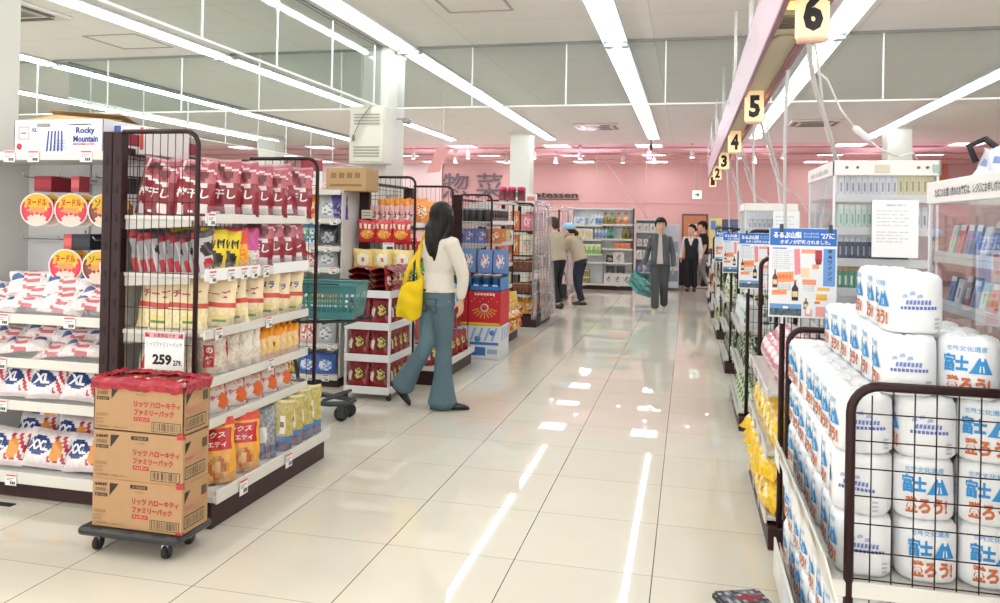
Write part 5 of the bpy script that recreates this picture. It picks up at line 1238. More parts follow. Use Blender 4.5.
# tissue pack
def tissue():
    W, H, n = .160, .172, 44
    t = thing('tissue_pack', 'x', 'tissue pack')
    def rad(a, sq=2.9): return 1/((abs(math.cos(a))**sq+abs(math.sin(a))**sq)**(1/sq))
    prof = [(.30, 0), (.44, .003), (.49, .014), (.5, .04), (.497, .10), (.5, .135), (.488, .155), (.45, .167), (.33, .172), (.15, .170), (.03, .166)]
    v = []; fs = []; cs = []
    for i, (r, z) in enumerate(prof):
        for k in range(n):
            a = 2*PI*k/n; q = rad(a)*W*r+(.0012*math.sin(9*a+3*i) if .2 < r < .5 else 0)+(.003*math.sin(14*a)*(1 if i > 7 else .3))
            v.append((q*math.cos(a), q*math.sin(a), z+(.0025*math.sin(11*a) if i > 7 else 0)))
    for i in range(len(prof)-1):
        for k in range(n):
            k2 = (k+1) % n; fs.append((i*n+k, i*n+k2, (i+1)*n+k2, (i+1)*n+k)); cs.append('#eef0f2' if i < 6 else '#f4f5f6')
    fs.append(tuple(range(n))[::-1]); cs.append('#e4e6e8'); fs.append(tuple((len(prof)-1)*n+k for k in range(n))); cs.append('#f4f5f6')
    b = MB(); b.mesh(v, fs, cs, True); b.build('wrapped_rolls', 'tissue', t)
    def onto(face, x0, z0, w, h, flat=False):
        # face 0 = front (-Y), 1 = the +X face
        def S(a, c):
            x = x0+a*w; ang = -PI/2+face*PI/2+math.atan(x/(W/2)*.98); q = rad(ang)*W*.516
            return (q*math.cos(ang), q*math.sin(ang), z0+c*h)
        return S
    b = MB(); B1, B2, OR = '#2f8fd0', '#1d6fb4', '#c96a3c'
    b.text('世界文化遺産', onto(0, -.060, .136, .105, .015), '#6fa9d8', .01)
    b.text('富', onto(0, -.072, .078, .038, .05), B1, .06); b.text('士', onto(0, -.034, .082, .032, .042), B1, .06)
    S = onto(0, -.002, .076, .066, .056)
    hw = lambda v: .5-.42*v**.8
    def mtn(u, v):
        x = abs(u-.5)*2
        if v > .74+.10*math.sin(9*u): return '#eef1f4'
        return '#eef1f4' if (.10 < v < .45 and (.16 < x < .30 or (x < .04 and v < .55))) else B1
    b.grid(lambda u, v: S(.5+(u-.5)*2*hw(v), v*.95), 16, 12, mtn, False)
    b.text('登ろう!', onto(0, -.062, .022, .118, .046), OR, .05)
    L = onto(1, -.035, .086, .07, .013)
    for k in range(7): b.mesh([L(*q) for q in ((k/7, 0), (k/7+.10, .1*(k % 2)), (k/7+.11, 1), (k/7+.02, .9))], [(0, 1, 2, 3)], '#6a7fc4')
    for k in range(3): b.mesh([onto(1, -.045+.02*k, .104+.008*(k % 2), .016, .012)(*p) for p in ((0, 0), (1, .2), (.8, 1), (.1, .8))], [(0, 1, 2, 3)], '#a9b6dc')
    for k in range(10): b.mesh([onto(1, -.05+.0105*k, .072, .0075, .009)(*q) for q in ((0, 0), (1, 0), (1, .9), (0, 1))], [(0, 1, 2, 3)], '#5a6fb8')
    for k in range(3): b.mesh([onto(1, .045, .018+.012*k, .022, .006)(*p) for p in ((0, 0), (1, 0), (1, 1), (0, 1))], [(0, 1, 2, 3)], '#b9bec6')
    b.build('print', 'ink', t)
    return t
TPK = Kind(tissue(), 'tissue pack')
GT_ = 'wrapped tissue packs on the near right rack'
PIT = .165
def tp(x, y, z, rz, label): TPK.put((x+J(.004), y+J(.004), z), (R(J(1)), R(J(1)), R(rz+J(5))), label, GT_)
LAY = ('lowest', 'second', 'third')
for L in range(3):
    for r in range(7):
        for c in range(3):
            if c > 0 and r > 1 and not (c == 1 and L == 2): continue
            rz = -90
            if r == 0: rz = ((-90, 0, 0), (-110, 0, -8), (-90, -90, -15))[L][c]
            lab = ('tissue pack in the aisle-side column, %s layer, %s from the wire end' % (LAY[L], ORD[r]) if c == 0 else
                   'tissue pack in the %s column from the aisle, %s layer, %s row behind the wire' % (('second', 'third')[c-1], LAY[L], ORD[r]))
            tp(.502+.166*c, 2.50+PIT*r, .506+.1725*L, rz, lab)
for r in range(6):
    for c in range(2):
        if c and r > 2: continue
        tp(.615+.168*c, 2.50+PIT*r, .506+.1725*3, -90 if c == 0 else -12, 'tissue pack in the fourth layer, %s column, %s row from the wire end' % (('left', 'right')[c], ORD[r]))
for r in range(3): tp(.635, 2.53+PIT*r, .506+.1725*4, -90, 'tissue pack on the very top layer, %s from the wire end' % ORD[r])
for L in range(2):
    for r in range(7): tp(.492, 2.50+PIT*r, .101+.173*L, -90, 'tissue pack on the lower shelf beneath the tilted rail, %s layer, %s row' % (('bottom', 'upper')[L], ORD[r]))
# magazines at the foot of the rack
t = thing('magazine_stack', 'x', 'x')
bpy.data.objects.remove(t)
b = MB(); b.box(-.09, .09, -.13, .13, 0, .01, '#26282c', .001); b.grid(lambda u, v: ((u-.5)*.178, (v-.5)*.258, .0106), 12, 16, lambda u, v: '#8c2230' if near(u, v, .6, .75, .3, .1) else pick('#3a3f48', '#6a7078', '#23262b', '#a9adb4'), False)
KM = Kind(b.build('magazine', 'card'), 'magazine')
for k in range(6): KM.put((.25+J(.006), 3.12+J(.01), .003+.0108*k), (0, 0, R(20+J(4))), 'dark magazine piled at the foot of the tissue rack, %s from below' % ORD[k], 'pile of dark magazines')
# -- rack B: yellow packs
right_rack('brown wire-ended rack of yellow packs, second from the camera on the right', 3.86, 5.0, (.14, .44, .72), 1.06)
def art_y(u, v):
    if near(u, v, .5, .5, .3, .2): return '#f4e9c0' if math.sin(14*u+9*v) > .4 else ('#d8702c' if near(u, v, .5, .5, .10, .07) else '#f0cf3e')
    return pick('#eebf1c', '#e6b212', '#f2cb35')
K['yellow_pack'] = Kind(bag('yellow_bread_pack', .21, .17, .11, art_y, '#e6b212', [], False, 14, 14), 'yellow pack')
def art_pk(u, v):
    return '#d88a96' if (int(v*7) % 3 == 0) else pick('#f0dde0', '#f4e8ea', '#e6c6cc')
K['pink_pack'] = Kind(bag('pink_striped_pack', .20, .15, .09, art_pk, '#ead0d4', [], False, 12, 12), 'pink pack')
GY = 'packs on the second checkout rack'
for i in range(6):
    K['yellow_pack'].put((.385, 3.98+.17*i, .145), (R(-20), 0, R(-78+J(10))), 'yellow pack standing at the front of the lowest shelf, %s from the near wire' % ORD[i], GY)
    K['yellow_pack'].put((.355, 3.96+.17*i, .31), (R(-60), 0, R(-72+J(12))), 'yellow pack tipped forward on the lowest-shelf pile, %s from the near wire' % ORD[i], GY)
    K['yellow_pack'].put((.42, 3.97+.17*i, .445), (R(-14), 0, R(-80+J(8))), 'yellow pack at the front of the middle shelf, %s from the near wire' % ORD[i], GY)
    K['yellow_pack'].put((.48, 3.97+.17*i, .575), (R(-50), 0, R(-80+J(10))), 'yellow pack on top of the middle-shelf pile, %s from the near wire' % ORD[i], GY)
    K['pink_pack'].put((.46, 3.98+.17*i, .722), (R(-10), 0, R(-80+J(8))), 'pink and white pack at the front of the top shelf, %s from the near wire' % ORD[i], GY)
    K['pink_pack'].put((.50, 3.98+.17*i, .86), (R(-70), 0, R(-80+J(8))), 'pink and white pack lying on the top-shelf pile, %s from the near wire' % ORD[i], GY)
for i in range(3): K['yellow_pack'].put((.62+.12*i, 3.92, .445), (R(-10), 0, R(-10)), 'yellow pack seen through the near wire of the second rack, %s from the aisle' % ORD[i], GY)
for i in range(3): K['pink_pack'].put((.62+.12*i, 3.92, .722), (R(-10), 0, R(-10)), 'pink pack seen through the near wire of the second rack, %s from the aisle' % ORD[i], GY)
# -- racks C, D, E, F
def veg(base, dots):
    def a(u, v): return pick(*dots) if (math.sin(u*19)+math.sin(v*17+u*6)) > .2 else base
    return a
K['veg'] = Kind(bag('green_vegetable_pack', .17, .20, .08, veg('#dfe6cc', ('#4f8a3a', '#7fae4a', '#2f6a34')), '#cfdcb4', [], True, 12, 14), 'green pack')
K['leek'] = Kind(bag('dark_green_pack', .16, .24, .07, lambda u, v: ('#2b3a2c' if int((u+v*.6)*9) % 2 else pick('#5f8f4a', '#e4e8dc')), '#2b3a2c', [], True, 12, 14), 'green pack')
def cart(nm, w, d, h, base, spots):
    return Kind(carton(nm, w, d, h, lambda u, v: pick(*spots) if near(u, v, .5, .5, .33, .3) else base, base, base), 'box')
K['whitebox'] = cart('white_grocery_box', .12, .07, .17, '#e2e4e4', ('#8fae9a', '#5a6470', '#c9cfd4'))
RK = [('third', 6.02, 7.15, ('veg', 'leek', 'whitebox')), ('fourth', 8.32, 9.45, ('leek', 'leek', 'veg')), ('fifth', 10.75, 11.9, ('veg', 'whitebox', 'leek')), ('sixth', 13.2, 14.3, ('whitebox', 'f_orange', 'whitebox')), ('seventh', 15.5, 16.6, ('whitebox', 'f_orange', 'whitebox'))]
NK = dict(veg='green vegetable pack', leek='dark green striped pack', whitebox='white grocery box', f_orange='orange bag')
for nm, y0, y1, ks in RK:
    right_rack('brown wire-ended rack, %s from the camera along the right side of the aisle' % nm, y0, y1, (.14, .44, .74), 1.06, .38, .9, (7, 8))
    for j, z in enumerate((.142, .442, .742)):
        for i in range(6): K[ks[j]].put((.45, y0+.13+.165*i, z), (R(-6), 0, R(-72+J(8))), '%s on the %s right-hand rack, %s shelf, %s' % (NK[ks[j]], nm, ('bottom', 'middle', 'top')[j], ORD[i]), 'goods on the %s checkout rack' % nm)
        for i in range(2): K[ks[j]].put((.57+.18*i, y0+.08, z), (R(-4), 0, R(-8)), '%s through the near wire of the %s right-hand rack, %s shelf, %s' % (NK[ks[j]], nm, ('bottom', 'middle', 'top')[j], ORD[i]), 'goods on the %s checkout rack' % nm)
b = MB(); b.box(.41, .46, 11.95, 12.6, .02, 1.1, '#c8a78c', .004); tag(b.build('end_board', 'wood'), 'tan upright board closing the end of the fifth checkout rack', 'board')

# ------------------------------------------------------------------ blue sale posters clipped on the racks
def poster(x0, y, z0, label, W=.29, H=.405, first=[None]):
    if first[0] is not None: return dup(first[0], (x0, y, z0), (0, 0, R(0)), label)
    t = thing('sale_poster', label, 'poster', (x0, y, z0), 0, 'blue-headed sale posters')
    P = lambda u, v, d=0: (u*W, -.0032-d, v*H)
    b = MB(); b.box(0, W, -.0025, .0, 0, H, '#edeff4', .0008); sh = b.build('sheet', 'card', t, False)
    b = MB()
    def rect(u0, u1, v0, v1, c, d=0): b.face([P(u0, v0, d), P(u1, v0, d), P(u1, v1, d), P(u0, v1, d)], c)
    def tx(s, u, v, uw, vh, c, bo=.0, d=.0005): b.flat(s, P(u, v, d), (uw*W, 0, 0), (0, 0, vh*H), c, bo)
    rect(0.01, .99, .805, .995, '#2f6fc6')
    tx('るるぶ山梨', .06, .885, .42, .075, '#f2f6fb', .05); tx('富士山 勝沼 石和', .51, .93, .22, .022, '#e4edf8', 0); tx('甲府 清里 昇仙峡', .51, .895, .22, .022, '#e4edf8', 0); tx("'27に", .76, .885, .2, .065, '#f2f6fb', .03)
    tx('オギノが掲載されました。', .16, .82, .74, .05, '#f2f6fb', .03)
    rect(.05, .26, .765, .78, '#6f86c4')
    for k in range(9): tx('お土産におすすめの品々', .05, .735-.024*k, .26 if k % 3 else .30, .014, '#8a90a0', 0)
    b.face([P(.37, .765), P(.455, .77), P(.47, .49), P(.385, .475)], '#e8909a')
    rect(.48, .68, .72, .765, '#f2a48a'); rect(.68, .78, .63, .76, '#b5404e'); rect(.69, .77, .60, .66, '#7a3038'); rect(.64, .74, .55, .60, '#f09a6e')
    rect(.80, .975, .36, .775, '#6f9fdc')
    for k, c in enumerate('甲州ワインバ'): tx(c, .865, .72-.06*k, .06, .045, '#24384f', .03)
    rect(.48, .60, .45, .56, '#f6d9b0')
    b.face([P(.12, .50), P(.37, .515), P(.37, .40), P(.12, .385)], '#f2a06a'); tx('信玄もち', .14, .43, .2, .05, '#e8643c', .04)
    for k in range(4): tx('甲州の味', .13, .365-.02*k, .2, .013, '#a08878', 0)
    b.face([P(.05, .30), P(.27, .31), P(.27, .255), P(.05, .245)], '#f2a06a'); tx('ワイン', .08, .262, .15, .035, '#e8643c', .03)
    rect(.50, .70, .37, .43, '#f09a7a'); rect(.72, .90, .31, .345, '#f2c05a'); rect(.70, .86, .20, .27, '#f0b84a'); rect(.68, .76, .16, .19, '#e8803c'); rect(.70, .88, .22, .225, '#b8803c')
    for k in range(3): tx('ぶどうのお菓子', .50, .345-.022*k, .18, .013, '#9a8a84', 0)
    # two bottles
    for (u, v, w, h, c) in ((.055, .33, .075, .20, '#6a3a44'), (.345, .19, .095, .23, '#3a2c26'), (.52, .10, .07, .12, '#7a6448')):
        b.face([P(u, v, .0003), P(u+w, v, .0003), P(u+w, v+h*.6, .0003), P(u+w*.65, v+h*.78, .0003), P(u+w*.65, v+h, .0003), P(u+w*.35, v+h, .0003), P(u+w*.35, v+h*.78, .0003), P(u, v+h*.6, .0003)], c)
        rect(u+w*.08, u+w*.92, v+h*.18, v+h*.45, '#e3cf9a', .0006); rect(u+w*.3, u+w*.7, v+h*.9, v+h*1.02, '#c8884a', .0006)
    b.grid(lambda u, v: P(.02+u*.47, .02+v*.13), 12, 5, lambda u, v: ('#f2f5f8' if near(u, v, .5, .62, .12, .25) else '#6f9fd4') if v > .5 else pick('#4a5f6a', '#5d7078', '#3a4c56'), False)
    rect(.54, .65, .02, .10, '#e8b4b0'); rect(.70, .86, .02, .13, '#f0a9a0'); rect(.56, .62, .05, .14, '#f4f0ee', .0004)
    b.build('print', 'ink', sh, False)
    b = MB()
    for u in (.18, .90): b.box(u*W-.008, u*W+.008, -.008, .006, H-.02, H+.018, '#3a3c40', .002)
    b.build('clip', 'plastic', t, False)
    b = MB(); b.bar((.06, .006, -.03), (.06, .006, H*.6), .012, .006, '#dfe1e4', (0, 1, 0)); b.bar((W-.06, .006, -.03), (W-.06, .006, H*.6), .012, .006, '#dfe1e4', (0, 1, 0)); b.build('stand', 'plastic', t, False)
    first[0] = t; return t
poster(.36, 3.79, 1.085, 'blue-headed sale poster nearest the camera, in front of the cigarette case')
poster(.36, 6.0, 1.04, 'blue-headed sale poster second from the camera, partly behind the nearest')
poster(.34, 8.28, 1.02, 'blue-headed sale poster third from the camera, narrow behind the second')
poster(.34, 10.7, 1.02, 'blue-headed sale poster farthest along the row')

# ------------------------------------------------------------------ checkout counters and cigarette cases
def counter(y0, y1, label, x0=1.0, x1=1.65):
    t = thing('checkout_counter', label, 'checkout counter', ((x0+x1)/2, (y0+y1)/2, 0))
    b = MB(); b.box(x0+.03, x1-.03, y0+.03, y1-.03, 0, .82, '#5a4a46', .01); b.build('body', 'dark', t)
    b = MB(); b.box(x0, x1, y0, y1, .82, .88, '#d8d4cf', .012); b.build('worktop', 'plastic', t)
    b = MB(); b.box(x0+.02, x0+.03, y0+.1, y1-.1, .1, .75, '#cfc9c4', .003); b.build('front_panel', 'paint', t)
def register(x, y, z, label):
    t = thing('cash_register', label, 'cash register', (x, y, z))
    b = MB(); b.box(x-.17, x+.17, y-.16, y+.16, z, z+.12, '#3a3b3f', .01); b.build('body', 'plastic', t)
    b = MB(); b.box(x-.02, x+.02, y-.02, y+.02, z+.12, z+.36, '#4a4b4f', .004); b.build('stand', 'plastic', t)
    b = MB(); b.box(x-.14, x+.14, y-.03, y, z+.34, z+.56, '#26272a', .008); m = b.build('monitor', 'plastic', t)
    b = MB(); b.box(x-.125, x+.125, y-.0325, y-.03, z+.355, z+.545, '#3f5a78', .001); b.build('screen', 'bottle', m)
for k, y in enumerate((4.1, 6.5, 8.9, 11.3)):
    counter(y, y+1.6, 'checkout counter behind the %s right-hand rack' % ('second', 'third', 'fourth', 'fifth')[k], 1.02 if k else 1.0)
for k, y in enumerate((5.45, 7.6, 10.0)): register(1.2, y, .88, 'dark cash register on the %s checkout counter' % ('nearest', 'second', 'third')[k])

def pack(nm, w, d, h, base, band, mark):
    def a(u, v):
        if v > .80: return band
        if near(u, v, .5, .42, .28, .2): return mark
        return base
    return Kind(carton(nm, w, d, h, a, base, band, (), 3, 5), 'cigarette pack')
CP = [pack('cigarette_pack', .034, .022, .075, '#dfe0e6', '#c9cad2', '#7f86a0'), pack('cigarette_pack', .034, .022, .082, '#ddd6a8', '#b9b27a', '#8f8a54'), pack('cigarette_pack', .034, .022, .08, '#cfe6dc', '#e8ece6', '#7fb89c'), pack('cigarette_pack', .034, .022, .09, '#2f3e58', '#c9ced8', '#8f9cb4'), pack('cigarette_pack', .034, .022, .09, '#3f9a78', '#b8985a', '#e0e8dc'), pack('cigarette_pack', .034, .022, .08, '#d85a78', '#e8e8ec', '#8c2a44'), pack('cigarette_pack', .034, .022, .08, '#6f88c4', '#e4e6ee', '#34508c')]
CN = ['white', 'yellowish', 'mint green', 'navy', 'dark green', 'pink', 'blue']
def case(label, x0, x1, y0, y1, z0, z1, shelves, hz=.075, facing='y'):
    t = thing('cigarette_case', label, 'display case', ((x0+x1)/2, (y0+y1)/2, z0))
    b = MB()
    for s in (0, 1):
        b.box(x0-.012, x1+.012, (y0-.012, y1)[s], (y0, y1+.012)[s], z1-hz, z1, '#e9e7e3', .003); b.box((x0-.012, x1)[s], (x0, x1+.012)[s], y0-.012, y1+.012, z1-hz, z1, '#e9e7e3', .003)
    h = b.build('header', 'plastic', t)
    b = MB(); b.quad((x0, y0, z1-.01), (x1-x0, 0, 0), (0, y1-y0, 0), '#ffffff'); b.build('clear_top', 'acrylic', t)
    b = MB(); b.box(x0, x1, y0, y1, z0, z0+.05, '#dcd9d6', .006); b.build('base', 'plastic', t)
    if facing == 'y': b = MB(); b.box(x0, x1, y1-.02, y1, z0+.05, z1-hz, '#e6e8ec', .003)
    else: b = MB(); b.box(x1-.02, x1, y0, y1, z0+.05, z1-hz, '#e6e8ec', .003)
    b.build('back_panel', 'plastic', t)
    for z in shelves:
        b = MB(); b.box(x0+.01, x1-.01, y0+.02, y1-.02, z-.006, z, '#d4d7dc', .002)
        if facing == 'y': b.box(x0+.01, x1-.01, y0+.012, y0+.02, z-.03, z+.012, '#e2e3e6', .002)
        else: b.box(x0+.012, x0+.02, y0+.01, y1-.01, z-.03, z+.012, '#e2e3e6', .002)
        b.build('shelf', 'plastic', t)
    for (p, u, v) in (((x0, y0, z0+.05), (x1-x0, 0, 0), (0, 0, z1-hz-z0-.05)), ((x0, y0, z0+.05), (0, y1-y0, 0), (0, 0, z1-hz-z0-.05)), ((x1, y0, z0+.05), (0, y1-y0, 0), (0, 0, z1-hz-z0-.05))):
        b = MB(); b.quad(p, u, v, '#ffffff'); b.build('clear_panel', 'acrylic', t)
    for (x, y) in ((x0, y0), (x1, y0), (x0, y1), (x1, y1)):
        b = MB(); b.box(x-.006, x+.006, y-.006, y+.006, z0+.05, z1-hz, '#e2e4e8', .002); b.build('corner_strip', 'plastic', t)
    return t, h
# nearest the registers
t, h = case('clear cigarette case with a white header behind the nearest sale poster', .715, 1.19, 4.28, 5.1, .89, 1.835, (1.18, 1.33, 1.49, 1.655))
b = MB()
for x in (.77, .82, 1.10, 1.14): b.lathe([(.0, 0), (.007, 0), (.007, .004), (.0, .004)], '#5a5c62', 8, (x, 4.264, 1.80), 'y')
b.box(.90, .97, 4.262, 4.267, 1.775, 1.815, '#cfc6b4', .001); b.box(1.165, 1.195, 4.262, 4.267, 1.775, 1.815, '#9fb8b4', .001)
b.build('fitting', 'plastic', h)
b = MB(); b.flat('たばこのお買い求め', (.702, 5.0, 1.775), (0, -.6, 0), (0, 0, .03), '#a9a6a2', .01); b.build('lettering', 'ink', h)
GCg = 'cigarette packs in the clear case'
for j, (z, cols) in enumerate(((1.656, [0]*10+[1]*6), (1.491, [2]*12+[0]*3), (1.331, [3]*13), (1.181, [4]*7+[1]*6))):
    cnt = {}
    for i, c in enumerate(cols):
        cnt[c] = cnt.get(c, 0)+1
        if cnt[c] > 12: continue
        CP[c].put((.755+.0278*i, 4.33, z), (0, 0, R(J(2))), '%s cigarette pack in the case behind the poster, %s shelf, %s from left' % (CN[c], ('top', 'second', 'third', 'lowest')[j], ORD[cnt[c]-1]), GCg, (.76, 1, 1.55 if j < 2 else 1.3))
b = MB(); b.box(.74, 1.17, 4.30, 5.05, .945, .999, '#c9c6c2', .004); b.build('goods_step', 'plastic', t)
tt = thing('notice_sheet', 'white printed notice taped on the front of the cigarette case', 'notice', (1.0, 4.25, 1.35))
b = MB(); b.box(.892, 1.105, 4.270, 4.272, 1.352, 1.638, '#f3f4f7', .0005); b.flat('営業時間のお知らせ', (.955, 4.2695, 1.606), (.09, 0, 0), (0, 0, .012), '#7c8088')
for k in range(5): b.flat('商品 価格 改定 一覧表のご案内', (.912, 4.2695, 1.58-.018*k), (.15-.02*(k % 2), 0, 0), (0, 0, .007), '#9a9ea6')
for k in range(4): b.flat('商品 価格 改定', (.912, 4.2695, 1.475-.016*k), (.15-.03*(k % 2), 0, 0), (0, 0, .006), '#9a9ea6')
b.build('sheet', 'card', tt)
# facing the aisle at the far right
t, h = case('clear tobacco case at the right edge behind the tissue packs', .93, 1.28, 1.75, 3.43, .78, 1.68, (1.02, 1.22, 1.40), .085, 'x')
b = MB(); b.flat('たばこのお買い求めのお客様は、レジ係にお申し付け下さい', (.9165, 3.33, 1.617), (0, -.74, 0), (0, 0, .034), '#4a4c52', .02); b.build('lettering', 'ink', h)
for j, z in enumerate((1.401, 1.221, 1.021)):
    for i in range(11):
        c = (2, 5, 6, 6, 0, 3, 6, 2, 5, 0, 6)[(i+j*3) % 11]
        CP[c].put((.99, 3.33-.085*i, z), (R(-12), 0, R(-90)), '%s cigarette pack in the right-edge case, %s shelf, %s from its far end' % (CN[c], ('top', 'second', 'third')[j], ORD[i]), 'packs in the right-edge case', (1.7, 1.5, 1.4 if j < 1 else 1.2))
b = MB(); b.box(.97, 1.27, 1.76, 3.42, 0, .775, '#cfcac6', .006); tag(b.build('case_plinth', 'paint'), 'pale plinth under the right-edge tobacco case', 'plinth')
tt = thing('shopping_bag', 'crumpled white plastic bag with black handles on the right-edge tobacco case', 'bag', (1.08, 3.1, 1.676))
b = MB()
def Sb(u, v):
    a = 2*PI*u; r = .10*(1-.25*v)+.012*math.sin(5*a+4*v)+.008*math.sin(9*a); return (1.08+1.0*r*math.cos(a), 3.05+1.5*r*math.sin(a), 1.677+.10*v+.008*math.sin(7*a))
b.grid(Sb, 32, 8, lambda u, v: '#e4e6ee' if not (.4 < v < .6 and int(u*20) % 3 == 0) else '#7f92c8'); b.face([Sb(k/32, 1) for k in range(32)], '#e9ebf2'); b.build('body', 'tissue', tt)
b = MB(); b.tube([(1.0, 3.15, 1.74), (.98, 3.16, 1.80), (1.02, 3.12, 1.82), (1.06, 3.08, 1.77)], .012, '#1c1d20', 8); b.build('handle', 'rubber', tt)
# small case farther back
t, h = case('smaller clear cigarette case farther back, left of the nearest one', .45, .84, 6.7, 7.3, .94, 1.68, (1.15, 1.32, 1.47), .06)
for j, z in enumerate((1.471, 1.321, 1.151)):
    for i in range(9): CP[(0, 2, 3)[j]].put((.49+.038*i, 6.76, z), (0, 0, 0), '%s cigarette pack in the smaller case, %s shelf, %s from left' % (CN[(0, 2, 3)[j]], ('top', 'second', 'third')[j], ORD[i]), 'packs in the smaller case', (1, 1, 1.1))
tt = thing('notice_sheet', 'white printed notice on the smaller cigarette case', 'notice', (.75, 6.68, 1.3))
b = MB(); b.box(.66, .86, 6.675, 6.678, 1.33, 1.62, '#f3f4f7', .0005)
for k in range(6): b.flat('商品 価格 改定', (.68, 6.6745, 1.57-.03*k), (.14-.03*(k % 2), 0, 0), (0, 0, .010), '#9a9ea6')
b.build('sheet', 'card', tt)

# ------------------------------------------------------------------ lane number beam
t = thing('lane_sign_beam', 'long pink hanging beam carrying the lane numbers over the checkouts', 'sign beam', (.44, 8, 2.4))
b = MB(); b.box(.355, .372, .6, 15.9, 2.40, 2.74, '#cba8b6', .003); b.box(.518, .535, .6, 15.9, 2.40, 2.74, '#c895aa', .003); b.box(.355, .535, 15.88, 15.9, 2.4, 2.74, '#c895aa', .003); b.build('fascia_board', 'paint', t)
b = MB(); b.box(.350, .374, .6, 15.9, 2.385, 2.403, '#8f5a68', .003); b.box(.516, .54, .6, 15.9, 2.385, 2.403, '#8f5a68', .003); b.build('edge_trim', 'paint', t)
b = MB(); b.box(.373, .517, .6, 15.9, 2.43, 2.445, '#c9bd9c', .003); b.build('soffit', 'paint', t)
b = MB()
for k in range(6): b.flat('レジ', (.3535, 4.9+2.4*k, 2.52), (0, -.22, 0), (0, 0, .10), '#e9d3dd', .02)
b.build('lettering', 'ink', t)
for k in range(7):
    b = MB(); y = 1.6+2.4*k; b.tube([(.445, y, 2.74), (.445, y, HC)], .016, '#e8e6e4', 8); b.tube([(.36, y+.5, 2.70), (.36, y+.5, HC)], .012, '#e8e6e4', 8); b.build('hanging_rod', 'paint', t)
MT['sign'] = glow('lit_sign', '#f8d6a8', .55); MT['sign_end'] = glow('warm_lamp', '#ffb050', 5)
for k, n in enumerate('654321'):
    y = 3.3+2.4*k
    s = thing('lane_number_sign', 'lit orange lane sign with the numeral %s, hanging under the pink beam' % ('six', 'five', 'four', 'three', 'two', 'one')[k], 'lane sign', (.43, y, 2.4), 0, 'lit lane number signs')
    dx, dz = (.034, .022) if k == 0 else (0, 0)
    b = MB(); b.box(.366+dx, .492+dx, y, y+.045, 2.215+dz, 2.44, '#f8d6a8', .012); b.build('lit_box', 'sign', s)
    b = MB(); b.box(.372+dx, .486+dx, y-.004, y+.049, 2.205+dz, 2.222+dz, '#e6b9a0', .006); b.build('lower_rim', 'plastic', s)
    b = MB(); b.flat(n, (.392+dx, y-.0015, 2.245+dz), (.075, 0, 0), (0, 0, .155), '#1d1e22', .05); b.build('numeral', 'ink', s)
    b = MB(); b.box(.395, .495, y+.16, y+.26, 2.424, 2.43, '#ffcf80', .002); b.build('lamp', 'sign_end', s)
    b = MB()
    b.box(.39, .50, y+.38, y+.62, 2.425, 2.431, '#a99c80', .001)
    for q in range(6): b.box(.395, .495, y+.40+.036*q, y+.412+.036*q, 2.420, 2.426, '#6f6654')
    b.build('vent_grille', 'plastic', s)
    b = MB(); b.lathe([(.055, 2.43), (.05, 2.42), (.03, 2.415)], '#cbbf9f', 16, (.445, y+.8, 0)); b.build('round_cover', 'plastic', s)
# poles and cables from the beam to the counters
def cable(name, label, pts, r, col, cat, mat='plastic'):
    b = MB(); P = [Vector(p) for p in pts]; Q = []
    for i in range(len(P)-1):
        p0, p1, p2, p3 = P[max(0, i-1)], P[i], P[i+1], P[min(len(P)-1, i+2)]
        for k in range(6):
            u = k/6; Q.append(.5*((2*p1)+(p2-p0)*u+(2*p0-5*p1+4*p2-p3)*u*u+(3*p1-p0-3*p2+p3)*u**3))
    Q.append(P[-1]); b.tube(Q, r, col, 8); return tag(b.build(name, mat), label, cat)
for k in range(4):
    y = 3.35+2.4*k; nm = ('six', 'five', 'four', 'three')[k]
    o = cable('cable_pole', 'grey-white leaning cable pole under lane sign %s' % nm, [(.46, y+.1, 2.42), (.54, y+.5, 2.2), (.68, y+.85, 1.95), (.74, y+1.05, 1.84 if k == 0 else 1.45)], .011, '#c9c7c6', 'cable pole')
    cable('cable', 'thin white cable twisted beside the pole under lane sign %s' % nm, [(.47, y+.12, 2.42), (.57, y+.5, 2.21), (.66, y+.85, 1.98), (.755, y+1.03, 1.84 if k == 0 else 1.42)], .005, '#e6e4e4', 'cable')
    cable('cable_pole', 'white pole dropping from the beam just beyond lane sign %s' % nm, [(.53, y+1.35, 2.42), (.56, y+1.7, 2.05), (.60, y+2.0, 1.65), (.62, y+2.1, 1.06)], .010, '#dcdadb', 'cable pole')
t = thing('power_cable', 'white hanging cable with an inline plug, right of lane sign six', 'cable', (.7, 3.8, 2.1))
b = MB(); pts = [Vector(p) for p in ((.56, 3.85, 2.21), (.62, 3.95, 2.19), (.70, 4.05, 2.06), (.78, 4.15, 1.985))]; b.tube(pts, .005, '#e9e7e7', 7); b.tube([Vector(p) for p in ((.86, 4.2, 1.925), (.93, 4.3, 1.895), (1.04, 4.4, 1.865), (1.12, 4.45, 1.89), (1.16, 4.5, 1.84))], .005, '#e9e7e7', 7); b.build('cord', 'plastic', t)
b = MB(); b.tube([(.775, 4.145, 1.99), (.79, 4.155, 1.98), (.85, 4.195, 1.935), (.865, 4.205, 1.922)], [.008, .018, .018, .007], '#eeecec', 10); b.build('plug', 'plastic', t)
for k in range(3):
    y = 6.2+2.4*k; cable('cable', 'drooping white cable beyond lane sign %s' % ('five', 'four', 'three')[k], [(.56, y, 2.1), (.68, y+.3, 1.85), (.86, y+.6, 1.74), (.95, y+.7, 1.62)], .006, '#e6e2e3', 'cable')
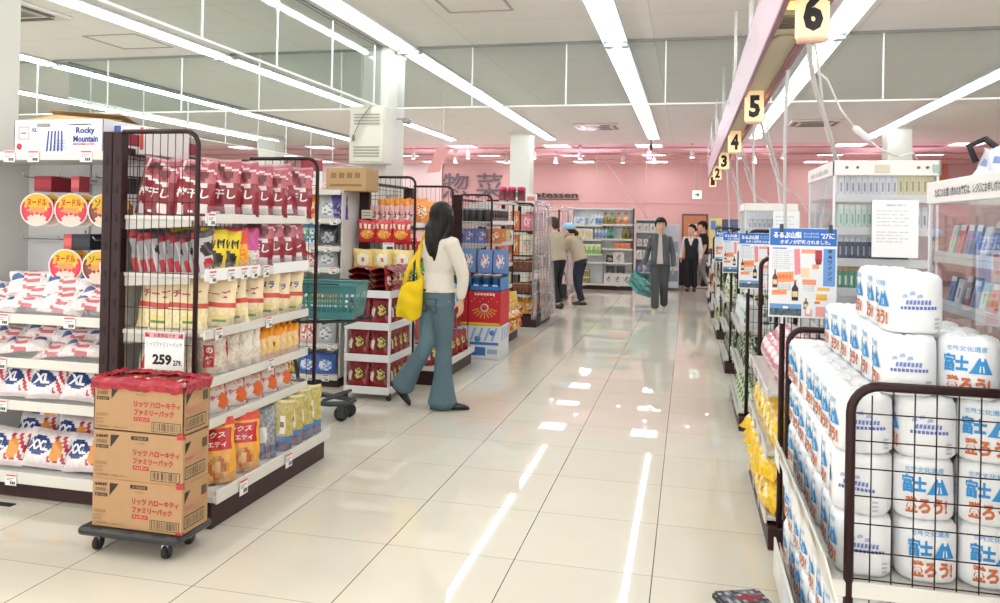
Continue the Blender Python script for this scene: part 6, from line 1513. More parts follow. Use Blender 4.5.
# ================================================================== REAR OF THE STORE
# large characters on the pink wall
def wall_text(name, s, x0, x1, z0, z1, col, label, bold):
    t = thing(name, label, 'wall lettering', ((x0+x1)/2, YB-.05, z0))
    n = len(s) if name == 'wall_characters' else 1
    for k in range(n):
        a = x0+(x1-x0)*k/n; w = (x1-x0)/n
        vs, fs = glyphs(s[k] if n > 1 else s, bold); b = MB(); m = w*(.10 if n > 1 else 0)
        f = [(a+m+p[0]*(w-2*m), YB-.07, z0+p[1]*(z1-z0)) for p in vs]; r = [(q[0], YB-.03, q[2]) for q in f]
        b.mesh(f, fs, col); b.mesh(r, fs, col)
        E_ = {}
        for fc in fs:
            for i in range(len(fc)):
                e = (fc[i], fc[(i+1) % len(fc)]); E_[e] = 1
        for (i, j) in E_:
            if (j, i) not in E_: b.face([f[i], f[j], r[j], r[i]], col)
        b.build('letter' if n > 1 else 'lettering', 'ink', t)
    return t
wall_text('wall_characters', '惣菜', -7.72, -5.55, 2.20, 3.0, '#6f6874', 'large dark characters on the pink wall, left of the far white column', 0)
t = wall_text('wall_lettering', 'Delicatessen', -5.55, -3.30, 2.255, 2.44, '#4a3f42', 'dark underlined wall lettering on the pink wall, right of the far white column', .02)
b = MB(); b.box(-5.6, -3.28, YB-.06, YB-.03, 2.20, 2.225, '#5a4a4c', .002); b.build('underline', 'ink', t)

# track spot lights of the deli
def spot(x, y, label, on=True, first={}):
    if on not in first:
        t = thing('track_spotlight', label, 'spotlight', (x, y, HC), 0, 'small spotlights hanging from the deli ceiling')
        b = MB(); b.box(-.03, .03, -.10, .10, -.035, 0, '#e8dde0', .006); b.tube([(0, 0, -.03), (0, 0, -.14)], .008, '#e8dde0', 8); b.build('mount', 'plastic', t, False)
        b = MB(); b.lathe([(.02, -.30), (.05, -.30), (.055, -.28), (.045, -.17), (.03, -.13), (.01, -.13)], '#efe6e8', 16, (0, .02, 0)); b.build('head', 'plastic', t, False)
        b = MB(); b.lathe([(.0, -.304), (.046, -.304), (.046, -.299), (.0, -.299)], '#ffffff', 16, (0, .02, 0)); b.build('lens', 'spot' if on else 'panel', t, False)
        first[on] = t; return t
    return dup(first[on], (x, y, HC), (0, 0, 0), label)
SP = [(-6.6, 18.3), (-5.9, 19.6), (-5.2, 18.3), (-4.6, 19.8), (-3.6, 18.4), (-3.3, 19.8), (-2.5, 18.4), (-1.6, 19.6), (-.9, 18.3), (-.85, 19.8), (.05, 18.1), (.5, 19.4), (1.1, 18.3), (1.5, 19.7), (2.0, 18.3), (-7.8, 18.4), (-8.8, 19.6)]
for i, (x, y) in enumerate(SP):
    spot(x, y, 'small white ceiling spotlight over the deli, %s from the left' % ORD[sorted(range(len(SP)), key=lambda q: SP[q][0]/SP[q][1]).index(i)], i in (8, 10, 12))
def lamp(name, typ, loc, energy, color, tgt=None, **kw):
    d = bpy.data.lights.new(name, typ); d.energy = energy; d.color = color
    for k, v in kw.items(): setattr(d, k, v)
    o = bpy.data.objects.new(name, d); COL.objects.link(o); o.location = loc
    if tgt is not None: o.rotation_euler = (Vector(tgt)-Vector(loc)).to_track_quat('-Z', 'Y').to_euler()
    return o
# the pink light those spots throw on wall and counters
for x in (-8.5, -6, -3.5, -1, 1.5, 4):
    lamp('deli_spot_beam', 'SPOT', (x, 19.4, HC-.33), 70, (1, .92, .93), (x, 23.9, 1.5), spot_size=R(105), spot_blend=.8, shadow_soft_size=.08)
for x in (-6, -2.5, 1, 4.5):  # added upward fill lamps without fixtures, turning the deli ceiling pink
    lamp('deli_fill_up', 'SPOT', (x, 20.0, 2.2), 90, (1, .66, .82), (x, 18.5, HC), spot_size=R(150), spot_blend=1, shadow_soft_size=.15)

# rear grocery shelf facing the camera
RX0, RX1, RY = -2.58, -1.21, 17.85
t = thing('grocery_shelf', 'grey-white grocery shelf across the end of the aisle, with bottles and cartons', 'shelf unit', (-1.9, 18.1, 0))
b = MB(); b.box(RX0, RX1, RY+.29, RY+.31, .1, 1.82, '#f0f2f3', .003); b.build('back_panel', 'paint', t)
for x in (RX0, (RX0+RX1)/2-.0, RX1):
    b = MB(); b.box(x-.012, x+.012, RY+.1 if x != (RX0+RX1)/2 else RY+.2, RY+.31, .1, 1.84, '#cfd2d4' if x < RX1 else '#3a3a3c', .003); b.build('upright', 'paint', t)
b = MB(); b.box(RX0, RX1, RY, RY+.31, 0, .11, BR, .004); b.build('kickboard', 'dark', t)
b = MB(); b.box(RX0, RX1, RY+.12, RY+.31, 1.80, 1.835, '#e2e4e6', .004); b.build('top_board', 'paint', t)
mid = (RX0+RX1)/2
ZL, ZR_ = (.13, .62, .80, 1.13, 1.45), (.13, .62, .93, 1.15, 1.48)
for z in ZL: shelf_y(t, RX0, mid, RY, RY+.29, z, (RX0+.3,), .04, 0)
for z in ZR_: shelf_y(t, mid, RX1, RY, RY+.29, z, (RX1-.3,), .04, 0)
GQ = 'goods on the rear grocery shelf'
K['c_tissue'].put((-2.42, RY+.1, 1.451), (0, 0, 0), 'blue and white box at the top left of the rear shelf', GQ, (1.1, 1, .9)); K['c_tissue'].put((-2.13, RY+.1, 1.451), (0, 0, 0), 'blue and white box second at the top left of the rear shelf', GQ, (.6, 1, .9))
for i in range(5): K['b_white'].put((-2.20+.072*i, RY+.08, 1.451), (0, 0, 0), 'white and blue bottle on the rear shelf top tier, %s from the left' % ORD[i], GQ, (1, 1, 1.1)) if i else None
for i in range(5): K['c_milk'].put((-2.51+.09*i, RY+.08, 1.131), (0, 0, 0), 'white and gold carton on the rear shelf second tier, %s from the left' % ORD[i], GQ)
for i in range(4): K['b_white'].put((-2.06+.075*i+.02, RY+.08, 1.131), (0, 0, 0), 'white bottle on the rear shelf second tier, %s from the gold cartons' % ORD[i], GQ, (1, 1, 1.05))
for i in range(6): K['c_greenbox'].put((-2.50+.105*i, RY+.08, .801), (0, 0, 0), 'green and white carton on the rear shelf third tier, %s from the left' % ORD[i], GQ)
for i in range(2):
    for j in range(2): K['c_coffee'].put((-2.42+.17*i, RY+.12, .131+.16*j), (0, 0, 0), 'brown and green carton at the lower left of the rear shelf, %s %s' % (('lower', 'upper')[j], ('left', 'right')[i]), GQ, (1, 1, .95))
for i in range(2): K['b_olive'].put((-1.83+.15*i, RY+.1, 1.481), (0, 0, 0), 'olive-green bottle on the rear shelf top tier, %s of the pair' % ('left', 'right')[i], GQ)
for i in range(2): K['b_orange'].put((-1.53+.15*i, RY+.1, 1.481), (0, 0, 0), 'orange bottle on the rear shelf top tier, %s of the pair' % ('left', 'right')[i], GQ)
for i in range(3): K['b_green'].put((-1.84+.08*i, RY+.09, 1.151), (0, 0, 0), 'green bottle on the right half of the rear shelf, %s from the left' % ORD[i], GQ)
for i in range(2): K['b_olive'].put((-1.42+.1*i, RY+.2, 1.151), (0, 0, 0), 'olive bottle behind the orange packets of the rear shelf, %s' % ('left', 'right')[i], GQ, (.8, .8, 1))
for i in range(3): K['c_orangepack'].put((-1.56+.12*i, RY+.08, .931), (0, 0, 0), 'orange packet on the right half of the rear shelf, %s from the left' % ORD[i], GQ)
K['c_print'].put((-1.52, RY+.12, .621), (0, 0, 0), 'white speckled carton on the right half of the rear shelf, middle tier', GQ, (1.2, 1, 1.2)); K['f_black'].put((-1.72, RY+.12, .621), (0, 0, 0), 'dark pack beside the speckled carton on the rear shelf', GQ, (1, 1, .8))
for i in range(3): K['c_print'].put((-1.74+.2*i, RY+.12, .131), (0, 0, 0), 'white speckled carton at the bottom right of the rear shelf, %s' % ORD[i], GQ, (1, 1, 1.2))
for i in range(2): K['f_black'].put((-1.72+.24*i, RY+.20, .131), (0, 0, 0), 'dark pack behind the bottom speckled cartons of the rear shelf, %s' % ('left', 'right')[i], GQ, (1.1, 1, 2.0))
# white rack right of it, partly behind the man
t = thing('grocery_shelf', 'narrow white shelf of packaged goods behind the walking man', 'shelf unit', (-.85, 18.1, 0))
b = MB(); b.box(-1.16, -.55, 18.3, 18.32, .1, 1.6, '#d2d4d8', .003); b.build('back_panel', 'paint', t)
for x in (-1.16, -.57):
    b = MB(); b.box(x, x+.02, 17.95, 18.32, .05, 1.62, '#e2e3e6', .003); b.build('upright', 'paint', t)
for z in (.12, .42, .72, 1.02, 1.32, 1.6):
    b = MB(); b.box(-1.15, -.56, 17.95, 18.3, z-.02, z, '#e4e4e6', .003); b.build('shelf', 'paint', t)
for j, z in enumerate((.122, .422, .722, 1.022, 1.322)):
    for i in range(4): K[('c_print', 'c_blue', 'c_print', 'c_white', 'c_print')[j]].put((-1.07+.145*i, 18.05, z), (0, 0, 0), 'pale pack on the narrow shelf behind the man, %s tier up, %s from left' % (ORD[j], ORD[i]), 'packs on the narrow shelf', (.65, .8, .95))
b = MB(); b.box(-.55, -.2, 18.4, 18.8, .05, 1.5, '#cdd2da', .01); 
for k in range(4): b.box(-.53, -.22, 18.385, 18.40, .2+.33*k, .45+.33*k, ('#7f8fa0', '#b8c4d0', '#8f9cac', '#c4ccd6')[k], .003)
tag(b.build('drink_cooler', 'plastic'), 'pale grey cooler cabinet just behind the walking man', 'cooler')
# dark counter at the back
t = thing('service_counter', 'dark counter at the back between the man and the staff member', 'counter', (0, 20.2, 0))
b = MB(); b.box(-.95, .55, 20.0, 20.5, 0, .62, '#2c2528', .01); b.build('body', 'dark', t)
b = MB(); b.box(-.97, .57, 19.97, 20.52, .62, .66, '#4a3f42', .006); b.build('worktop', 'plastic', t)
for i in range(5): K[('f_pink', 'f_red', 'f_orange', 'f_pink', 'f_red')[i]].put((-.7+.24*i, 20.15, .661), (R(-10), 0, R(J(10))), 'small pack on the dark back counter, %s from the left' % ORD[i], 'packs on the dark counter', (1, 1, 1.1))
# display behind the staff: bright poster stand and coloured panels
t = thing('notice_board', 'small coloured notice board left of the lane numbers, behind the sale posters', 'notice board', (.42, 14.6, 1.1))
b = MB(); b.box(.36, .58, 14.6, 14.63, 1.08, 1.62, '#e6d28a', .004); b.box(.39, .47, 14.59, 14.6, 1.42, 1.58, '#5f7fc4'); b.box(.48, .56, 14.59, 14.6, 1.35, 1.5, '#7fae8a'); b.build('board', 'card', t)
b = MB(); b.bar((.47, 14.62, 0), (.47, 14.62, 1.1), .03, .02, '#4a4a4c', (0, 1, 0)); b.box(.37, .57, 14.55, 14.7, 0, .02, '#4a4a4c', .004); b.build('stand', 'plastic', t)
t = thing('monitor', 'dark monitor screen above the far checkout, behind the sale posters', 'monitor', (.66, 13.8, 1.3))
b = MB(); b.box(.55, .84, 13.8, 13.84, 1.28, 1.60, '#2b2c34', .006); b.build('case', 'plastic', t)
b = MB(); b.box(.57, .82, 13.794, 13.8, 1.30, 1.58, '#46507c', .001); b.build('screen', 'bottle', t)
b = MB(); b.tube([(.7, 13.83, .9), (.7, 13.83, 1.3)], .02, '#3a3a3c', 8); b.build('stand', 'plastic', t)
# green exit sign hung from the ceiling
t = thing('exit_sign', 'small white and green exit arrow sign hung before the pink wall', 'exit sign', (.2, 20.5, 2.2))
b = MB(); b.box(.085, .305, 20.5, 20.56, 2.155, 2.365, '#f2f6f2', .006); b.build('sign_box', 'exit', t)
b = MB(); b.box(.13, .205, 20.494, 20.5, 2.245, 2.275, '#2f9a5c'); b.mesh([(.195, 20.494, 2.20), (.27, 20.494, 2.26), (.195, 20.494, 2.32)], [(0, 1, 2)], '#2f9a5c'); b.build('arrow', 'ink', t)
for x in (.13, .26):
    b = MB(); b.tube([(x, 20.53, 2.36), (x, 20.53, HC)], .006, '#e8d8d8', 6); b.build('hanging_rod', 'paint', t)
# thin hanging rods and a small pendant before the pink wall
for i, (x, y, z) in enumerate(((-1.0, 19.0, 1.6), (-2.2, 19.2, 1.9))):
    b = MB(); b.tube([(x, y, z), (x, y, HC)], .008, '#eed6d6', 6); tag(b.build('ceiling_rod', 'paint'), 'thin pale rod hanging from the deli ceiling, %s' % ('above the narrow shelf', 'above the rear shelf')[i], 'rod')
b = MB(); b.tube([(-1.9, 17.2, 3.0), (-.9, 17.9, 1.65)], .006, '#f0dcdc', 6); tag(b.build('support_wire', 'paint'), 'slanting pale wire in front of the pink wall above the man', 'wire')
b = MB(); b.tube([(-.80, 17.0, HC), (-.80, 17.0, HC-.12)], .012, '#3a3a3c', 8); b.lathe([(.0, HC-.24), (.03, HC-.24), (.035, HC-.12), (.0, HC-.12)], '#3a3a3c', 12, (-.80, 17.0, 0)); tag(b.build('ceiling_camera', 'plastic'), 'small black camera hanging from the ceiling beside a recessed light', 'camera')
# hanging red-white banner beside the near column
t = thing('hanging_banner', 'tilted pink and red banner hanging right of the near column', 'banner', (-3.6, 10.6, 2.3))
b = MB(); b.mesh([(-3.62, 10.6, 2.16), (-3.42, 10.6, 2.18), (-3.28, 10.6, 2.50), (-3.46, 10.6, 2.54), (-3.62, 10.606, 2.16), (-3.42, 10.606, 2.18), (-3.28, 10.606, 2.50), (-3.46, 10.606, 2.54)], [(0, 1, 2, 3), (7, 6, 5, 4), (0, 4, 5, 1), (1, 5, 6, 2), (2, 6, 7, 3), (3, 7, 4, 0)], '#dc9a98')
b.build('cloth', 'card', t)
b = MB(); b.tube([(-3.38, 10.61, 2.53), (-3.38, 10.61, HC)], .004, '#dcd6d6', 6); b.build('cord', 'rubber', t)
# column and panel at the far right
b = MB(); b.box(6.1, 6.9, YB-.06, YB, 2.2, HC, '#d3886c', .004); struct('trim_7', b)
# ================================================================== PEOPLE
def ring_tube(b, rings, col='#000000', n=14):
    """closed tube through rings: (centre, right vector, forward vector, half width, half depth)"""
    v = []; fs = []
    for (c, r, f, rx, ry) in rings:
        c, r, f = Vector(c), Vector(r), Vector(f)
        for k in range(n):
            a = 2*PI*k/n; v.append(c+r*math.cos(a)*rx+f*math.sin(a)*ry)
    m = len(rings)
    for i in range(m-1):
        for k in range(n):
            k2 = (k+1) % n; fs.append((i*n+k, i*n+k2, (i+1)*n+k2, (i+1)*n+k))
    fs.append(tuple(range(n))[::-1]); fs.append(tuple((m-1)*n+k for k in range(n)))
    b.mesh(v, fs, col, True)
def limb(b, pts, rs, fwd=(0, 1, 0), dep=None, n=12):
    """tapering limb through joints, subdivided for soft bends"""
    P = [Vector(p) for p in pts]; Q = []; Rr = []; D = []
    dep = dep or rs
    for i in range(len(P)-1):
        p0, p1, p2, p3 = P[max(0, i-1)], P[i], P[i+1], P[min(len(P)-1, i+2)]
        for k in range(5):
            u = k/5; Q.append(.5*((2*p1)+(p2-p0)*u+(2*p0-5*p1+4*p2-p3)*u*u+(3*p1-p0-3*p2+p3)*u**3)); Rr.append(rs[i]+(rs[i+1]-rs[i])*u); D.append(dep[i]+(dep[i+1]-dep[i])*u)
    Q.append(P[-1]); Rr.append(rs[-1]); D.append(dep[-1]); rings = []
    for i, q in enumerate(Q):
        d = (Q[min(len(Q)-1, i+1)]-Q[max(0, i-1)]).normalized(); f = Vector(fwd); f = (f-d*f.dot(d))
        f = f.normalized() if f.length > .05 else Vector((1, 0, 0)); r = d.cross(f)
        rings.append((q, r, f, Rr[i], D[i]))
    a, z = rings[0], rings[-1]
    d0 = (Q[0]-Q[1]).normalized(); d1 = (Q[-1]-Q[-2]).normalized()
    rings = [(a[0]+d0*a[3]*.6, a[1], a[2], a[3]*.35, a[4]*.35), (a[0]+d0*a[3]*.35, a[1], a[2], a[3]*.75, a[4]*.75)]+rings+[(z[0]+d1*z[3]*.35, z[1], z[2], z[3]*.75, z[4]*.75), (z[0]+d1*z[3]*.6, z[1], z[2], z[3]*.35, z[4]*.35)]
    ring_tube(b, rings, '#000000', n)
def ball(b, c, rx, ry, rz, r=(1, 0, 0), f=(0, 1, 0), n=14):
    r, f = Vector(r), Vector(f); u = Vector((0, 0, 1)); rings = []
    for k in range(9):
        a = -PI/2+PI*(k+.25)/8.5; rings.append((Vector(c)+u*rz*math.sin(a), r, f, rx*math.cos(a), ry*math.cos(a)))
    ring_tube(b, rings, '#000000', n)
def organic(b, name, col, mat, parent, voxel=.012, smooth=4, paint=None):
    """melts the overlapping tubes of b into one continuous skin"""
    me = bpy.data.meshes.new(name); off = wloc(parent)
    me.from_pydata([(p[0]-off[0], p[1]-off[1], p[2]-off[2]) for p in b.v], [], b.f); me.update()
    o = bpy.data.objects.new(name, me); COL.objects.link(o)
    m = o.modifiers.new('r', 'REMESH'); m.mode = 'VOXEL'; m.voxel_size = voxel
    if smooth: s = o.modifiers.new('s', 'SMOOTH'); s.factor = .5; s.iterations = smooth
    bpy.context.view_layer.update()
    nm = bpy.data.meshes.new_from_object(o.evaluated_get(bpy.context.evaluated_depsgraph_get()))
    o.modifiers.clear(); o.data = nm; bpy.data.meshes.remove(me); nm.name = name
    at = nm.color_attributes.new('Col', 'FLOAT_COLOR', 'CORNER'); buf = []
    for p in nm.polygons:
        c = lin(paint(p.center+off, p.normal) if paint else col); buf.extend(c*len(p.vertices))
    at.data.foreach_set('color', buf); nm.polygons.foreach_set('use_smooth', [True]*len(nm.polygons))
    nm.materials.clear(); nm.materials.append(MT[mat]); o.parent = parent
    return o
def hand(b, wrist, d, palm_n, k=1.0, curl=.5, side=1):
    """palm, four unequal bent fingers and a thumb; d points from the wrist to the fingertips, palm_n out of the palm"""
    w, d, n = Vector(wrist), Vector(d).normalized(), Vector(palm_n); n = (n-d*n.dot(d)).normalized(); s = d.cross(n)*side
    ring_tube(b, [(w-d*.01*k, s, n, .024*k, .018*k), (w+d*.02*k, s, n, .032*k, .016*k), (w+d*.06*k, s, n, .040*k, .014*k), (w+d*.088*k, s, n, .038*k, .011*k)], '#000000', 10)
    for i, (o, l) in enumerate(((-.029, .070), (-.010, .080), (.010, .074), (.028, .058))):
        p = w+d*.082*k+s*o*k; a = 0; pts = [p-d*.012*k, p]
        for q, fr in enumerate((.45, .32, .23)):
            a += curl*(.5, .75, .5)[q]; p = p+(d*math.cos(a)+n*math.sin(a))*l*fr*k; pts.append(p)
        limb(b, pts, [.0085*k, .0088*k, .0080*k, .0074*k, .0060*k], tuple(s), None, 8)
    p = w+d*.028*k-s*.030*k; t1 = (d*.65-s*.6+n*.35).normalized(); t2 = (d*.85-s*.2+n*.5).normalized()
    limb(b, [p, p+t1*.034*k, p+t1*.034*k+t2*.03*k], [.0115*k, .0100*k, .0075*k], tuple(s), None, 8)
def headrings(b, c, r, f, k=1.0, tilt=0):
    """skull, jaw, nose and ears; c is the middle of the head, f the way it faces"""
    c, r, f = Vector(c), Vector(r).normalized(), Vector(f).normalized(); u = r.cross(f)
    R_ = lambda z, x, y0, y1: (c+u*z*k+f*(y0+y1)/2*k, r, f, x*k, (y1-y0)/2*k)
    ring_tube(b, [R_(-.118, .018, .045, .078), R_(-.108, .040, .015, .088), R_(-.085, .056, -.03, .092), R_(-.055, .066, -.07, .094), R_(-.02, .072, -.088, .094), R_(.02, .076, -.098, .094), R_(.055, .075, -.100, .090), R_(.085, .066, -.09, .074), R_(.108, .046, -.066, .050), R_(.120, .018, -.03, .02)], '#000000', 18)
    P = lambda x, y, z: c+r*x*k+f*y*k+u*z*k
    limb(b, [P(0, .088, .012), P(0, .104, -.018), P(0, .112, -.034)], [.008*k, .011*k, .014*k], tuple(r), None, 8)
    for s in (-1, 1):
        ball(b, P(s*.076, -.005, -.008), .010*k, .022*k, .032*k, tuple(r), tuple(f), 8)
    ball(b, P(0, .090, -.070), .026*k, .010*k, .010*k, tuple(r), tuple(f), 8)
    return P
def face(parent, P, r, f, k=1.0, lip='#b06a62', brow='#1f1815'):
    r, f = Vector(r).normalized(), Vector(f).normalized()
    for s in (-1, 1):
        b = MB(); c = P(s*.030, .084, .004)
        ring_tube(b, [(c-f*.004*k, r, Vector((0, 0, 1)), .004*k, .002*k), (c, r, Vector((0, 0, 1)), .014*k, .0075*k), (c+f*.006*k, r, Vector((0, 0, 1)), .013*k, .0065*k), (c+f*.011*k, r, Vector((0, 0, 1)), .004*k, .002*k)], '#e9e4df', 10)
        e = b.build('eye', 'bottle', parent)
        b = MB(); c2 = P(s*.030, .0945, .004); ring_tube(b, [(c2-f*.002*k, r, Vector((0, 0, 1)), .006*k, .006*k), (c2+f*.0015*k, r, Vector((0, 0, 1)), .0055*k, .0055*k)], '#241a16', 10); b.build('iris', 'bottle', e)
        b = MB(); b.tube([P(s*.014, .097, .024), P(s*.030, .097, .029), P(s*.046, .090, .024)], [.003*k, .004*k, .002*k], brow, 6); b.build('eyebrow', 'hair', parent)
    b = MB(); b.tube([P(-.022, .094, -.068), P(-.008, .101, -.066), P(.008, .101, -.066), P(.022, .094, -.068)], [.002*k, .005*k, .005*k, .002*k], lip, 8); b.build('mouth', 'skin', parent)
UP = Vector((0, 0, 1))
def shoe(name, heel, toe, col, parent, sole='#1a1a1c', w=.042, h=.06, up=UP):
    heel, toe = Vector(heel), Vector(toe); d = (toe-heel).normalized(); up = Vector(up); r = d.cross(up).normalized(); u = r.cross(d); L = (toe-heel).length
    b = MB(); S = lambda t, z, rx, rz: (heel+d*L*t+u*z, r, u, rx, rz)
    ring_tube(b, [S(-.03, h*.5, .015, h*.30), S(.0, h*.55, w*.75, h*.55), S(.15, h*.62, w*.85, h*.62), S(.38, h*.58, w*.92, h*.58), S(.58, h*.45, w*1.02, h*.45), S(.8, h*.34, w*1.0, h*.34), S(.95, h*.26, w*.75, h*.26), S(1.03, h*.2, w*.3, h*.12)], col, 14)
    s = b.build(name, 'leather', parent)
    b = MB(); ring_tube(b, [(heel+d*L*t+u*.004, r, u, rx, .010) for t, rx in ((-.04, .012), (0, w*.8), (.25, w*.9), (.6, w*1.08), (.85, w*1.0), (1.0, w*.6), (1.05, .01))], sole, 12); b.build('sole', 'rubber', s)
    return s

# ---- the woman walking away with a yellow tote
wx = lambda px: -1.93+(px-440)*.0090
wz = lambda py: 1.634-(py-203)*.00782
WY = 6.0
W = thing('person', 'woman with long black hair in a cream top and flared jeans', 'person', (-1.93, WY, 0))
hd = R(48); fw = Vector((math.cos(hd), math.sin(hd), 0)); rt = Vector((math.sin(hd), -math.cos(hd), 0))      # facing up the aisle, a little to the right
C = Vector((-1.93, WY, 0))
pel = Vector((wx(440), WY, .90)); che = Vector((wx(441), WY+.01, 1.20)); nek = Vector((wx(441), WY+.01, 1.375)); hdc = Vector((wx(442), WY+.03, 1.515))
hf = Vector((math.cos(R(66)), math.sin(R(66)), -.14)).normalized(); hr = hf.cross(UP).normalized()
shR = nek+rt*.165-UP*.055; shL = nek-rt*.165-UP*.055
elR = Vector((wx(464), WY-.06, 1.085)); wrR = Vector((wx(462), WY-.04, .885)); 
elL = shL+fw*.05-rt*.05-UP*.25; wrL = elL+fw*.20-rt*.0+UP*.06
hipR = pel+rt*.085-UP*.03; hipL = pel-rt*.085-UP*.03
knR = Vector((wx(446), WY+.0, .485)); anR = Vector((wx(444), WY-.0, .085))
knL = Vector((wx(430), WY-.02, .50)); anL = Vector((wx(403), WY+.02, .165))
def torso(b, inf=0, sx=1.0):
    I = inf
    ring_tube(b, [(pel-UP*.09, rt, fw, .10+I, .08+I), (pel-UP*.05, rt, fw, .155+I, .115+I), (pel+UP*.02, rt, fw, .160+I, .115+I), (pel+UP*.10, rt, fw, .135+I, .098+I), (pel*.5+che*.5+UP*.02, rt, fw, .122+I, .090+I), (che, rt, fw, .142*sx+I, .102+I), (che+UP*.09, rt, fw, .150*sx+I, .098+I), (nek-UP*.045, rt, fw, .128+I, .075+I), (nek-UP*.005, rt, fw, .06+I, .055+I), (nek+UP*.03, rt, fw, .042, .045)], '#000000', 20)
b = MB(); torso(b, -.008)
limb(b, [nek-UP*.03, nek+UP*.03, hdc-UP*.06-hf*.02], [.055, .05, .048])
P = headrings(b, hdc, hr, hf, .98)
for s, e, w_ in ((shR, elR, wrR), (shL, elL, wrL)): limb(b, [s, e, w_], [.048, .038, .026], tuple(fw))
limb(b, [hipR, knR, anR], [.082, .052, .036], tuple(fw)); limb(b, [hipL, knL, anL], [.082, .052, .036], tuple(fw))
hand(b, wrR, (.05, .05, -1), (-.9, .3, 0), .98, .45, 1); hand(b, wrL, (fw.x, fw.y, .5), (0, 0, 1), .98, .9, -1)
organic(b, 'body', '#d9ab92', 'skin', W, .009, 3)
face(W, P, hr, hf, .98)
# top
b = MB(); I = .014
ring_tube(b, [(pel+UP*.03, rt, fw, .170, .134), (pel+UP*.08, rt, fw, .158, .122), (pel+UP*.13, rt, fw, .148, .112), (pel*.5+che*.5+UP*.03, rt, fw, .140, .108), (che, rt, fw, .158, .118), (che+UP*.09, rt, fw, .166, .112), (nek-UP*.045, rt, fw, .150, .095), (nek-UP*.005, rt, fw, .080, .074), (nek+UP*.012, rt, fw, .066, .064)], '#000000', 22)
limb(b, [shR-rt*.01+UP*.004, elR, wrR+UP*.012], [.068, .053, .038], tuple(fw)); limb(b, [shL+rt*.01+UP*.004, elL, wrL-fw*.01], [.068, .053, .038], tuple(fw))
organic(b, 'knit_top', '#e3dccf', 'cloth', W, .010, 3)
# flared jeans
b = MB()
ring_tube(b, [(pel-UP*.10, rt, fw, .115, .10), (pel-UP*.06, rt, fw, .158, .126), (pel, rt, fw, .162, .126), (pel+UP*.055, rt, fw, .152, .116), (pel+UP*.075, rt, fw, .148, .112)], '#000000', 22)
kfR = Vector((wx(445), WY, .45)); bR = Vector((wx(446), WY-.01, .055)); bL = Vector((wx(408), WY+.02, .165))
limb(b, [hipR-UP*.02, hipR*.5+knR*.5, knR, (knR*.45+bR*.55), bR], [.090, .080, .060, .074, .118], tuple(fw), [.098, .086, .066, .078, .122], 16)
limb(b, [hipL-UP*.02, hipL*.5+knL*.5, knL, (knL*.45+bL*.55), bL], [.090, .080, .060, .072, .102], tuple(fw), [.098, .086, .066, .072, .098], 16)
def jean(p, n):
    if p.z > pel.z+.055: return '#4a5f69'
    q = (p-pel); a = q.dot(rt); bk = q.dot(fw)
    if bk < -.06 and .02 < abs(a) < .12 and -.13 < q.z < -.01:
        return '#43565f' if (abs(abs(a)-.02) < .012 or abs(abs(a)-.12) < .012 or q.z > -.022 or q.z < -.118) else '#5c747f'
    return '#627c87' if .3 < p.z < .8 and abs((p-pel).dot(rt)) < .03 else '#586f7a'
organic(b, 'flared_jeans', '#6d8a94', 'denim', W, .011, 3, jean)
# hair: cap and long fall
b = MB(); hb = -hf
ring_tube(b, [(nek-UP*.165+rt*.045-fw*.10, rt, fw, .030, .018), (nek-UP*.12+rt*.035-fw*.10, rt, fw, .060, .030), (nek-UP*.06+rt*.02-fw*.095, rt, fw, .080, .042), (nek-UP*.0+rt*.01-fw*.075, rt, fw, .092, .055), (nek+UP*.06-fw*.045, hr, hf, .098, .078), (hdc-UP*.03-hf*.030, hr, hf, .098, .088), (hdc+UP*.03-hf*.022, hr, hf, .095, .100), (hdc+UP*.075-hf*.015, hr, hf, .085, .095), (hdc+UP*.11-hf*.008, hr, hf, .062, .072), (hdc+UP*.132, hr, hf, .022, .03)], '#000000', 22)
limb(b, [hdc+UP*.02+hr*.085, nek+rt*.075+fw*.01, nek+rt*.075-UP*.09-fw*.07, nek+rt*.07-UP*.20-fw*.085], [.026, .034, .038, .020], tuple(fw))
limb(b, [hdc+UP*.02-hr*.085, nek-rt*.07+fw*.0, nek-rt*.06-UP*.09-fw*.07], [.026, .034, .030], tuple(fw))
organic(b, 'hair', '#15110f', 'hair', W, .009, 3, lambda p, n: '#221612' if p.z < nek.z-.10 and math.sin(p.x*90) > -.2 else ('#15110f' if math.sin(p.x*140+p.y*120) > -.3 else '#221a17'))
# shoes
shoe('shoe', (wx(437), WY-.03, .006), (wx(468), WY+.03, .006), '#17171b', W)
shoe('shoe', (wx(396), WY+.03, .165), (wx(414), WY+.01, .012), '#17171b', W, up=(.85, .1, .5))
# bracelet
b = MB(); b.tube([wrR+UP*.012+Vector((math.cos(a)*.03, math.sin(a)*.03, 0)) for a in [2*PI*k/12 for k in range(12)]], .005, '#3a3430', 6, True, True); b.build('bracelet', 'rubber', W)
